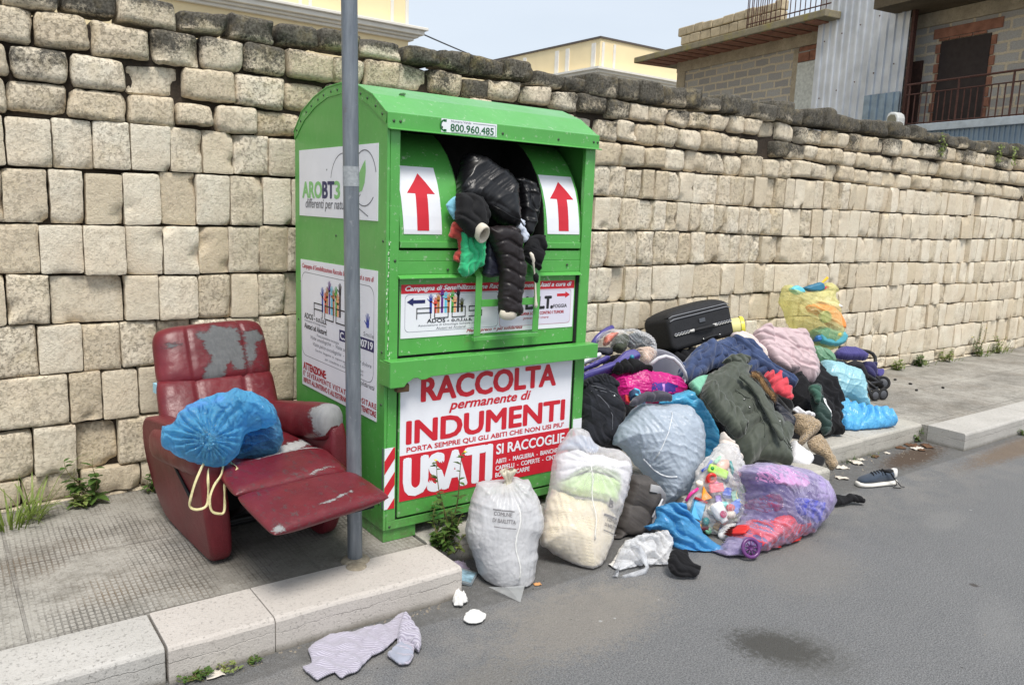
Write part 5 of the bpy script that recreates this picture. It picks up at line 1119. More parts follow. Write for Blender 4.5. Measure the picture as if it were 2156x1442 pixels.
parka_hood|2.583 0.200 0.648|-0.252 -0.664 0.704|-.111,.009 -.068,.042 -.006,.056 .055,.047 .089,.015 .046,-.015 .004,-.061 -.031,-.087 -.049,-.066 -.022,-.027 -.059,-.006
parka_flap|2.444 -0.020 0.501|-0.252 -0.664 0.704|-.033,.149 -.013,.135 .032,.089 .069,.036 .077,-.040 .087,-.128 .103,-.214 .090,-.309 .062,-.320 .047,-.248 .036,-.151 .022,-.057 .003,.025 -.029,.090 -.051,.117
parka_hem|2.627 -0.020 0.123|-0.252 -0.664 0.704|-.121,.069 -.070,.035 .005,.012 .101,.014 .158,-.008 .216,.008 .203,-.048 .174,-.096 .131,-.075 .078,-.048 -.011,-.031 -.099,-.045 -.129,-.006
shirt_sleeve|-0.352 -0.545 0.000|0.000 0.000 1.000|.132,-.013 .167,.046 .204,.091 .242,.129 .227,.068 .215,.008 .205,-.051 .175,-.104 .148,-.132 .148,-.094 .140,-.058 .112,-.056
shirt_lining|-0.352 -0.545 0.000|0.000 0.000 1.000|.049,-.091 .082,-.068 .125,-.048 .145,-.085 .127,-.134 .099,-.168 .064,-.174 .050,-.151
navy_sleeve|2.824 0.500 0.617|-0.201 -0.602 0.773|.143,.185 .262,.131 .314,.020 .331,-.081 .467,-.212 .420,-.279 .307,-.185 .218,-.077 .181,.038 .137,.111
navy_collar|2.824 0.500 0.617|-0.201 -0.602 0.773|-.245,.035 -.144,.103 -.021,.159 .002,.093 .025,-.001 -.064,-.005 -.176,-.037 -.280,-.054
mauve_sleeve|3.554 0.520 0.589|-0.350 -0.720 0.600|-.251,.150 -.183,.198 -.118,.228 -.087,.172 -.102,.052 -.026,-.052 .041,-.143 -.051,-.156 -.136,-.091 -.191,-.001 -.223,.078
jeans_waist|1.453 0.200 0.540|-0.390 -0.781 0.488|-.109,.125 -.051,.153 .015,.167 .085,.125 .094,.097 .054,.087 .009,.106 -.055,.111 -.110,.083
black_sleeve|3.506 0.100 0.262|-0.300 -0.699 0.649|-.100,.320 -.070,.237 .002,.198 .033,.093 .063,.017 .011,.004 -.030,.103 -.071,.180 -.113,.238
"""
from mathutils.bvhtree import BVHTree
# ------------------------------------------------------------------ soft things: pillow from an outline, then buckled like real cloth
OL = {}
for line in OUTLINES.strip().split('\n'):
    k, p, n, s = line.split('|'); OL[k] = (np.array([float(x) for x in p.split()]), np.array([float(x) for x in n.split()]), np.array([[float(x) for x in q.split(',')] for q in s.split()]))
def smooth_outline(pts, sp, sharp=.35):
    n = len(pts); out = []
    for i in range(n):
        p0, p1, p2, p3 = pts[i - 1], pts[i], pts[(i + 1) % n], pts[(i + 2) % n]; L = np.hypot(*(p2 - p1)); m = max(1, int(round(L / sp)))
        for k in range(m):
            t = k / m; h = .5 * ((2 * p1) + (-p0 + p2) * t + (2 * p0 - 5 * p1 + 4 * p2 - p3) * t * t + (-p0 + 3 * p1 - 3 * p2 + p3) * t ** 3)
            out.append(h * (1 - sharp) + (p1 + (p2 - p1) * t) * sharp)
    return np.array(out)
def edge_dist(Q, poly):
    A = poly; B = np.roll(poly, -1, 0); AB = B - A; L2 = (AB ** 2).sum(1) + 1e-12; best = np.full(len(Q), 1e9)
    for i in range(len(A)):
        t = np.clip(((Q - A[i]) @ AB[i]) / L2[i], 0, 1); d = Q - A[i] - t[:, None] * AB[i]; best = np.minimum(best, (d ** 2).sum(1))
    return np.sqrt(best)
def inside(Q, poly):
    x, y = Q[:, 0], Q[:, 1]; r = np.zeros(len(Q), bool); n = len(poly)
    for i in range(n):
        (x0, y0), (x1, y1) = poly[i], poly[(i + 1) % n]
        r ^= ((y0 > y) != (y1 > y)) & (x < (x1 - x0) * (y - y0) / ((y1 - y0) if y1 != y0 else 1e-12) + x0)
    return r
def colour_edges(E, nv):
    """split constraints into groups that share no vertex"""
    last = [0] * nv; groups = []; used = [0] * nv
    for k in range(len(E)):
        a, b = E[k]; m = used[a] | used[b]; c = 0
        while m >> c & 1: c += 1
        used[a] |= 1 << c; used[b] |= 1 << c
        while len(groups) <= c: groups.append([])
        groups[c].append(k)
    return [np.array(g) for g in groups]
def buckle(P, tris, fixed, N, ex, iters, kb, keep, lim, seed, aniso=None):
    nv = len(P); T = np.array(tris); e = np.concatenate([T[:, [0, 1]], T[:, [1, 2]], T[:, [2, 0]]]); opp = np.concatenate([T[:, 2], T[:, 0], T[:, 1]])
    key = np.sort(e, 1); code = key[:, 0].astype(np.int64) * nv + key[:, 1]; order = np.argsort(code, kind='stable'); cs = code[order]
    first = np.concatenate([[True], cs[1:] != cs[:-1]]); E = key[order][first]
    dup = np.nonzero(~first)[0]; bend = np.stack([opp[order][dup - 1], opp[order][dup]], 1)
    P0 = P.copy(); X = P.copy()
    L = np.linalg.norm(P0[E[:, 1]] - P0[E[:, 0]], axis=1)
    mid = (P0[E[:, 0]] + P0[E[:, 1]]) / 2; loc = np.clip(.55 + .9 * fbm(mid, 9, 2, seed + 3), 0, 1.6)
    sc = 1 + ex * loc
    if aniso is not None:
        d = (P0[E[:, 1]] - P0[E[:, 0]]) / (L[:, None] + 1e-9); c = np.abs(d @ aniso); sc = 1 + ex * loc * (.15 + 1.5 * c ** 2)
    L1 = L * sc; Lb = np.linalg.norm(P0[bend[:, 1]] - P0[bend[:, 0]], axis=1)
    g1 = colour_edges(E.tolist(), nv); g2 = colour_edges(bend.tolist(), nv)
    G1 = [(E[g, 0], E[g, 1], L1[g]) for g in g1]; G2 = [(bend[g, 0], bend[g, 1], Lb[g]) for g in g2 if len(g)]
    free = (~fixed)[:, None].astype(float)
    if aniso is None: X = X + N * (fbm(P0, 24, 3, seed) * .006)[:, None] * free
    else: X = X + N * (fbm(P0 * 5 + np.outer(P0 @ aniso, aniso) * 24, 1.0, 3, seed) * .007)[:, None] * free
    w = free[:, 0]
    for it_ in range(iters):
        for (i, j, l) in G1:
            d = X[j] - X[i]; q = np.sqrt((d * d).sum(1)) + 1e-12; ws = w[i] + w[j] + 1e-9; c = (.9 * (q - l) / q / ws)[:, None] * d
            X[i] += c * w[i][:, None]; X[j] -= c * w[j][:, None]
        for (i, j, l) in G2:
            d = X[j] - X[i]; q = np.sqrt((d * d).sum(1)) + 1e-12; s = np.where(q < l, kb * (q - l) / q, 0); c = (s * .5)[:, None] * d
            X[i] += c * w[i][:, None]; X[j] -= c * w[j][:, None]
        D = P0 - X; dn = (D * N).sum(1)[:, None] * N; X += (dn * keep + (D - dn) * keep * 2) * free
    D = X - P0; dn = (D * N).sum(1); cl = np.clip(dn, -lim, lim); X += ((cl - dn)[:, None] * N)
    return X
SURF = {}; BV = {}
def settle(P, zmin):
    z = P[:, 2]; low = zmin + .003; P = P.copy(); P[:, 2] = np.where(z < low + .02, low + .02 * np.exp(np.clip((z - low - .02) / .02, -8, 0)), z); return P
def surf_bvh(key):
    F3, tr, P0, U, V, n = SURF[key]
    if key not in BV: BV[key] = BVHTree.FromPolygons([Vector(p) for p in F3], tr.tolist())
    return BV[key], n
def tuck(P, key, gap):
    """press the points back until they lie under the film of the sack they are in"""
    b, n = surf_bvh(key); nv = Vector(n); P = P.copy()
    for i in range(len(P)):
        p = Vector(P[i]); hit = b.ray_cast(p + nv * 1.0, -nv, 2.0)
        if hit[0] is None: P[i] = p - nv * .05; continue
        over = (p - hit[0]).dot(nv) + gap
        if over > 0: P[i] = p - nv * over
    return P
def puff(key, name, mat, T, Tb=None, sp=None, ex=.08, D=None, kb=.25, iters=60, keep=.01, folds=(), pleats=(), lumps=(), zmin=None, parent=None, push=0.0, aniso=None, seed=None, lim=.05, label=None, cat=None, group=None, sharp=.35, fn=None, rim=1.0, curl=0.0, open_back=False, inside_of=None, taut=False, rag=1.0, flat=None):
    cloth = not taut and ex > 0
    P0, n, pts = OL[key]; n = n / np.linalg.norm(n)
    U = np.cross([0, 0, 1.0], n) if abs(n[2]) < .99 else np.array([1.0, 0, 0]); U /= np.linalg.norm(U); V = np.cross(n, U)
    seed = (sum(map(ord, key)) * 7) % 991 if seed is None else seed
    area = .5 * abs(np.dot(pts[:, 0], np.roll(pts[:, 1], -1)) - np.dot(pts[:, 1], np.roll(pts[:, 0], -1)))
    if sp is None: sp = float(np.clip(math.sqrt(area / 4200), .0042, .013))
    if .5 * (np.dot(pts[:, 0], np.roll(pts[:, 1], -1)) - np.dot(pts[:, 1], np.roll(pts[:, 0], -1))) < 0: pts = pts[::-1]
    poly = smooth_outline(pts, sp, sharp); nb = len(poly)
    jit = np.stack([vnoise(np.c_[poly, np.zeros(nb) + seed], 60, 1), vnoise(np.c_[poly, np.zeros(nb) + seed], 60, 2)], 1) * sp * .35; poly = poly + jit
    tg = np.roll(poly, -1, 0) - np.roll(poly, 1, 0); nrm2 = np.stack([tg[:, 1], -tg[:, 0]], 1) / (np.linalg.norm(tg, axis=1)[:, None] + 1e-9)
    sz = math.sqrt(area); poly = poly + nrm2 * ((fbm(np.c_[poly, np.full(nb, seed * .7)], 4.5 / sz, 3, seed + 2) * .045 + np.abs(fbm(np.c_[poly, np.full(nb, seed * .7)], 10 / sz, 2, seed + 4)) * -.03) * sz * (.6 * rag if taut else rag))[:, None]
    lo, hi = poly.min(0), poly.max(0); rs = np.random.RandomState(seed)
    xs = np.arange(lo[0], hi[0], sp); ys = np.arange(lo[1], hi[1], sp * .866); gx, gy = np.meshgrid(xs, ys); gx = gx + (np.arange(len(ys)) % 2)[:, None] * sp / 2
    G = np.c_[gx.ravel(), gy.ravel()] + rs.uniform(-.18, .18, (gx.size, 2)) * sp; G = G[inside(G, poly)]; G = G[edge_dist(G, poly) > sp * .55]
    Q = np.concatenate([poly, G])
    r = delaunay_2d_cdt([Vector(q) for q in Q], [(i, (i + 1) % nb) for i in range(nb)], [], 0, 1e-7)
    Q = np.array([tuple(v) for v in r[0]]); tr = np.array([f for f in r[2] if len(f) == 3]); cen = Q[tr].mean(1); tr = tr[inside(cen, poly)]
    a = Q[tr[:, 1]] - Q[tr[:, 0]]; b = Q[tr[:, 2]] - Q[tr[:, 0]]; s_ = a[:, 0] * b[:, 1] - a[:, 1] * b[:, 0]; tr = np.where((s_ < 0)[:, None], tr[:, ::-1], tr)
    d = edge_dist(Q, poly); bnd = d < 1e-6
    Dm = D or max(.02, d.max() * (.95 if taut else .5)); FA = 1.05 if taut else 1.75
    if aniso is None and folds: aniso = folds[0][0]
    prof = np.sqrt(np.maximum(0, 1 - (1 - np.clip(d / Dm, 0, 1)) ** 2))
    rimh = .012 if cloth else 0.0
    h = (T - rimh) * prof + rimh; fade = np.clip(d / ((.10 if cloth else .16) * Dm) + (.25 if cloth else 0), 0, 1)
    S3 = np.c_[Q, np.zeros(len(Q)) + seed * .37]
    for fi, (ang, lam, amp) in enumerate(folds):
        ca, sa = math.cos(ang), math.sin(ang); s = Q[:, 0] * ca + Q[:, 1] * sa + .25 * lam * fbm(S3, .8 / lam, 2, seed + fi) * 2 + (.30 if cloth else .12) * math.sqrt(area) * fbm(S3, 1.6 / math.sqrt(area), 2, seed + 11 + fi)
        sn_ = np.abs(np.sin(math.pi * s / lam)); rdg = 1 - sn_; mod = np.clip(.6 + .9 * fbm(S3, .45 / lam, 2, seed + 5), 0, 1.4); h = h + FA * amp * (1 if fi == 0 or not cloth else .55) * ((sn_ ** .75 - .62) if (cloth and fi % 2 == 0) else (rdg ** 2.2 - .28)) * mod * fade
    for (pu, pv, k, amp, R) in pleats:
        dx, dy = Q[:, 0] - pu, Q[:, 1] - pv; rr = np.hypot(dx, dy); th = np.arctan2(dy, dx) + .25 * fbm(S3, 7, 2, seed)
        h = h + amp * (np.abs(np.sin(k * th + 2 * fbm(np.c_[np.cos(th), np.sin(th), rr * 3], 2.2, 2, seed))) - .5) * np.exp(-(rr / R) ** 2) * np.clip(rr / .02, 0, 1) * fade
    for (lu, lv, lr, lh) in lumps: h = h + lh * np.exp(-(((Q[:, 0] - lu) ** 2 + (Q[:, 1] - lv) ** 2) / lr ** 2)) * fade
    if fn is not None: h = h + fn(Q, fade)
    W_ = P0 + Q[:, :1] * U + Q[:, 1:] * V - n * push; F3 = W_ + h[:, None] * n
    # outward normals of the front for the buckling
    fnm = np.cross(F3[tr[:, 1]] - F3[tr[:, 0]], F3[tr[:, 2]] - F3[tr[:, 0]]); vn = np.zeros_like(F3)
    for k in range(3): np.add.at(vn, tr[:, k], fnm)
    vn /= np.linalg.norm(vn, axis=1)[:, None] + 1e-12
    if ex > 0:
        av = None if aniso is None else math.cos(aniso) * U + math.sin(aniso) * V
        F3 = buckle(F3, tr, bnd & (not cloth), vn, ex * (.5 if cloth else 1), iters, kb, keep, lim, seed, av)
    if curl: F3 = F3 + n * (curl * fbm(S3, 8, 2, seed + 9) * np.exp(-d / .03))[:, None]
    if inside_of:
        F3 = tuck(F3, inside_of, .007)
    if zmin is not None: F3 = settle(F3, zmin)
    SURF[key] = (F3, tr, P0, U, V, n); BV.pop(key, None)
    Tb = T * .5 if Tb is None else Tb
    keepv = ~bnd; bi = np.full(len(Q), -1); 
    if curl or open_back or cloth: bi = np.arange(len(Q)) + len(Q); B3 = F3 - n * .003 - (prof * Tb)[:, None] * n * (0 if open_back else 1) - ((rimh * .6) * n if cloth else 0)
    else:
        bi[bnd] = np.nonzero(bnd)[0]; bi[keepv] = np.arange(keepv.sum()) + len(Q); B3 = (W_ - (Tb * prof)[:, None] * n)[keepv]
    VV = np.concatenate([F3, B3]); FF = tr.tolist() + bi[tr][:, ::-1].tolist()
    if curl or open_back or cloth:
        be = [(i, (i + 1) % nb) for i in range(nb)]; FF += [[j, i, i + len(Q), j + len(Q)] for i, j in be]
    if zmin is not None: VV = settle(VV, zmin)
    me = bpy.data.meshes.new(name); me.from_pydata(VV.tolist(), [], FF); me.polygons.foreach_set('use_smooth', [True] * len(me.polygons)); me.materials.append(mat)
    o = bpy.data.objects.new(name, me); COL.objects.link(o)
    if parent is not None: o.parent = parent; o.matrix_parent_inverse = parent.matrix_basis.inverted()
    if label: tag(o, label, cat, group)
    return o
def at(key, u, v, off=.0):
    """point of a soft thing's front surface above the plane point (u, v)"""
    F3, tr, P0, U, V, n = SURF[key]
    if key not in BV: BV[key] = BVHTree.FromPolygons([Vector(p) for p in F3], tr.tolist())
    o = P0 + u * U + v * V + n * .6; hit = BV[key].ray_cast(Vector(o), Vector(-n), 1.2)
    p = hit[0] if hit[0] is not None else Vector(P0 + u * U + v * V)
    return p + Vector(n) * off
def printed(key, rows, mat, parent, ang=0.0, boxes=()):
    """ink on the front of a soft thing: rows of text laid on its creased surface"""
    b = MB(); ca, sa = math.cos(ang), math.sin(ang)
    for (txt, u, v, h, w) in rows:
        vs, fs = text_mesh(txt, h, Matrix.Identity(4), bold=.04, width=w, align='CENTER')
        b.add([at(key, u + p.x * ca - p.y * sa, v + p.x * sa + p.y * ca, .0015) for p in vs], fs)
    for (u, v, w, h) in boxes:
        m = 12; vs = []; fs = []
        for i in range(m + 1):
            for s in (0, 1):
                x = -w / 2 + w * i / m; y = -h / 2 + h * s; vs.append(at(key, u + x * ca - y * sa, v + x * sa + y * ca, .0013))
        b.add(vs, [(2 * i, 2 * i + 2, 2 * i + 3, 2 * i + 1) for i in range(m)])
    return obj('bag_print', b, mat, parent, recalc=False)
def strand(name, key, uv, w, mat, parent, off=.003, th=.0015):
    pts = [at(key, u, v, off) for u, v in uv]; return obj(name, MB().ribbon(pts, w, Vector(SURF[key][5]), th), mat, parent, smooth=True)
# ================================================================== clothes hanging out of the hatch
C_BLACK = fabric('black_cloth', (20, 20, 23), .85, .25, sheen=.05); C_NAVY = fabric('navy_cloth', (40, 50, 76), .85, .22); C_COAL = fabric('charcoal_cloth', (24, 24, 26), .8, .22, sheen=.05)
C_NYLON = plain('black_nylon', (17, 17, 20), .36, var=.2, vs=14, bump=.12, bs=300, spec=.4); C_QUILT = plain('dark_brown_nylon', (34, 28, 29), .40, var=.18, vs=12, bump=.12, bs=260, spec=.4)
C_CREAM = fabric('cream_rib', (206, 198, 182), .9, .08); C_GREEN = fabric('green_jersey', (52, 176, 120), .85, .12); C_RED = fabric('red_jersey', (176, 70, 62), .88, .14)
hj = puff('hood_jacket', 'jacket', C_NYLON, .085, .10, ex=.06, kb=.5, folds=((.9, .10, .010), (2.3, .08, .008)), seed=4, aniso=2.2, label='black hooded jacket spilling out of the middle of the bin hatch', cat='jacket', group='clothes hanging from the hatch')
ls = puff('left_sleeve', 'sleeve', C_COAL, .055, .05, ex=.06, folds=((.5, .05, .010),), parent=hj, seed=6, kb=.5)
cf = MB(); c0 = Vector((.384, -.142, 1.493)); ax = Vector((.18, -.80, -.50)).normalized(); Mr = Matrix.Translation(c0) @ ax.to_track_quat('Z', 'X').to_matrix().to_4x4() @ Matrix.Rotation(.35, 4, 'Z')
cf.lathe([(.030, -.03), (.040, -.024), (.044, -.008), (.043, .006), (.038, .012), (.032, .008), (.029, -.006), (.028, -.04)], Mr, 28, sx=1.06, sy=.72); obj('ribbed_cuff', cf, C_CREAM, hj, smooth=True)
zp = MB(); zp.tube([at('hood_jacket', u, v, .004) for u, v in ((-.01, -.10), (.03, -.125), (.07, -.15), (.12, -.165), (.17, -.168))], .003, 6); obj('zip', zp, C_NYLON, hj, smooth=True)
qs = puff('quilt_sleeve', 'sleeve', C_QUILT, .062, .06, ex=.05, kb=.5, seed=5, label='long quilted dark brown sleeve hanging down over the hoop handle', cat='jacket', group='clothes hanging from the hatch', iters=40,
          fn=lambda Q, fade: fade * (-.010 * (.5 + .8 * np.abs(fbm(np.c_[Q, Q[:, 0] * 0], 12, 2, 5))) * np.exp(-(((Q[:, 1] - .145 + .12 * Q[:, 0] + .012 * np.sin(Q[:, 0] * 40)) % .062 - .031) / .007) ** 2) - .006 * np.exp(-((Q[:, 0] - .02) / .008) ** 2)))
cf = MB(); cf.lathe([(.030, .03), (.040, .024), (.043, .008), (.042, -.006), (.036, -.011), (.030, -.006), (.028, .02)], Matrix.Translation((.543, -.128, 1.134)) @ Matrix.Rotation(.35, 4, 'X') @ Matrix.Rotation(-.06, 4, 'Y'), 28, sx=1.02, sy=.72); obj('ribbed_cuff', cf, C_CREAM, qs, smooth=True)
puff('black_puffer', 'jacket', C_NYLON, .06, .08, ex=.10, kb=.3, folds=((.3, .06, .010), (1.5, .08, .010)), label='crumpled black padded jacket at the right inside the hatch', cat='jacket', group='clothes hanging from the hatch')
puff('black_garment', 'shoulder_bag', C_BLACK, .045, .05, ex=.08, folds=((1.1, .07, .012),), label='limp black cloth bag hanging at the right end of the hatch', cat='bag', group='clothes hanging from the hatch')
puff('green_cloth', 't_shirt', C_GREEN, .035, .03, ex=.14, kb=.2, folds=((.2, .035, .010), (1.9, .05, .012)), label='bright green crumpled t-shirt hanging below the cream cuff', cat='t-shirt', group='clothes hanging from the hatch')
puff('red_cloth_hang', 'shirt', C_RED, .03, .03, ex=.14, folds=((.8, .04, .012),), label='brick red cloth hanging behind the green t-shirt', cat='shirt', group='clothes hanging from the hatch')
puff('navy_pouch', 'pouch', plain('navy_nylon', (26, 28, 42), .45, var=.2), .045, .03, ex=.06, folds=((1.2, .06, .01),), label='dark navy padded pouch between the green t-shirt and quilted sleeve', cat='pouch', group='clothes hanging from the hatch')
puff('blue_mask', 'face_mask', fabric('pale_blue_nonwoven', (124, 186, 208), .8, .06), .018, .012, ex=.03, folds=((1.45, .02, .006),), label='pale blue face mask stuck at the left edge of the hatch', cat='face mask', group='clothes hanging from the hatch')
puff('pale_cloth', 'rag', fabric('pale_grey_cloth', (196, 204, 220), .85, .1), .025, .02, ex=.16, folds=((.6, .035, .012),), label='small crumpled pale grey rag beside the limp black bag', cat='rag', group='clothes hanging from the hatch')
sk = MB(); pts = [(.687, -.085, 1.412), (.694, -.088, 1.398), (.702, -.088, 1.378), (.715, -.08, 1.34), (.729, -.075, 1.29), (.737, -.072, 1.23), (.742, -.07, 1.185), (.744, -.07, 1.165), (.745, -.07, 1.152)]
for i in range(len(pts) - 1): pass
sk.tube(pts, [.006, .0105, .010, .0042, .004, .0042, .006, .0095, .004], 10); o_ = tag(obj('paddle_stick', sk, plain('ivory_plastic', (222, 214, 200), .4, var=.05), None, smooth=True), 'thin ivory plastic stick with paddle ends dangling from the limp black bag', 'stick', 'clothes hanging from the hatch')
obj('black_band', MB().tube([(.728, -.075, 1.315), (.731, -.078, 1.30), (.735, -.075, 1.285), (.738, -.074, 1.27)], [.008, .014, .013, .008], 10), C_BLACK, o_, smooth=True)

# ================================================================== blue sack on the recliner
F_BLUE = film('blue_film', (112, 198, 252), .42, (168, 220, 252), .08, .22, .75, 16, .8)
cb = puff('chair_bag', 'rubbish_sack', F_BLUE, .115, .13, ex=0.07, kb=0.2, pleats=((-.02, -.085, 11, .034, .17),), folds=((.4, .06, .012), (1.4, .07, .012)), lumps=((-.13, .05, .06, .03), (.09, .09, .06, .03), (-.02, .10, .045, -.025), (.02, -.02, .05, -.02)), rag=1.2, zmin=.50, keep=.006, lim=.04, taut=True, label='bright blue plastic sack with yellow drawstrings slumped on the recliner seat', cat='rubbish bag', iters=80)
puff('chair_bag2', 'lobe', film('clear_blue_film', (120, 200, 252), .74, (176, 222, 252), .07, .2, .6, 16, .8), .095, .08, ex=0.08, kb=0.2, folds=((1.35, .04, .010), (2.0, .07, .012)), zmin=.48, keep=.006, parent=cb, iters=80, taut=True)
for key_, col, lab in (('cb_a', (206, 120, 180), 'pink cloth showing through the blue sack at upper left'), ('cb_b', (214, 130, 190), 'mauve cloth showing through the top of the blue sack'), ('cb_c', (196, 160, 206), 'lilac cloth showing at the right lobe of the blue sack')):
    puff(key_, 'bundled_cloth', fabric('cloth_' + key_, col), .14, .04, ex=.05, folds=((.7, .05, .01),), inside_of='chair_bag2' if key_ == 'cb_c' else 'chair_bag', label=lab, cat='cloth', group='cloths inside the blue sack')
puff('chair_bag_in', 'bundled_cloth', fabric('purple_patterned_cloth', (74, 60, 120), .8, .4, rgb2=(30, 40, 90), vs=40), .095, .05, ex=.1, folds=((1.3, .04, .02),), push=.004, inside_of='chair_bag2', label='dark purple patterned cloth filling the right lobe of the blue sack', cat='cloth', group='cloths inside the blue sack', seed=77, zmin=.482)
M_STR = film('yellow_drawstring', (236, 228, 178), .0, None, .3, .08, .5)
for nm, pts in (('drawstring', [(-.684, .16, .600), (-.725, .10, .585), (-.764, .075, .526), (-.783, .075, .465), (-.786, .08, .428), (-.762, .075, .412), (-.726, .075, .421), (-.716, .08, .475), (-.715, .085, .532), (-.695, .15, .583)]),
                ('drawstring', [(-.63, .16, .58), (-.667, .07, .541), (-.703, .05, .505), (-.723, .04, .459), (-.718, .035, .413), (-.694, .03, .397), (-.671, .035, .40), (-.664, .045, .463), (-.661, .05, .508), (-.639, .06, .528), (-.605, .07, .554), (-.615, .14, .561)])):
    P = []; q = [Vector(p) for p in pts]
    for i in range(len(q) - 1):
        for k in range(4):
            t = k / 4; a, b_, c, d = q[max(i - 1, 0)], q[i], q[i + 1], q[min(i + 2, len(q) - 1)]; P.append(.5 * (2 * b_ + (c - a) * t + (2 * a - 5 * b_ + 4 * c - d) * t * t + (3 * b_ - a - 3 * c + d) * t ** 3))
    P.append(q[-1]); nr = [Vector((-.4 + .8 * math.sin(i * .5), -.8, .5 * math.cos(i * .33))).normalized() for i in range(len(P))]
    obj(nm, MB().ribbon(P, .010, nr, .0008), M_STR, cb, smooth=True)

# ================================================================== sacks in front of the bin
F_MILK = film('milky_film', (228, 228, 230), .34, (244, 244, 244), .22, .05, .55, 10, .3); F_CLEAR = film('clear_film', (236, 238, 242), .86, None, .1, .05, .3, 10, .5); F_HAZE = film('hazy_film', (232, 230, 232), .68, None, .16, .05, .4, 10, .3)
M_INK = plain('grey_bag_ink', (124, 122, 124), .6, var=.2)
C_WHITE = fabric('white_cotton', (222, 222, 226), .9, .07); C_GREYW = fabric('grey_white_textile', (196, 198, 202), .9, .10)
wb = puff('white_bag', 'rubbish_sack', F_MILK, .165, .12, ex=0.05, kb=0.3, pleats=((-.005, .255, 13, .022, .16),), folds=((1.45, .12, .007),), push=0.06, zmin=0, iters=80, keep=.008, aniso=.0, taut=True, label='milky white tied sack of bedding standing on the road before the bin', cat='rubbish bag')
nk = MB(); kp = at('white_bag', -.003, .222, .0); kn = [(.030, -.045), (.017, -.02), (.011, 0), (.016, .012), (.026, .03), (.030, .045), (.022, .05)]
vs = []
for r_, z in kn:
    for k in range(30): a = 2 * math.pi * k / 30; rr = r_ * (1 + .28 * math.sin(7 * a + z * 60)); vs.append(kp + Vector((rr * math.cos(a) * 1.2, rr * math.sin(a) * .8, z + .006 * math.sin(5 * a))))
nk.add(vs, [(i * 30 + k, i * 30 + (k + 1) % 30, (i + 1) * 30 + (k + 1) % 30, (i + 1) * 30 + k) for i in range(len(kn) - 1) for k in range(30)]); obj('knot', nk, film('cream_knot_film', (226, 220, 200), .1), wb, smooth=True)
strand('side_seam', 'white_bag', [(.02 + .012 * math.sin(i * .9), .13 - i * .032) for i in range(11)], .007, film('seam_film', (240, 240, 238), .05), wb)
printed('white_bag', [('COMUNE', -.045, .085, .016, .075), ('DI BARLETTA', -.04, .056, .016, .095)], M_INK, wb, -.12, [(-.04, .108, .09, .006), (-.035, .036, .095, .004)])
tri = MB(); tri.add([(.28, -.42, .03), (.42, -.49, .03), (.345, -.56, .004), (.335, -.48, .04)], [(0, 3, 2), (3, 1, 2)]); obj('corner_flap', tri, film('flap_film', (196, 198, 198), .55), wb)
puff('white_contents', 'bedding', C_GREYW, .13, .08, ex=.10, folds=((.3, .12, .016), (1.9, .15, .012)), push=0.06, zmin=.004, inside_of='white_bag', label='grey white bedding packed inside the milky white tied sack', cat='bedding')
db = puff('duvet_bag', 'rubbish_sack', F_HAZE, .135, .10, ex=0.045, kb=0.3, pleats=((.05, .18, 10, .016, .16),), folds=((1.6, .10, .006),), push=0.045, zmin=0, iters=70, keep=.010, aniso=.1, taut=True, label='tall clear sack of folded bedding leaning on the bin, open at top', cat='rubbish bag')
strand('side_seam', 'duvet_bag', [(.02 + .006 * math.sin(i), .17 - i * .03) for i in range(12)], .005, film('seam_film2', (240, 240, 238), .2), db)
printed('duvet_bag', [('B', .105, -.02, .034, .024), ('COMUNE', .118, -.088, .014, .07), ('DI BARLETTA', .11, -.112, .014, .085)], M_INK, db, -.33, [(.11, -.062, .085, .010), (.105, -.132, .09, .005), (.104, .012, .006, .022), (.108, .006, .016, .006)])
def quilted(name, rgb):
    t = NT(name); co = t.coord(); c = lin(rgb); w = t.n('ShaderNodeTexWave', wave_type='BANDS', bands_direction='DIAGONAL'); w.inputs['Scale'].default_value = 38; w.inputs['Distortion'].default_value = 3.5; w.inputs['Detail'].default_value = 3; t.l(co, w.inputs['Vector'])
    col = t.mix(t.rng(w.outputs['Fac'], .0, .5), tuple(x * .93 for x in c), c)
    return t.done(t.bsdf(col, .85, 0, t.bump(w.outputs['Fac'], .25, .005), **{'Sheen Weight': .2}))
G_IN = 'bedding inside the tall clear sack'
puff('quilt', 'bedding', quilted('cream_quilting', (226, 214, 184)), .122, .05, ex=.05, folds=((.2, .22, .016), (1.2, .25, .010)), push=0.045, zmin=.005, inside_of='duvet_bag', label='cream quilted mattress cover filling the lower half of the tall clear sack', cat='bedding', group=G_IN)
puff('green_sheet', 'bedding', fabric('pale_green_sheet', (196, 222, 164), .88, .08), .112, .03, ex=.05, folds=((.1, .09, .012),), push=0.045, inside_of='duvet_bag', label='folded pale green sheet in the middle of the tall clear sack', cat='bedding', group=G_IN)
puff('white_towels', 'bedding', C_WHITE, .108, .04, ex=.07, folds=((.2, .08, .014),), push=0.045, inside_of='duvet_bag', label='white towels below the mouth of the tall clear sack', cat='bedding', group=G_IN)
puff('blue_cloth_top', 'bedding', fabric('blue_grey_print', (150, 166, 190), .88, .3), .07, .03, ex=.08, folds=((.5, .06, .014),), push=0.045, inside_of='duvet_bag', label='blue grey printed cloth at the very top of the tall clear sack', cat='bedding', group=G_IN)
bp = puff('backpack', 'backpack', plain('taupe_nylon', (70, 66, 64), .7, var=.15, vs=20, bump=.3, bs=300), .10, .08, ex=.04, kb=.5, folds=((1.0, .14, .01),), push=.03, zmin=0, label='taupe and grey carrycot seat slumped behind the tall clear sack', cat='baby seat')
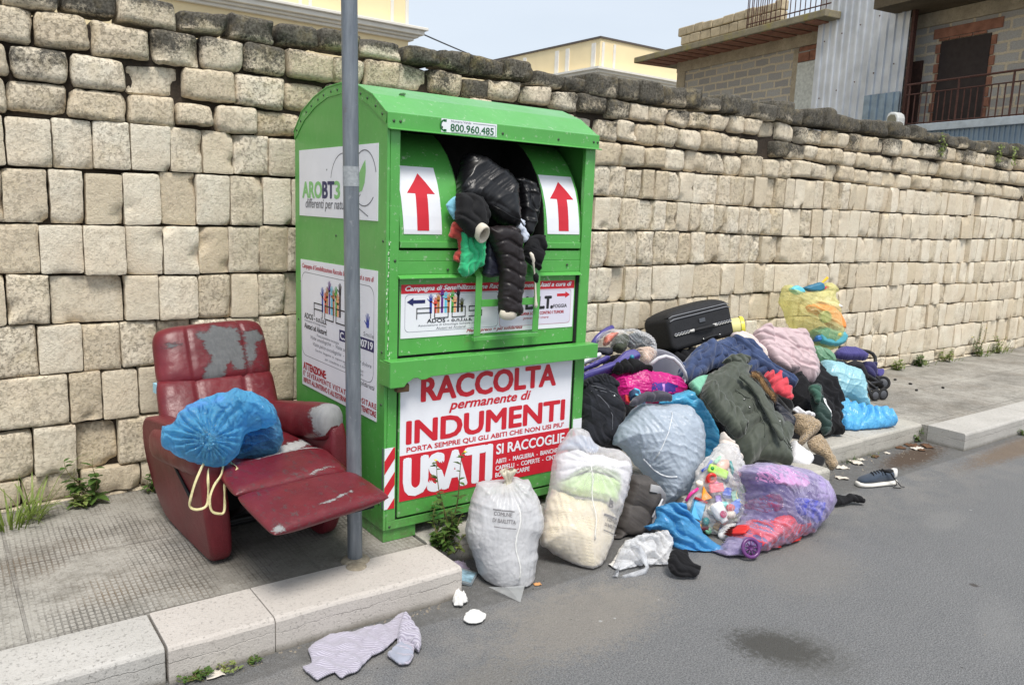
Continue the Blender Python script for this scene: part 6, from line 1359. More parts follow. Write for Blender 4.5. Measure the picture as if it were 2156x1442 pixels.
def off_ribbon(key, uv, w, mat, name, parent, off=.008, th=.012):
    pts = [at(key, u, v, off) for u, v in uv]; P = []
    for i in range(len(pts) - 1):
        for k in range(3): P.append(pts[i].lerp(pts[i + 1], k / 3))
    P.append(pts[-1]); return obj(name, MB().ribbon(P, w, Vector(SURF[key][5]), th), mat, parent, smooth=True, bevel=.003)
off_ribbon('backpack', [(.03, .12), (.075, .11), (.11, .075), (.118, .03), (.10, -.005), (.085, -.05), (.07, -.10)], .038, plain('grey_padding', (160, 160, 162), .8, var=.12, bump=.3), 'padded_rim', bp)
off_ribbon('backpack', [(.105, .06), (.085, .03), (.06, .01), (.045, -.03)], .010, plain('pale_grey_piping', (196, 198, 202), .5), 'piping', bp, .018, .008)
F_THIN = film('thin_white_film', (238, 240, 244), .62, None, .18, .04, .45, 18, .6)
kd = puff('clear_bag', 'carrier_bag', F_THIN, .05, .0, ex=.20, kb=.08, folds=((.9, .045, .022), (2.2, .06, .018)), push=.0, zmin=0, iters=90, keep=.004, label='small crumpled translucent carrier bag lying on the road', cat='carrier bag', curl=.02, lim=.035, sp=.005)
lp = [(.84, -.60, .006), (.86, -.60, .05), (.90, -.59, .10), (.945, -.58, .125), (.985, -.59, .11), (1.0, -.61, .07), (1.01, -.63, .03), (.99, -.64, .012), (.93, -.63, .006), (.87, -.615, .005)]
for off_ in (0, .006): obj('handle_loop', MB().ribbon([(x, y - off_, z + .012 * math.sin(9 * i + off_ * 300) * .4) for i, (x, y, z) in enumerate(lp)], .03 - off_, [Vector((math.sin(i * 1.1), -.8, .4 * math.cos(i))).normalized() for i in range(len(lp))], .001), F_THIN, kd, smooth=True)
puff('clear_bag', 'scrap_paper', fabric('crumpled_white_paper', (206, 202, 196), .9, .12), .035, .0, ex=.2, kb=.1, folds=((.5, .05, .02),), zmin=.001, seed=9, push=.02, label='crumpled white paper inside the small translucent carrier bag', cat='paper')
puff('black_rag', 'rag', C_BLACK, .035, .02, ex=.16, folds=((.8, .05, .018), (2.0, .06, .014)), zmin=0, label='black rag on the road beside the small translucent carrier bag', cat='rag')
F_BLUE2 = film('crumpled_blue_film', (92, 172, 222), .2, (160, 212, 244), .25, .2, .6, 18, .4)
puff('blue_crumple', 'carrier_bag', F_BLUE2, .055, .0, ex=.16, kb=.12, folds=((.95, .06, .024), (.6, .10, .022)), push=.0, curl=.018, zmin=0, iters=90, keep=.005, label='torn blue plastic bag crumpled on the road below the grey blue sack', cat='carrier bag')

# ================================================================== the heap beside the bin
puff('heap', 'clothes_heap', fabric('black_navy_heap', (22, 23, 30), .85, .35, rgb2=(15, 15, 18), sheen=.05), .06, .30, ex=.10, folds=((.4, .09, .04), (1.7, .12, .035)), sp=.02, push=.10, zmin=.0, label='tangle of black and navy clothes packed beneath the parka and sacks', cat='clothes')
F_GREY = film('grey_blue_film', (190, 202, 216), .06, None, .35, .05, .55, 8, .3)
gb = puff('grey_bag', 'rubbish_sack', F_GREY, .19, .12, ex=0.04, kb=0.35, folds=((1.25, .05, .007), (.35, .07, .007)), pleats=((-.135, -.10, 12, .010, .12),), push=.03, iters=70, keep=.012, aniso=.5, taut=True, label='big full grey blue sack lying on the pile beside the tall clear sack', cat='rubbish bag')
strand('side_seam', 'grey_bag', [(.03 - i * .013, .21 - i * .028) for i in range(10)], .006, film('seam_film3', (232, 236, 242), .0), gb)
strand('tie_band', 'grey_bag', [(-.135 + i * .012, -.035 - .10 * math.sin(min(1.6, i * .14))) for i in range(14)], .009, film('seam_film4', (226, 230, 236), .05), gb)
puff('blue_back_bag', 'rubbish_sack', film('sky_blue_film', (92, 186, 226), .05, None, .28, .12, .6, 12, .35), .08, .08, ex=.15, kb=.1, folds=((1.3, .06, .012),), keep=.006, label='sky blue plastic sack showing behind the grey blue sack', cat='rubbish bag')
jn = puff('jeans', 'jeans', fabric('black_denim', (27, 28, 33), .9, .25, weave=300, bump=.6, rgb2=(40, 42, 50), sheen=.08), .085, .10, ex=.06, kb=.4, folds=((.9, .07, .012), (.3, .05, .008)), label='black denim jeans folded against the right side of the bin', cat='jeans')
puff('jeans_waist', 'waistband', bpy.data.materials['black_denim'], .035, .02, ex=.10, kb=.3, push=-.055, parent=jn, folds=((.5, .022, .008),), rag=.5)
for uv in ([(-.08, .06), (-.03, .03), (.01, -.02), (.03, -.08), (.02, -.16)], [(-.10, .10), (-.05, .085), (.0, .07), (.06, .05), (.10, .02)], [(-.10, .085), (-.05, .07), (.0, .055), (.05, .035)]): strand('stitching', 'jeans', uv, .0025, plain('grey_thread', (110, 112, 120), .8), jn, .002, .001)
obj('rivet', MB().lathe([(.007, 0), (.006, .003), (.001, .004)], Matrix.Translation(at('jeans', .055, .035, .002)) @ Matrix.Rotation(.9, 4, 'X'), 12), plain('silver_rivet', (190, 190, 192), .3, .9), jn, smooth=True)
pb = puff('pink_bag', 'carrier_bag', film('pink_film', (216, 40, 142), .0, None, .28, .2, .5, 10, .35), .10, .10, ex=.13, kb=.1, folds=((1.45, .045, .012), (.2, .14, .012)), keep=.006, taut=True, label='bright pink plastic bag with purple lettering panel, stuffed with black clothes', cat='carrier bag')
puff('pink_opening', 'clothes', C_BLACK, .05, .03, ex=.12, folds=((.3, .07, .02),), push=-.045, label='black clothes bulging from the mouth of the pink bag', cat='clothes')
pr_ = MB(); m = 14; vs = []
for j in range(6):
    for i in range(m + 1): vs.append(at('pink_bag', -.005 + .17 * i / m, -.035 - .055 * j / 5 + .02 * math.sin(i * .25), .0012))
pr_.add(vs, [(j * (m + 1) + i, j * (m + 1) + i + 1, (j + 1) * (m + 1) + i + 1, (j + 1) * (m + 1) + i) for j in range(5) for i in range(m)]); obj('printed_panel', pr_, plain('violet_ink', (70, 52, 140), .35, var=.15), pb, recalc=False, smooth=True)
strand('printed_band', 'pink_bag', [(.075, -.03), (.074, -.05), (.075, -.075), (.08, -.09)], .018, plain('lilac_ink', (190, 130, 200), .35), pb, .002, .0006)
puff('mint_cloth', 'cloth', fabric('mint_jersey', (120, 178, 152), .88, .1), .05, .04, ex=.10, folds=((.6, .07, .014),), push=-.02, label='mint green cloth tucked beside the collar of the parka', cat='cloth')
puff('grey_hood', 'cap', fabric('dark_grey_felt', (74, 72, 82), .9, .15), .05, .03, ex=.06, folds=((.2, .1, .012),), push=-.05, label='dark grey padded hood lying on top of the grey blue sack', cat='hood')
nj = puff('navy_jacket', 'jacket', fabric('navy_twill', (50, 64, 98), .85, .2, rgb2=(62, 78, 116)), .085, .10, ex=.08, kb=.35, folds=((-.75, .10, .030), (.5, .07, .012), (1.3, .15, .018)), label='crumpled navy twill jacket behind the parka, below the suitcase', cat='jacket')
strand('collar_seam', 'navy_jacket', [(-.10, .12), (.0, .09), (.10, .02), (.2, -.05), (.3, -.11)], .006, C_NAVY, nj, .003, .002)
M_NAVYT = bpy.data.materials['navy_twill']
puff('navy_sleeve', 'sleeve', M_NAVYT, .06, .04, ex=.08, kb=.35, push=-.05, parent=nj, folds=((.7, .06, .014), (-.8, .08, .008)), rag=.6)
puff('navy_collar', 'collar', M_NAVYT, .04, .02, ex=.07, kb=.35, push=-.06, parent=nj, folds=((-.4, .07, .014),), rag=.6)
puff('cream_sheet', 'bedsheet', fabric('cream_lilac_sheet', (222, 216, 178), .9, .12, rgb2=(204, 184, 214), vs=6), .05, .05, ex=.08, folds=((.9, .07, .018),), push=-.03, label='cream bedsheet with lilac edge between navy jacket and mauve coat', cat='bedsheet')
mj = puff('mauve_jacket', 'padded_coat', plain('mauve_nylon', (186, 164, 168), .6, var=.1, vs=10, bump=.25, bs=180, sheen=.3), .15, .12, ex=.07, kb=.35, folds=((.35, .07, .012), (1.2, .06, .010)), label='pale mauve padded coat folded high on the pile below the yellow bag', cat='coat', iters=70,
          fn=lambda Q, fade: -.018 * fade * np.exp(-(((Q[:, 1] + .35 * Q[:, 0] + .02 * np.sin(Q[:, 0] * 18)) % .125 - .06) / .012) ** 2))
puff('mauve_sleeve', 'sleeve', bpy.data.materials['mauve_nylon'], .07, .04, ex=.08, kb=.35, push=-.09, parent=mj, folds=((1.2, .06, .014),), rag=.6)
puff('red_cloth', 'shirt', fabric('coral_red_jersey', (196, 66, 78), .86, .12), .05, .05, ex=.10, kb=.2, folds=((-.9, .05, .020), (.4, .08, .014)), push=-.045, label='coral red shirt lying between the parka hood and navy jacket', cat='shirt')
puff('black_fleece', 'fleece', fabric('black_fleece', (17, 17, 19), .95, .3, weave=160, bump=.8), .05, .05, ex=.08, folds=((.6, .09, .02),), push=-.03, label='black fleece under the coral red shirt', cat='fleece')
C_PARKA = plain('olive_parka_cotton', (62, 68, 58), .72, var=.14, vs=9, bump=.25, bs=260, sheen=.3)
pk = puff('parka', 'parka', C_PARKA, .10, .12, ex=.07, kb=.4, folds=((-.85, .12, .024), (.6, .09, .012), (-.4, .06, .010)), iters=70, label='dark olive parka with fur trimmed hood thrown across the pile', cat='parka')
puff('parka_sleeve', 'sleeve', C_PARKA, .075, .03, ex=.10, kb=.35, folds=((-.55, .05, .016), (.2, .09, .012)), push=-.045, parent=pk)
puff('parka_lining', 'lining', plain('navy_quilted_lining', (30, 32, 42), .5, var=.2, vs=20, bump=.2), .035, .01, ex=.07, kb=.35, push=-.088, parent=pk, folds=((.9, .055, .014),))
ring = MB(); pc = at('parka_sleeve', .07, -.13, .0); rn = Vector((.35, -.75, -.1)).normalized(); ring.lathe([(.034, -.03), (.040, -.012), (.038, .004), (.031, .004), (.028, -.03)], Matrix.Translation(pc) @ rn.to_track_quat('Z', 'X').to_matrix().to_4x4(), 22, sx=1.1, sy=.85); obj('cuff', ring, C_PARKA, pk, smooth=True)
obj('cuff_opening', MB().lathe([(.033, .001), (.001, -.012)], Matrix.Translation(pc) @ rn.to_track_quat('Z', 'X').to_matrix().to_4x4(), 22, sx=1.1, sy=.85), C_BLACK, pk)
for uv, w_ in (([(.03, .10), (.06, .02), (.10, -.08), (.15, -.17), (.19, -.27)], .012), ([(.0, .05), (.02, -.05), (.03, -.14), (.0, -.22)], .004), ([(-.06, .12), (-.03, .06), (.02, .03)], .004), ([(.06, -.05), (.1, -.14), (.14, -.24), (.17, -.3)], .004)): strand('placket', 'parka', uv, w_, C_PARKA, pk, .004, .004)
puff('parka_hood', 'hood', C_PARKA, .06, .03, ex=.08, kb=.35, push=-.055, parent=pk, folds=((.4, .05, .014), (-.8, .06, .010)))
puff('parka_flap', 'front_flap', C_PARKA, .022, .01, ex=.05, kb=.4, push=-.085, parent=pk, folds=((.6, .06, .008),), rag=.4)
puff('parka_hem', 'hem', C_PARKA, .035, .02, ex=.07, kb=.35, push=-.075, parent=pk, folds=((1.3, .05, .012),))
M_SNAP = plain('snap_metal', (170, 170, 168), .3, .9)
for i, (u, v) in enumerate(((-.04, .04), (.05, .055), (.10, -.02), (-.03, -.02), (.14, -.12), (.19, -.27), (.215, -.28))): obj('snap_button', MB().lathe([(.007, 0), (.006, .004), (.001, .005)], Matrix.Translation(at('parka', u, v, .003)) @ Matrix.Rotation(.8, 4, 'X'), 10), M_SNAP, pk, smooth=True)
# fur trim: a roll thick with fine hairs
fu = MB(); random.seed(5)
ctr = [at('parka', u, v, .035) for u, v in ((.055, .20), (.085, .19), (.105, .165), (.11, .12), (.13, .085), (.155, .06), (.15, .03))]
cl = []
for i in range(len(ctr) - 1):
    for k in range(6): cl.append(ctr[i].lerp(ctr[i + 1], k / 6))
fu.tube(cl, .016, 8)
for c in cl:
    for _ in range(46):
        d = Vector((random.gauss(0, 1), random.gauss(-.4, 1), random.gauss(.3, 1))).normalized(); p = c + d * .013; q = p + d * random.uniform(.012, .028) + Vector((.006, -.004, -.006)); s = d.cross(Vector((.3, .5, .8))).normalized() * .0011
        fu.add([p - s, p + s, q], [(0, 1, 2)])
obj('fur_trim', fu, fabric('tan_fur', (190, 152, 104), .9, .3, rgb2=(120, 88, 56), vs=60), pk, recalc=False)
puff('beige_cloth', 'blouse', fabric('pale_beige_cotton', (206, 196, 188), .9, .08), .05, .04, ex=.10, folds=((1.2, .05, .014),), label='pale beige blouse between the sky blue sack and olive parka', cat='blouse')
puff('white_cloth', 'pillowcase', C_WHITE, .06, .04, ex=.05, folds=((-.7, .12, .010),), label='white pillowcase lying below the curly plush toy', cat='pillowcase')
puff('black_shoe_cloth', 'slipper', fabric('black_felt', (20, 20, 23), .92, .2), .05, .04, ex=.03, label='round black felt slipper on the kerb stone end', cat='slipper')
puff('black_strap', 'scarf', C_BLACK, .03, .015, ex=.14, folds=((.3, .07, .014),), zmin=0, push=.03, label='thin black scarf trailing onto the road near the sneaker', cat='scarf')
ct = puff('black_jacket_right', 'jacket', fabric('black_soft_cotton', (19, 19, 22), .9, .25, sheen=.05), .09, .10, ex=.10, kb=.3, folds=((-.9, .10, .028), (.6, .07, .014)), zmin=.13, label='black cotton jacket beside the striped trousers at the kerb', cat='jacket')
puff('black_sleeve', 'sleeve', bpy.data.materials['black_soft_cotton'], .05, .03, ex=.08, kb=.35, push=-.01, parent=ct, folds=((-.9, .06, .014),), rag=.6)
tr_ = puff('striped_trousers', 'tracksuit_trousers', fabric('bottle_green_polyester', (34, 56, 52), .6, .2), .06, .05, ex=.08, folds=((1.2, .08, .016),), zmin=.13, push=-.07, label='dark green tracksuit trousers with three white stripes', cat='trousers')
C_STR = fabric('white_stripe', (222, 224, 226), .8, .05)
for k, du in enumerate((-.016, .0, .016)): strand('white_stripe', 'striped_trousers', [(.005 + du, .045), (.010 + du, .02), (.017 + du, -.015), (.022 + du, -.05), (.026 + du, -.085)], .0085, C_STR, tr_, .003, .001)
puff('green_hanky', 'cloth', fabric('bottle_green_jersey', (52, 86, 74), .85, .15), .04, .03, ex=.08, folds=((1.0, .06, .012),), push=-.06, label='bottle green cloth draped above the striped trousers', cat='cloth')
puff('pale_fill', 'bedsheet', fabric('grey_white_bedsheet', (170, 176, 184), .9, .1), .06, .06, ex=.09, folds=((1.2, .06, .014),), label='grey white bedsheet between mauve coat and light blue bag', cat='bedsheet')
puff('orange_bit', 'toy', plain('orange_toy_plastic', (236, 132, 26), .35), .025, .02, ex=0, label='bright orange toy peeping out beside the mauve coat', cat='toy')
puff('green_bag', 'carrier_bag', film('sage_green_film', (132, 176, 146), .12, (180, 220, 190), .3, .15, .6), .07, .06, ex=0.06, kb=.12, folds=((.5, .06, .012),), keep=.006, taut=True, label='sage green plastic bag tucked under the yellow bag', cat='carrier bag')
puff('light_blue_bag', 'carrier_bag', film('pale_blue_film', (172, 220, 232), .05, None, .3, .06, .55, 8, .25), .12, .10, ex=0.045, kb=.25, folds=((-.5, .07, .010), (1.3, .06, .008)), keep=.012, aniso=-.5, taut=True, label='pale blue carrier bag in front of the folded stroller', cat='carrier bag')
puff('blue_sheet', 'plastic_sheet', film('bright_blue_film', (112, 200, 246), .06, None, .25, .10, .6, 10, .35), .09, .03, ex=.17, kb=.10, folds=((-.5, .07, .022), (.9, .10, .018)), zmin=.132, keep=.005, iters=80, label='bright blue plastic sheet spread over the kerb edge', cat='plastic sheet', curl=.012)

# ---- toy sack, purple sack, yellow sack ----------------------------------
puff('toy_bag', 'rubbish_sack', F_CLEAR, .155, .10, ex=0.045, kb=0.2, folds=((.35, .05, .008), (1.4, .05, .007)), pleats=((-.02, -.10, 9, .012, .13),), push=0.02, zmin=0, iters=60, keep=.01, aniso=1.3, taut=True, label='clear plastic sack full of colourful toys on the road', cat='rubbish bag')
puff('toy_bag_in', 'cloth', fabric('grey_white_lining_cloth', (196, 192, 190), .9, .2), .075, .06, ex=.12, folds=((.5, .09, .02),), push=.05, zmin=.002, seed=31, label='grey white cloth packed behind the toys in the clear sack', cat='cloth')
P0t, nt_, _ = OL['toy_bag']; nt_ = nt_ / np.linalg.norm(nt_); Ut = np.cross([0, 0, 1.0], nt_); Ut /= np.linalg.norm(Ut); Vt = np.cross(nt_, Ut)
def toyM(u, v, dep, rz=0, rx=0, ry=0):
    d = math.hypot(u * 1.15, v) / .27; p = Vector(P0t + u * Ut + v * Vt + nt_ * (dep + .105 * math.sqrt(max(0, 1 - d * d)) - .045))
    p.z = max(p.z, .03)
    return Matrix.Translation(p) @ Matrix((Ut, Vt, nt_)).transposed().to_4x4() @ Matrix.Rotation(rz, 4, 'Z') @ Matrix.Rotation(rx, 4, 'X') @ Matrix.Rotation(ry, 4, 'Y')
def toyp(n, c): return plain('toy_' + n, c, .32, var=.06, vs=20)
def ring_pts(M, R, n=18, a0=0, a1=2 * math.pi): return [M @ Vector((R * math.cos(a0 + (a1 - a0) * k / n), R * math.sin(a0 + (a1 - a0) * k / n), 0)) for k in range(n + (0 if a1 - a0 > 6.2 else 1))]
def ball(b, M, rx, ry, rz, n=10, seg=16): b.lathe([(max(.0004, math.sin(t)), -math.cos(t)) for t in np.linspace(0, math.pi, n)], M @ Matrix.Diagonal((rx, ry, rz, 1)), seg); return b
GT = 'toys in the clear sack'
def toy(mb, mat, label, **kw): return tag(obj('toy', mb, mat, None, **kw), label, 'toy', GT)
t_ = toy(MB().box(-.055, .055, -.024, .024, -.014, .014, M=toyM(-.02, .152, .02, -.42)), toyp('lime', (170, 214, 92)), 'lime green toy telephone at the top left of the toy sack', bevel=.012, seg=3)
obj('button', MB().lathe([(.011, 0), (.010, .006), (.001, .008)], toyM(-.055, .168, .036), 14), toyp('green', (40, 130, 60)), t_, smooth=True)
toy(MB().tube(ring_pts(toyM(-.065, .119, .03, 0, .5), .022), .0085, 10, close=True), toyp('red', (206, 44, 40)), 'red toy ring below the lime telephone', smooth=True)
toy(MB().prism([(-.03, -.03), (.034, -.02), (.01, .012), (-.004, .046)], -.006, .006, 'z', M=toyM(-.101, .037, .02, .1)), toyp('orange', (240, 150, 30)), 'orange triangular toy wing at the left of the toy sack', bevel=.003)
toy(MB().prism([(-.035, .0), (.03, -.016), (.034, -.006), (-.03, .014)], -.012, .012, 'z', M=toyM(-.125, .012, .02, -.15)), toyp('darkred', (150, 26, 36)), 'dark red flat toy piece below the orange wing', bevel=.003)
toy(MB().box(-.03, .03, -.05, .05, -.018, .018, M=toyM(-.142, -.035, .01, -.35)), toyp('sky', (92, 178, 224)), 'sky blue toy box at the left edge of the toy sack', bevel=.005)
t_ = toy(MB().lathe([(.001, .05), (.018, .05), (.020, .035), (.034, .02), (.036, -.04), (.03, -.05), (.001, -.05)], toyM(-.035, -.055, .025, .3, 1.2), 22), toyp('white', (228, 228, 230)), 'white toy bottle with a dark pink spot in the middle of the toy sack', smooth=True, angle=50)
obj('printed_spot', MB().lathe([(.0185, 0), (.017, .002), (.001, .002)], toyM(-.035, -.06, .062), 18), toyp('pink', (170, 30, 90)), t_)
t_ = toy(ball(MB(), toyM(.02, -.030, .03), .024, .02, .02), toyp('crimson', (196, 26, 48)), 'red topped toy figure beside the white toy bottle', smooth=True)
obj('base', ball(MB(), toyM(.02, -.062, .03), .026, .02, .02), toyp('cream', (234, 222, 206)), t_, smooth=True)
toy(MB().box(-.035, .035, -.03, .03, -.014, .014, M=toyM(.059, -.027, .02, .5)), toyp('blue', (62, 110, 214)), 'bright blue toy block right of the red topped figure', bevel=.008, seg=3)
bw = MB().lathe([(.001, -.02), (.03, -.018), (.05, .0), (.056, .018), (.052, .018), (.045, .0), (.028, -.012), (.001, -.014)], toyM(.122, .016, .02, .2, -.6), 24); toy(bw, toyp('butter', (240, 226, 140)), 'pale yellow toy bowl at the right of the toy sack', smooth=True)
toy(MB().prism([(-.04, -.035), (.03, -.03), (.04, .02), (-.01, .04), (-.036, .02)], -.015, .015, 'z', M=toyM(.137, -.102, .02)), toyp('gold', (244, 178, 34)), 'golden yellow toy block at the lower right of the toy sack', bevel=.005)
toy(ball(MB(), toyM(.02, -.150, .02, .3), .07, .04, .025), toyp('milk', (232, 232, 232)), 'white plastic toy tub at the bottom of the toy sack', smooth=True)
toy(MB().box(-.022, .022, -.018, .018, -.012, .012, M=toyM(.116, .062, .02, .6)), toyp('grass', (110, 190, 90)), 'small green toy brick above the pale yellow bowl', bevel=.005)
toy(MB().box(-.038, .038, -.022, .022, -.012, .012, M=toyM(-.042, .070, .02, .1)), toyp('rose', (232, 110, 120)), 'rose pink toy slab below the red ring', bevel=.006)
toy(ball(MB(), toyM(-.01, -.015, .015), .03, .016, .014), toyp('aqua', (120, 214, 206)), 'turquoise toy bead above the white toy bottle', smooth=True)
toy(ball(MB(), toyM(.096, -.06, .015, .5), .035, .025, .02), toyp('stone', (140, 130, 126)), 'brownish grey toy rock among the bright ones', smooth=True)
toy(ball(MB(), toyM(.018, .175, .0, .7), .05, .03, .02), toyp('peach', (222, 176, 160)), 'peach coloured toy doll body at the top of the toy sack', smooth=True)
toy(ball(MB(), toyM(-.139, -.115, .01), .018, .014, .012), toyp('amber', (240, 180, 50)), 'small amber toy bead at the lower left of the toy sack', smooth=True)
toy(MB().tube([toyM(.09, .15, .02) @ Vector((0, 0, 0)), toyM(.115, .12, .02) @ Vector((0, 0, 0)), toyM(.135, .08, .02) @ Vector((0, 0, 0))], [.006, .011, .007], 10), toyp('scarlet', (200, 40, 44)), 'scarlet toy stick at the upper right of the toy sack', smooth=True)
random.seed(21); GOLD = 2.399963
HUES = [('teal', (30, 140, 140)), ('violet', (120, 80, 180)), ('tomato', (222, 70, 50)), ('cobalt', (40, 80, 190)), ('ivory', (230, 222, 204)), ('olive', (130, 140, 60)), ('fuchsia', (214, 50, 140)), ('tan', (196, 160, 116)), ('mint', (150, 220, 180)), ('maroon', (110, 30, 44)), ('cream', (240, 230, 200)), ('navy', (36, 44, 90))]
SHP = ('cube', 'bead', 'rod')
for k in range(34):
    r_ = .245 * math.sqrt((k + .5) / 34); u, v = r_ * math.cos(k * GOLD) * .68, r_ * math.sin(k * GOLD) - .02; hn, hc = HUES[k % 12]; sh2 = SHP[k // 12]
    M = toyM(u, v, -.012 + random.uniform(-.012, .006), random.uniform(0, 6), random.uniform(-.6, .6), random.uniform(-.6, .6)); sz = random.uniform(.016, .03)
    b = MB(); kw = dict(smooth=True)
    if sh2 == 'cube': b.box(-sz, sz, -sz * .8, sz * .8, -sz * .6, sz * .6, M=M); kw = dict(bevel=.005, seg=3)
    elif sh2 == 'bead': ball(b, M, sz * 1.2, sz * .9, sz * .8, 8, 14)
    else: b.tube([M @ Vector((-sz * 2, 0, 0)), M @ Vector((0, sz * .4, 0)), M @ Vector((sz * 2, 0, 0))], sz * .38, 10)
    where = ('upper' if v > .06 else 'lower' if v < -.1 else 'middle') + ' ' + ('left' if u < -.05 else 'right' if u > .05 else 'centre')
    toy(b, toyp(hn, hc) if not bpy.data.materials.get('toy_' + hn) else bpy.data.materials['toy_' + hn], f'little {hn} toy {sh2} in the {where} of the toy sack', **kw)
F_PURP = film('purple_film', (214, 206, 236), .90, (240, 233, 250), .08, .06, .3, 12, .6)
puff('purple_bag', 'rubbish_sack', F_PURP, .20, .10, ex=0.06, kb=0.2, folds=((.9, .05, .010), (-.6, .07, .010)), pleats=((-.05, .02, 11, .010, .2),), push=0.05, zmin=0, iters=70, keep=.008, aniso=.9, taut=True, label='see-through purple sack of red and blue clothes at the front of the pile', cat='rubbish bag')
GP = 'clothes in the purple sack'
puff('purple_bag_in', 'cloth', fabric('lilac_grey_cloth', (128, 116, 150), .9, .3, rgb2=(70, 70, 110), vs=8), .13, .08, ex=.1, folds=((.6, .12, .03),), push=.03, zmin=.003, seed=12, inside_of='purple_bag', label='lilac grey cloth at the back of the purple sack', cat='cloth', group=GP)
puff('red_bundle', 'shopping_bag', plain('red_paper', (206, 44, 40), .45, var=.12, vs=10), .13, .08, ex=.05, kb=.5, folds=((.8, .13, .03), (-.7, .1, .02)), push=.0, zmin=.002, inside_of='purple_bag', label='crumpled red shopping bag at the bottom of the purple sack', cat='bag', group=GP)
puff('blue_bundle', 'shirt', fabric('royal_blue_jersey', (40, 64, 170), .85, .25), .17, .08, ex=.08, folds=((.9, .07, .02),), push=.0, inside_of='purple_bag', label='royal blue shirt in the right half of the purple sack', cat='shirt', group=GP)
puff('navy_bundle', 'shirt', fabric('navy_red_print', (40, 44, 110), .85, .4, rgb2=(150, 40, 70), vs=30), .14, .05, ex=.08, folds=((1.1, .05, .016),), push=.0, inside_of='purple_bag', label='navy and red printed shirt at the left of the purple sack', cat='shirt', group=GP)
puff('pink_bundle', 'blanket', fabric('rose_fleece', (206, 150, 180), .9, .1), .14, .08, ex=.07, folds=((.2, .1, .012),), push=.0, inside_of='purple_bag', label='rose pink blanket at the top of the purple sack', cat='blanket', group=GP)
puff('lilac_blanket', 'blanket', fabric('grey_lilac_fleece', (150, 142, 168), .92, .12), .15, .08, ex=.07, folds=((1.2, .09, .02),), push=.0, zmin=.003, inside_of='purple_bag', label='grey lilac blanket filling the right end of the purple sack', cat='blanket', group=GP)
whl = MB(); Mw = Matrix.Translation((1.53, -.80, .06)) @ Vector((-.35, -.85, .4)).normalized().to_track_quat('Z', 'Y').to_matrix().to_4x4()
whl.tube(ring_pts(Mw, .042, 22), .009, 10, close=True)
for k in range(9): a = k * 2 * math.pi / 9; whl.tube([Mw @ Vector((0, 0, 0)), Mw @ Vector((.04 * math.cos(a), .04 * math.sin(a), 0))], .0035, 6)
whl.lathe([(.012, .006), (.012, -.006), (.001, -.006)], Mw, 14); tag(obj('toy', whl, toyp('plum', (96, 50, 108)), None, smooth=True), 'plum coloured spoked toy wheel at the foot of the purple sack', 'toy', GP)

F_YEL = film('yellow_film', (234, 232, 172), .74, (253, 251, 220), .16, .08, .45, 10, .45)
puff('yellow_bag', 'carrier_bag', F_YEL, .165, .13, ex=0.05, kb=0.25, folds=((1.3, .05, .009), (-.3, .08, .008)), push=.0, iters=70, keep=.008, aniso=1.3, taut=True, label='translucent yellow bag of toys perched against the wall above the stroller', cat='carrier bag')
GY = 'things in the yellow bag'
for key, nm, col, T_, lab in (('yb_orange', 'toy', (240, 140, 70), .10, 'big orange toy in the middle of the yellow bag'), ('yb_teal', 'toy', (80, 160, 176), .11, 'teal toy boat at the bottom of the yellow bag'), ('yb_white', 'toy', (226, 224, 220), .085, 'white toy panel above the orange toy'), ('yb_blue', 'toy', (50, 110, 176), .10, 'round dark blue toy at the lower left of the yellow bag'), ('yb_yel', 'toy', (240, 206, 60), .12, 'small yellow toy beside the teal boat')):
    puff(key, nm, plain('boxed_' + key[3:], col, .4, var=.08), T_, .05, ex=0, push=-.02, label=lab, cat='toy', group=GY)
puff('yb_topblue', 'toy', plain('petrol_plastic', (44, 110, 140), .4, var=.1), .05, .04, ex=.02, push=-.04, label='petrol blue toy case sticking out of the yellow bag', cat='toy', group=GY)
puff('yb_cyan', 'toy', plain('cyan_plastic', (104, 196, 216), .4, var=.1), .06, .04, ex=.02, push=-.05, label='cyan toy at the left of the mouth of the yellow bag', cat='toy', group=GY)
ybP, ybn, _ = OL['yellow_bag']
def yb(x, y, dep): 
    U_ = np.cross([0, 0, 1.0], ybn); U_ /= np.linalg.norm(U_); V_ = np.cross(ybn, U_); return Vector(ybP + U_ * x + V_ * y + ybn * dep)
tag(obj('toy', MB().tube([yb(-.03, .235, .05), yb(.04, .285, .05), yb(.12, .355, .05)], [.006, .007, .012], 10), toyp('mustard', (232, 184, 50)), None, smooth=True), 'long mustard yellow toy rake sticking up from the yellow bag', 'toy', GY)
tag(obj('toy', MB().tube([yb(-.10, .225, .05), yb(.0, .25, .06), yb(.08, .262, .06), yb(.12, .275, .05)], [.008, .012, .012, .014], 10), toyp('raspberry', (190, 36, 66)), None, smooth=True), 'raspberry red toy handle lying across the mouth of the yellow bag', 'toy', GY)
tag(obj('toy', MB().lathe([(.05, 0), (.05, .03), (.042, .034), (.038, .026), (.001, .026)], Matrix.Translation(yb(.035, .02, .12)) @ Vector(ybn).to_track_quat('Z', 'Y').to_matrix().to_4x4(), 24), toyp('olive', (150, 160, 120)), None, smooth=True, angle=45), 'round grey green toy lid pressed against the yellow film', 'toy', GY)

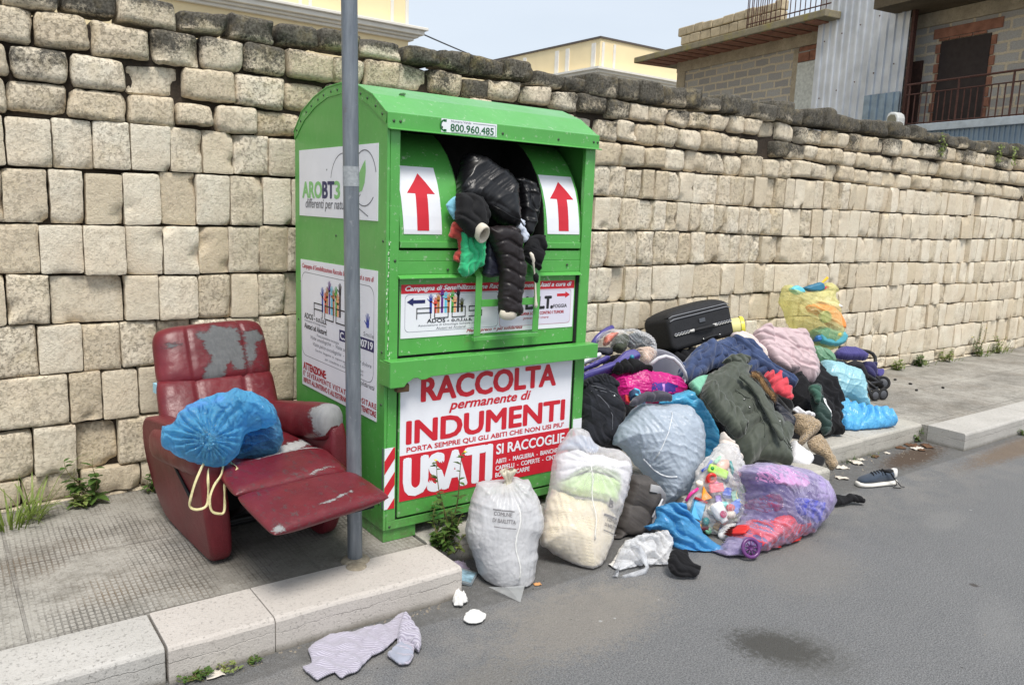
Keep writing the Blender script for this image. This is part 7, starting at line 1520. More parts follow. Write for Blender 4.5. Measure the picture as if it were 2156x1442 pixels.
# ---- left of the suitcase -------------------------------------------------
G_H = 'things in the clear bundle'
puff('clear_hoop_bag', 'rubbish_sack', F_CLEAR, .13, .09, ex=0.09, kb=0.15, folds=((1.1, .06, .014),), pleats=((.03, -.02, 13, .02, .12),), iters=70, keep=.006, taut=True, label='clear plastic sack knotted behind the purple toddler slide', cat='rubbish bag')
puff('hoop_green', 'cloth', fabric('dark_olive_cloth', (66, 72, 60), .85, .2), .07, .05, ex=.06, push=-.01, label='dark olive cloth inside the knotted clear sack', cat='cloth', group=G_H)
puff('hoop_orange', 'toy', plain('coral_plastic', (214, 112, 88), .45), .05, .04, ex=.02, push=.0, label='coral toy inside the knotted clear sack', cat='toy', group=G_H)
puff('hoop_white', 'cloth', fabric('cream_pink_cloth', (220, 196, 180), .9, .12), .07, .05, ex=.12, pleats=((0, 0, 9, .02, .1),), push=-.02, label='cream pink cloth at the right of the knotted clear sack', cat='cloth', group=G_H)
puff('hoop_blackstuff', 'cloth', fabric('slate_cloth', (84, 92, 100), .7, .3), .06, .05, ex=.12, folds=((.8, .05, .02),), push=.0, label='slate cloth at the top of the knotted clear sack', cat='cloth', group=G_H)
C_PURP = plain('violet_toy_plastic', (72, 66, 134), .34, var=.07, vs=7, bump=.06, bs=60)
hp = MB(); hp.tube([(1.945, .86, .66), (1.963, .86, .727), (1.973, .86, .759), (2.002, .86, .789), (2.043, .86, .815), (2.085, .86, .835), (2.13, .86, .848)], .021, 14); tag(obj('play_hoop', hp, C_PURP, None, smooth=True), 'violet plastic tube arching up beside the push bar of the bin', 'toy part', G_H)
puff('purple_panel', 'toddler_slide', C_PURP, .055, .05, ex=0, label='thick violet plastic slide rail lying on the jeans beside the bin', cat='slide', fn=lambda Q, f: .012 * f * np.exp(-((Q[:, 1] - .27 * Q[:, 0] + .008) / .02) ** 2))
puff('purple_rail', 'toddler_slide', C_PURP, .03, .03, ex=0, label='thinner violet slide rail behind the thick one', cat='slide')
puff('white_rail', 'plastic_rail', plain('white_toy_plastic', (222, 222, 228), .4, var=.05), .03, .03, ex=0, label='white plastic rail beside the thin violet rail', cat='plastic part')
puff('navy_bag_bit', 'strap', plain('black_navy_webbing', (28, 30, 44), .7, var=.2), .03, .03, ex=.02, label='black navy padded strap above the violet slide rails', cat='strap')
bh = ball(MB(), Matrix.Translation(at('purple_panel', .135, .045, .01)), .014, .014, .014); tag(obj('toy_ball', bh, toyp('petrol', (46, 128, 156)), None, smooth=True), 'little petrol blue ball at the tip of the thick violet rail', 'toy')
# suitcase
sc_ = thing('suitcase', 'black fabric suitcase with white piping lying on top of the pile at the wall', 'suitcase', (2.98, 1.0, .64))
ex_ = Vector((.785, -.0, .098)).normalized(); ez_ = Vector((-.08, .07, .28)).normalized(); ey_ = ez_.cross(ex_).normalized(); ez_ = ex_.cross(ey_)
SM = Matrix((ex_, ey_, ez_)).transposed().to_4x4(); SM.translation = Vector((3.03, 1.0, .775))
M_SUIT = plain('black_cordura', (24, 25, 29), .72, var=.2, vs=30, bump=.5, bs=420)
def rbox(hx, hy, hz, r, n=6):
    return [(math.copysign(hx - r, cx) + r * math.cos(a) * 1, math.copysign(hz - r, cz) + r * math.sin(a)) for cx, cz, a0 in ((1, 1, 0), (-1, 1, 90), (-1, -1, 180), (1, -1, 270)) for a in [math.radians(a0 + 90 * k / n) for k in range(n + 1)]]
obj('body', MB().prism(rbox(.335, .15, .128, .045), -.155, .11, 'y', M=SM), M_SUIT, sc_, bevel=.03, seg=4, smooth=True, angle=55)
lid = MB(); lvs = []; na, nb2 = 26, 14
for j in range(nb2 + 1):
    for i in range(na + 1):
        a, b_ = i / na * 2 - 1, j / nb2 * 2 - 1; hgt = .055 * (1 - abs(a) ** 3.5) ** .6 * (1 - abs(b_) ** 4) ** .6; lvs.append(SM @ Vector((a * .325 + .0, b_ * .13 - .022, .122 + hgt + .012 * a * (1 - b_ * b_))))
lid.add(lvs, [(j * (na + 1) + i, j * (na + 1) + i + 1, (j + 1) * (na + 1) + i + 1, (j + 1) * (na + 1) + i) for j in range(nb2) for i in range(na)]); obj('lid', lid, M_SUIT, sc_, smooth=True)
M_PIPE = plain('pale_piping', (128, 130, 136), .5, var=.15)
for yy, zz in ((-.158, .098), (-.150, .122)): obj('piping', MB().tube([SM @ Vector((x, yy - .004 * (1 - (x / .33) ** 2), zz + (.0 if abs(x) < .285 else -.25 * (abs(x) - .285)))) for x in np.linspace(-.325, .325, 18)], .0035, 6), M_PIPE, sc_, smooth=True)
st_ = MB(); st2 = MB()
for k in range(20):
    u0 = -.31 + k * .031
    if -.12 < u0 < .09: continue
    for tgt, ph_ in ((st_, 0), (st2, math.pi)): tgt.tube([SM @ Vector((u0 + .031 * q / 5, -.163, -.012 + .009 * math.sin(ph_ + math.pi * q / 5))) for q in range(6)], .0042, 6)
obj('twisted_cord', st_, M_PIPE, sc_, smooth=True); obj('twisted_cord', st2, plain('white_cord', (170, 170, 168), .7), sc_, smooth=True)
obj('handle', MB().tube([SM @ Vector((u, -.168 - .02 * math.cos(u * 12), -.012)) for u in np.linspace(-.125, .10, 9)], [.007, .011, .012, .012, .012, .012, .012, .011, .007], 10), M_SUIT, sc_, smooth=True)
for u in (-.135, .105): obj('cord_end', MB().tube([SM @ Vector((u - .02, -.166, -.012)), SM @ Vector((u + .02, -.168, -.012))], [.008, .012], 10), plain('pale_end', (190, 188, 184), .6), sc_, smooth=True)
bd = obj('badge', MB().box(-.032, .032, -.163, -.158, .03, .06, M=SM), plain('badge_metal', (96, 98, 102), .35, .7), sc_, bevel=.003)
obj('bottom_handle', MB().tube([SM @ Vector(p) for p in ((-.03, -.158, -.098), (.02, -.17, -.088), (.10, -.17, -.088), (.15, -.158, -.098))], .009, 8), M_SUIT, sc_, smooth=True)
for u in (-.03, .15): obj('stud', ball(MB(), SM @ Matrix.Translation((u, -.166, -.092)), .008, .006, .008), M_SNAP, sc_, smooth=True)
# yellow tub, grey bucket
tb = thing('plastic_tub', 'translucent yellow plastic tub lying behind the suitcase', 'tub', (3.55, .92, .72))
Mt = Matrix.Translation((3.50, .95, .755)) @ Vector((.75, -.62, .12)).normalized().to_track_quat('Z', 'X').to_matrix().to_4x4()
obj('body', MB().lathe([(.001, -.12), (.068, -.12), (.080, .05), (.083, .06)], Mt, 28), plain('pale_yellow_plastic', (226, 220, 150), .35, var=.06), tb, smooth=True, angle=50)
obj('lid', MB().lathe([(.088, .05), (.089, .072), (.082, .078), (.07, .074), (.001, .074)], Mt, 28), plain('lemon_plastic', (232, 222, 80), .35, var=.06), tb, smooth=True, angle=50)
bk = thing('bucket', 'grey plastic bucket with a white arched handle tipped behind the pink bag', 'bucket', (2.33, .58, .5))
Mb = Matrix.Translation((2.335, .60, .565)) @ Vector((-.28, -.62, .74)).normalized().to_track_quat('Z', 'X').to_matrix().to_4x4()
obj('body', MB().lathe([(.001, -.15), (.125, -.15), (.158, .03), (.170, .036), (.172, .046), (.164, .050), (.150, .036), (.118, -.14), (.001, -.142)], Mb, 40), plain('grey_plastic', (150, 152, 164), .4, var=.05), bk, smooth=True, angle=50)
obj('handle', MB().tube([(2.19, .56, .64), (2.204, .54, .665), (2.226, .52, .693), (2.27, .50, .706), (2.324, .48, .690), (2.374, .47, .650), (2.419, .46, .595), (2.445, .46, .537)], .012, 12), plain('white_handle_plastic', (206, 206, 214), .4), bk, smooth=True)
ks = thing('child_shoe', 'small navy child shoe with sky blue lining and red sole beside the jeans', 'shoe', (1.58, .1, .56))
Mk = Matrix.Translation((1.585, .07, .575)) @ Matrix.Rotation(-.6, 4, 'Z') @ Matrix.Rotation(.5, 4, 'X') @ Matrix.Rotation(.5, 4, 'Y')
obj('upper', MB().prism(roundpoly([(-.06, 0), (.06, 0), (.062, .02), (.01, .035), (-.02, .062), (-.06, .06)], 2), -.024, .024, 'y', M=Mk), plain('navy_shoe', (40, 60, 92), .6), ks, bevel=.008, seg=3, smooth=True, angle=50)
obj('lining', MB().tube([Mk @ Vector(p) for p in ((-.05, -.022, .06), (-.02, -.025, .062), (.0, -.02, .045), (.0, .02, .045), (-.02, .025, .062), (-.05, .022, .06))], .006, 8), plain('sky_lining', (88, 180, 214), .7), ks, smooth=True)
obj('sole', MB().box(-.065, .066, -.027, .027, -.014, .002, M=Mk), plain('red_sole', (188, 48, 50), .6), ks, bevel=.005)

# ---- plush toy, stroller --------------------------------------------------
def curly(name, rgb):
    t = NT(name); co = t.coord(); c = lin(rgb); v = t.voro(co, 120, 'SMOOTH_F1'); n1 = t.noise(co, 70, 5, .7)
    col = t.mix(t.rng(n1, .3, .7), tuple(x * .5 for x in c), tuple(min(1, x * 1.25) for x in c))
    return t.done(t.bsdf(col, .95, 0, t.bump(t.math('ADD', v.outputs['Distance'], n1), 1.0, .012), **{'Sheen Weight': .4, 'Specular IOR Level': .1}))
M_PLUSH = curly('curly_beige_plush', (176, 154, 124))
pl = puff('bear_body', 'plush_toy', M_PLUSH, .075, .06, ex=.05, kb=.4, fn=lambda Q, f: f * .006 * fbm(np.c_[Q, Q[:, 0] * 0], 90, 2, 3), lumps=((-.03, .03, .05, .02), (.05, -.02, .045, .02)), push=-.03, label='curly beige plush toy lying face down at the kerb', cat='plush toy')
puff('bear_leg', 'leg', M_PLUSH, .055, .05, ex=.05, kb=.4, fn=lambda Q, f: f * .006 * fbm(np.c_[Q, Q[:, 0] * 0], 90, 2, 4), parent=pl, push=-.02)
puff('bear_ear_cloth', 'rag', C_WHITE, .03, .02, ex=.16, folds=((.4, .04, .014),), push=-.07, label='small white rag on the shoulder of the curly plush toy', cat='rag')
sr = thing('stroller', 'folded stroller with purple canopy and black frame lying against the wall', 'stroller', (5.0, .65, .13))
M_FRAME = plain('black_frame_plastic', (28, 28, 31), .5, var=.2, vs=30)
puff('stroller_canopy', 'canopy', fabric('violet_canopy', (66, 62, 122), .7, .15), .07, .05, ex=.05, folds=((.1, .1, .010),), parent=sr)
puff('stroller_seat', 'seat', fabric('dark_violet_seat', (44, 42, 84), .75, .2), .06, .05, ex=.06, folds=((.7, .07, .014),), parent=sr)
puff('stroller_pocket', 'pocket', fabric('violet_pocket', (70, 64, 128), .7, .15), .03, .03, ex=.05, parent=sr)
for pts, r_ in (([(5.01, .95, .495), (5.12, .92, .485), (5.217, .9, .469), (5.34, .86, .448), (5.378, .84, .43), (5.39, .82, .40), (5.385, .81, .37), (5.357, .8, .333)], .016), ([(4.60, .8, .46), (4.70, .74, .43), (4.80, .70, .385), (4.90, .66, .34), (5.06, .62, .26), (5.16, .6, .20)], .018),
                ([(4.90, .60, .27), (4.95, .56, .22), (5.02, .54, .17), (5.0, .50, .14)], .013), ([(4.83, .58, .30), (4.80, .52, .22), (4.80, .48, .15)], .014), ([(4.86, .6, .25), (5.15, .6, .235)], .012), ([(4.82, .55, .20), (5.05, .58, .20)], .011), ([(5.36, .8, .33), (5.30, .72, .27), (5.20, .64, .22)], .013)):
    obj('frame_tube', MB().tube(pts, r_, 10), M_FRAME, sr, smooth=True)
obj('foam_grip', MB().tube([(4.70, .66, .40), (4.735, .63, .425), (4.775, .61, .415), (4.82, .60, .36), (4.85, .59, .30)], .034, 12), plain('black_foam', (36, 36, 40), .95, var=.2, bump=.5, bs=200), sr, smooth=True)
def wheel(c, axis, R):
    M = Matrix.Translation(c) @ Vector(axis).normalized().to_track_quat('Z', 'Y').to_matrix().to_4x4(); w = obj('wheel', MB().tube(ring_pts(M, R * .78, 20), R * .22, 10, close=True), plain('black_rubber', (26, 26, 28), .8, var=.2), sr, smooth=True)
    h = MB().lathe([(.001, .016), (R * .3, .016), (R * .62, .008), (R * .62, -.008), (.001, -.012)], M, 18); obj('hub', h, plain('grey_hub', (74, 76, 82), .5), w, smooth=True, angle=40)
wheel((5.17, .60, .225), (-.8, -.5, .2), .062); wheel((5.11, .66, .235), (-.8, -.5, .2), .062); wheel((4.84, .48, .176), (-.3, -.9, .1), .05); wheel((4.95, .47, .176), (-.3, -.9, .1), .05); wheel((5.35, .75, .19), (-.5, -.8, .1), .062)
# ================================================================== things lying on the road
def seersucker():
    t = NT('grey_striped_seersucker'); co = t.coord(); w = t.n('ShaderNodeTexWave', wave_type='BANDS', bands_direction='X'); w.inputs['Scale'].default_value = 48; w.inputs['Distortion'].default_value = 1.2; w.inputs['Detail'].default_value = 1
    t.l(t.mapping(co, (1, 1, 1), (0, 0, -.75)), w.inputs['Vector'])
    c = t.mix(t.rng(w.outputs['Fac'], .25, .75), lin((178, 174, 186)), lin((142, 137, 152))); c = t.mix(t.rng(t.noise(co, 6, 4), .4, .7, 0, .3), c, lin((160, 156, 168)))
    return t.done(t.bsdf(c, .9, 0, t.bump(w.outputs['Fac'], .3, .003), **{'Sheen Weight': .25}))
sh_ = puff('shirt', 'shirt', seersucker(), .018, .0, ex=.10, kb=.3, D=.02, folds=((.5, .07, .010), (1.6, .05, .006), (-.4, .11, .010)), zmin=0, sharp=.7, rag=.15, push=-.004, label='pale grey lilac finely ribbed shirt dropped on the road by the kerb', cat='shirt')
puff('shirt_sleeve', 'sleeve', bpy.data.materials['grey_striped_seersucker'], .035, .0, ex=.12, kb=.25, folds=((.9, .04, .016),), zmin=0, push=-.012, parent=sh_, rag=.3)
puff('shirt_lining', 'lining', fabric('pale_blue_lining', (146, 150, 164), .9, .12), .016, .0, ex=.16, kb=.2, folds=((.4, .03, .014),), zmin=0, push=-.010, parent=sh_, rag=.4)
puff('tissue_ball', 'tissue', fabric('white_tissue', (212, 211, 208), .9, .03), .035, .002, ex=.3, kb=.1, folds=((.7, .022, .014), (2.0, .03, .014)), zmin=0, sharp=.8, rag=2.2, label='crumpled white tissue on the road near the kerb end', cat='tissue', sp=.004)
puff('tissue_flat', 'tissue', bpy.data.materials['white_tissue'], .012, .001, ex=.2, kb=.2, D=.02, folds=((.2, .03, .007), (1.3, .04, .005)), zmin=0, curl=.008, sharp=.8, rag=1.5, label='flattened white tissue on the road below the crumpled one', cat='tissue', sp=.005)
# sneaker lying on its side edge, toe to the left
sn = thing('sneaker', 'dark blue grey canvas sneaker with white sole lying alone on the road', 'shoe', (3.12, -.52, 0))
ya = math.atan2(-.10, .27); SNM = Matrix.Translation((3.125, -.525, .0)) @ Matrix.Rotation(ya, 4, 'Z')
def shoe_loft(rows, seg=22):
    """rows: x, half width, z low, z high"""
    vs = []
    for x, w, z0, z1 in rows:
        for k in range(seg):
            a = 2 * math.pi * k / seg; c, s = math.cos(a), math.sin(a); vs.append(SNM @ Vector((x, w * math.copysign(abs(c) ** .8, c), (z0 + z1) / 2 + (z1 - z0) / 2 * math.copysign(abs(s) ** .8, s))))
    n = len(rows); return vs, [(i * seg + k, i * seg + (k + 1) % seg, (i + 1) * seg + (k + 1) % seg, (i + 1) * seg + k) for i in range(n - 1) for k in range(seg)] + [tuple(range(seg))[::-1], tuple(range((n - 1) * seg, n * seg))]
obj('sole', shoe_loft([(-.142, .012, .006, .026), (-.136, .028, .002, .032), (-.11, .042, 0, .032), (-.06, .047, 0, .030), (0, .042, 0, .030), (.06, .037, 0, .032), (.11, .036, 0, .034), (.136, .028, .002, .034), (.145, .012, .008, .03)]), plain('white_rubber', (226, 222, 214), .6, var=.08), sn, smooth=True)
obj('upper', shoe_loft([(-.130, .018, .026, .044), (-.11, .036, .026, .058), (-.06, .041, .026, .070), (-.02, .038, .026, .084), (.02, .034, .026, .092), (.06, .032, .026, .086), (.10, .031, .026, .088), (.125, .026, .028, .094), (.138, .012, .03, .09)]), fabric('blue_grey_canvas', (58, 68, 82), .9, .12), sn, smooth=True)
obj('heel_patch', shoe_loft([(.105, .0325, .04, .096), (.125, .0285, .042, .104), (.140, .014, .044, .102)]), plain('white_leather', (218, 216, 212), .6), sn, smooth=True)
obj('opening', shoe_loft([(.035, .016, .084, .098), (.07, .022, .08, .095), (.105, .018, .08, .099)]), C_BLACK, sn, smooth=True)
lc = MB()
for i in range(5): x = -.045 + i * .02; lc.tube([SNM @ Vector((x, -.032, .062 + i * .004)), SNM @ Vector((x + .004, -.012, .082 + i * .004)), SNM @ Vector((x + .010, .012, .084 + i * .004)), SNM @ Vector((x + .012, .03, .066 + i * .004))], .0032, 6)
lc.tube([SNM @ Vector(p) for p in ((.03, -.02, .098), (.06, -.05, .09), (.09, -.055, .05), (.10, -.06, .02), (.06, -.075, .008), (.11, -.085, .006))], .0028, 6); lc.tube([SNM @ Vector(p) for p in ((.03, -.02, .098), (.045, -.052, .10), (.065, -.06, .07), (.12, -.075, .012), (.15, -.07, .006))], .0028, 6)
obj('laces', lc, C_BLACK, sn, smooth=True)
# cassette case and purple rag by the kerb end
cd = thing('disc_case', 'scuffed clear disc case lying between the kerb end and the milky sack', 'disc case', (.285, -.235, 0))
CM = Matrix.Translation((.265, -.255, .012)) @ Matrix.Rotation(.75, 4, 'Z') @ Matrix.Rotation(.14, 4, 'X')
obj('case', MB().box(-.062, .062, -.05, .05, -.006, .006, M=CM), plain('scuffed_grey_plastic', (120, 128, 134), .3, var=.3, vs=20), cd, bevel=.002)
obj('sleeve', MB().box(-.05, .045, -.042, .042, .0062, .0068, M=CM), plain('printed_card', (130, 160, 176), .5, var=.6, vs=25), cd)
rg_ = MB(); vs = []; n_ = 16
for j in range(n_ + 1):
    for i in range(n_ + 1): x, y = i / n_ - .5, j / n_ - .5; p = Vector((.27 + x * .13 + .02 * y, -.165 + y * .085, 0)); p.z = .012 + .028 * max(0, 1 - (x * x + y * y) * 3.4) + .012 * mnoise.noise(Vector((x * 9, y * 9, 2))); vs.append(p)
rg_.add(vs, [(j * (n_ + 1) + i, j * (n_ + 1) + i + 1, (j + 1) * (n_ + 1) + i + 1, (j + 1) * (n_ + 1) + i) for j in range(n_) for i in range(n_)])
o_ = tag(obj('rag', rg_, fabric('dusty_lilac_rag', (136, 126, 146), .9, .2), None, smooth=True), 'dusty lilac rag behind the disc case at the kerb end', 'rag'); o_.modifiers.new('thick', 'SOLIDIFY').thickness = .004
# scraps of paper, dead leaves, stones
def scrap(x, y, z, s, mat, name, label, cat, group, seed, ratio=.7):
    random.seed(seed); b = MB(); n = 5; th = random.uniform(0, 6.28); vs = []
    for j in range(n + 1):
        for i in range(n + 1):
            u, v = i / n - .5, j / n - .5; k = 1 + .25 * mnoise.noise(Vector((u * 3, v * 3, seed))); px, py = u * s * k, v * s * ratio * k
            vs.append((x + px * math.cos(th) - py * math.sin(th), y + px * math.sin(th) + py * math.cos(th), z + .004 + s * .22 * abs(mnoise.noise(Vector((u * 4, v * 4, seed + .5))))))
    b.add(vs, [(j * (n + 1) + i, j * (n + 1) + i + 1, (j + 1) * (n + 1) + i + 1, (j + 1) * (n + 1) + i) for j in range(n) for i in range(n)])
    o = obj(name, b, mat, None, smooth=True); o.modifiers.new('thick', 'SOLIDIFY').thickness = .0015; return tag(o, label, cat, group)
M_PAPER = plain('dirty_paper', (206, 198, 186), .9, var=.2, vs=40); M_LEAF = plain('dead_leaf', (96, 68, 46), .9, var=.35, vs=40)
for i, (x, y, s, lab) in enumerate(((3.25, -.215, .085, 'dirty paper scrap nearest the kerb stone end'), (3.44, -.205, .10, 'largest dirty paper scrap in the kerb recess'), (3.54, -.18, .05, 'small dirty paper scrap behind the largest one'), (4.17, -.24, .085, 'white paper scrap farthest along the kerb recess'), (3.86, -.19, .04, 'tiny paper scrap midway along the kerb recess'), (3.05, -.34, .075, 'white printed paper scrap beside the foot of the plush toy'))):
    scrap(x, y, 0, s, M_PAPER, 'paper_scrap', lab, 'paper', 'paper scraps by the kerb', 20 + i)
for i, (x, y, s, lab) in enumerate(((4.22, -.19, .10, 'curled brown leaf in the corner of the kerb recess'), (4.08, -.17, .07, 'brown leaf before the curled one in the kerb recess'), (4.30, -.25, .09, 'brown leaf nearest the projecting kerb'), (3.70, -.19, .06, 'brown leaf midway along the kerb recess'), (4.16, -.28, .05, 'small brown leaf at the edge of the dirt patch'))):
    scrap(x, y, 0, s, M_LEAF, 'dead_leaf', lab, 'leaf', 'dead leaves in the kerb recess', 40 + i)
scrap(-.845, -.42, 0, .06, M_PAPER, 'paper_scrap', 'crumpled paper scrap by the weeds at the pink kerb', 'paper', 'paper scraps by the kerb', 61); scrap(.505, -.47, 0, .032, plain('orange_card', (206, 150, 96), .9), 'card_scrap', 'tiny orange card scrap on the road before the milky sack', 'paper', None, 63)
st = MB(); random.seed(3)
for i, (x, y, lab) in enumerate(((5.60, .514, 'nearest'), (5.95, .449, 'right hand'), (5.83, .69, 'middle'), (5.89, .87, 'farthest'))):
    o_ = tag(obj('pebble', ball(MB(), Matrix.Translation((x, y, .135)) @ Matrix.Rotation(i, 4, 'Z'), .018, .013, .010, 6, 9), plain('dark_stone', (44, 42, 40), .9), None, smooth=True), lab + ' dark pebble on the pavement beyond the stroller', 'pebble', 'dark pebbles on the pavement')
random.seed(17); gr = MB()
for i in range(520):
    k = random.random()
    if k < .45: x, y, z = random.uniform(-3, .16), -.395 - abs(random.gauss(0, .025)), 0
    elif k < .75: x, y, z = random.uniform(2.85, 4.4), -.17 - abs(random.gauss(0, .08)), 0
    else: x, y, z = random.uniform(.2, 8), random.uniform(-1.8, -.5), 0
    s = random.uniform(.0015, .0055) * (1.3 if k < .75 else .8); gr.add([(x - s, y, z), (x, y - s, z), (x + s, y + s * .3, z), (x, y, z + s * 1.1)], [(0, 1, 3), (1, 2, 3), (2, 0, 3)])
stuff(obj('grit', gr, plain('grit_stone', (128, 120, 108), .95, var=.4, vs=20), recalc=False))

# ================================================================== weeds
def leafmat(name, rgb, rgb2):
    t = NT(name); co = t.coord(); c = t.mix(t.rng(t.noise(co, 35, 3), .3, .7), lin(rgb), lin(rgb2)); p = t.bsdf(c, .55, 0, None, **{'Specular IOR Level': .35}); tl = t.n('ShaderNodeBsdfTranslucent'); t.l(c, tl.inputs['Color'])
    mx = t.n('ShaderNodeMixShader'); mx.inputs[0].default_value = .3; t.l(p, mx.inputs[1]); t.l(tl.outputs[0], mx.inputs[2]); return t.done(mx.outputs[0])
L_GRASS = leafmat('grass_blade', (92, 116, 48), (128, 144, 66)); L_DARK = leafmat('weed_leaf', (58, 88, 40), (92, 120, 52)); L_PALE = leafmat('pale_weed_leaf', (112, 132, 70), (148, 160, 92)); L_STEM = plain('weed_stem', (104, 98, 58), .8, var=.2); L_RED = plain('reddish_stem', (126, 74, 58), .8)
def blade(b, p, d, L, w, droop):
    d = Vector(d).normalized(); s = d.cross(Vector((0, 0, 1))); s = s.normalized() if s.length > .01 else Vector((1, 0, 0)); n = 5; vs = []
    for i in range(n + 1):
        u = i / n; q = Vector(p) + d * L * u + Vector((d.x, d.y, 0)) * L * .35 * u * u + Vector((0, 0, -droop * L * u * u)); q.z = max(q.z, p[2] + .002); ww = w * (1 - u ** 1.6) * .5 + .0003; vs += [q - s * ww, q + s * ww]
    b.add(vs, [(2 * i, 2 * i + 1, 2 * i + 3, 2 * i + 2) for i in range(n)])
def leaf(b, p, d, L, w, fold=.25):
    d = Vector(d).normalized(); s = d.cross(Vector((0, 0, 1))); s = s.normalized() if s.length > .01 else Vector((1, 0, 0)); up = s.cross(d); p = Vector(p)
    ou = [(0, 0), (.25, .42), (.5, .5), (.78, .3), (1, 0)]; vs = [p + d * L * a - up * L * .25 * a * a for a, _ in ou] + [p + d * L * a + s * w * c + up * w * c * fold - up * L * .25 * a * a for a, c in ou[1:4]] + [p + d * L * a - s * w * c + up * w * c * fold - up * L * .25 * a * a for a, c in ou[1:4]]
    b.add(vs, [(0, 1, 5), (1, 2, 6, 5), (2, 3, 7, 6), (3, 4, 7), (0, 8, 1), (1, 8, 9, 2), (2, 9, 10, 3), (3, 10, 4)])
def grass(x, y, z, n, H, R, seed, label, mat=None, group=None, lean=(0, 0)):
    random.seed(seed); b = MB()
    for i in range(n):
        a = random.uniform(0, 6.28); r = R * random.random() ** .7; d = (math.cos(a) * random.uniform(.15, .75) + lean[0], math.sin(a) * random.uniform(.15, .75) + lean[1], 1); blade(b, (x + r * math.cos(a), y + r * math.sin(a) * .6, z), d, H * random.uniform(.45, 1.1), random.uniform(.004, .008) * (H / .25) ** .4, random.uniform(.1, .75))
    return tag(obj('grass_tuft', b, mat or L_GRASS, None, recalc=False), label, 'grass tuft', group)
def weed(x, y, z, H, nst, nl, ls, seed, label, mat, spread=.5, group=None, flowers=0, name='weed'):
    random.seed(seed); root = thing(name, label, 'weed', (x, y, z), group); sb = MB(); lb = MB(); fl = []
    for s in range(nst):
        a = random.uniform(0, 6.28); hh = H * random.uniform(.45, 1.05) if s else H; q = Vector((x + random.uniform(-.02, .02), y + random.uniform(-.015, .015), z)); d = Vector((math.cos(a) * spread, math.sin(a) * spread * .7, 1)) if s else Vector((.12, -.1, 1)); pts = []
        for i in range(8):
            u = i / 7; p = q + d * hh * u * .9 + Vector((.02 * math.sin(u * 5 + s), .02 * math.cos(u * 4 + s), -.25 * hh * u * u * spread)); pts.append(p)
        sb.tube(pts, [.0035 * (1 - .7 * i / 7) * (H / .3) ** .5 for i in range(8)], 5)
        for k in range(nl):
            u = random.uniform(.08, 1) ; i = min(6, int(u * 7)); p = pts[i].lerp(pts[i + 1], u * 7 - i if i < 7 else 0); a2 = random.uniform(0, 6.28); leaf(lb, p, (math.cos(a2), math.sin(a2), random.uniform(-.2, .7)), ls * random.uniform(.5, 1.1) * (1.1 - .55 * u), ls * random.uniform(.35, .6) * (1.1 - .5 * u))
        fl.append(pts[-1])
    obj('stem', sb, L_STEM, root, smooth=True); obj('foliage', lb, mat, root, recalc=False)
    for k in range(flowers): obj('flower', ball(MB(), Matrix.Translation(fl[k % len(fl)] + Vector((random.uniform(-.02, .02), random.uniform(-.02, .02), random.uniform(-.03, .02)))), .007, .007, .004, 6, 8), plain('yellow_petal', (222, 204, 70), .7), root, smooth=True)
    return root
grass(-1.32, 1.02, .126, 95, .26, .13, 1, 'big clump of long grass at the wall foot, left edge'); 
g2 = grass(-1.22, 1.10, .126, 14, .52, .06, 2, 'few tall grass stalks rising beside the big clump', L_PALE)
weed(-.98, 1.15, .126, .30, 5, 9, .085, 3, 'broad leaved dock weed at the wall foot left of the recliner', L_DARK, .45, None, 0, 'dock_weed')
weed(-1.02, 1.12, .126, .12, 7, 12, .045, 31, 'low ferny weed under the broad leaved dock', L_PALE, .9)
weed(-.69, 1.17, .126, .15, 7, 16, .04, 4, 'bushy dark green weed between the wall and the recliner', L_DARK, .5)
weed(.235, -.135, .10, .52, 2, 30, .06, 5, 'tall stemmed weed with a yellow flower before the bin', L_DARK, .12, None, 2)
weed(.225, -.13, .10, .26, 12, 18, .05, 6, 'bushy weed round the foot of the tall stemmed one', L_DARK, .55)
weed(.30, -.10, .06, .13, 6, 9, .04, 7, 'small weed at the kerb return right of the bushy one', L_PALE, .8)
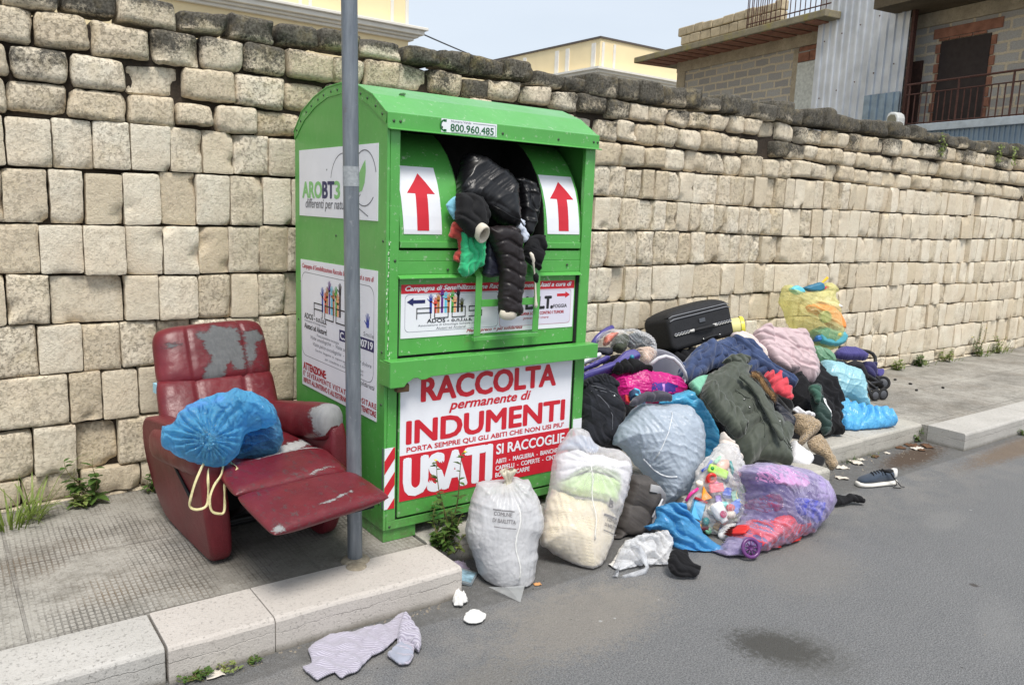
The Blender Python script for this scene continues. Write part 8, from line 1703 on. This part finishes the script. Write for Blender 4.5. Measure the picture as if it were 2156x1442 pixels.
weed(-.905, -.405, 0, .07, 8, 10, .026, 8, 'low weed on the road against the pink kerb stone', L_DARK, 1.0, 'weeds along the kerb'); weed(-.80, -.40, 0, .06, 6, 9, .022, 81, 'low weed right of the crumpled paper scrap', L_PALE, 1.0, 'weeds along the kerb'); weed(-.70, -.40, 0, .04, 5, 8, .02, 9, 'tiny weed at the joint of the pink kerb stones', L_DARK, 1.0, 'weeds along the kerb')
grass(2.98, -.175, 0, 60, .06, .10, 10, 'short green grass at the kerb recess beside the plush toy', L_DARK); grass(3.42, -.165, 0, 46, .06, .09, 11, 'short grass tuft in the kerb recess below the blue sheet', L_DARK); grass(3.72, -.16, 0, 26, .05, .07, 12, 'thin grass tuft right of the blue sheet', L_PALE); weed(4.38, -.13, 0, .15, 5, 10, .04, 13, 'weed in the inner corner of the kerb recess', L_DARK, .6)
weed(5.35, -.48, 0, .09, 6, 9, .03, 14, 'weed on the road against the far kerb stones', L_DARK, .8)
for i, (x, H, n, lab) in enumerate(((5.62, .34, 5, 'tall thin weed at the wall foot nearest the stroller'), (6.45, .14, 6, 'low weed patch first along the wall past the stroller'), (6.9, .16, 8, 'thicker weed patch second along the wall'), (7.5, .2, 6, 'weed patch third along the wall'), (8.25, .42, 6, 'tall yellow flowered weed near the right edge at the wall foot'), (8.75, .3, 7, 'bushy weed at the right edge at the wall foot'))):
    weed(x, 1.16, .126, H, n, 14, .06 if H < .25 else .05, 50 + i, lab, L_PALE if i % 2 else L_DARK, .35, 'weeds along the wall foot', 3 if i == 4 else 0); grass(x + .12, 1.16, .126, 26, H * .7, .16, 70 + i, 'grass among the ' + lab, L_GRASS, 'grass along the wall foot')
for i, (x, lab) in enumerate(((6.9, 'left hand moss tuft rooted in the top courses of the wall'), (8.2, 'middle moss tuft in the top courses of the wall'), (8.55, 'right hand moss tuft in the top courses of the wall'))):
    random.seed(90 + i); b = MB()
    for k in range(60): p = (x + random.gauss(0, .03), 1.20 + random.uniform(-.012, .01), 2.40 + random.uniform(-.09, .12)); a = random.uniform(0, 6.28); leaf(b, p, (math.cos(a), -.8, math.sin(a)), .03, .02)
    tag(obj('moss_tuft', b, L_PALE, None, recalc=False), lab, 'moss', 'moss on the wall')
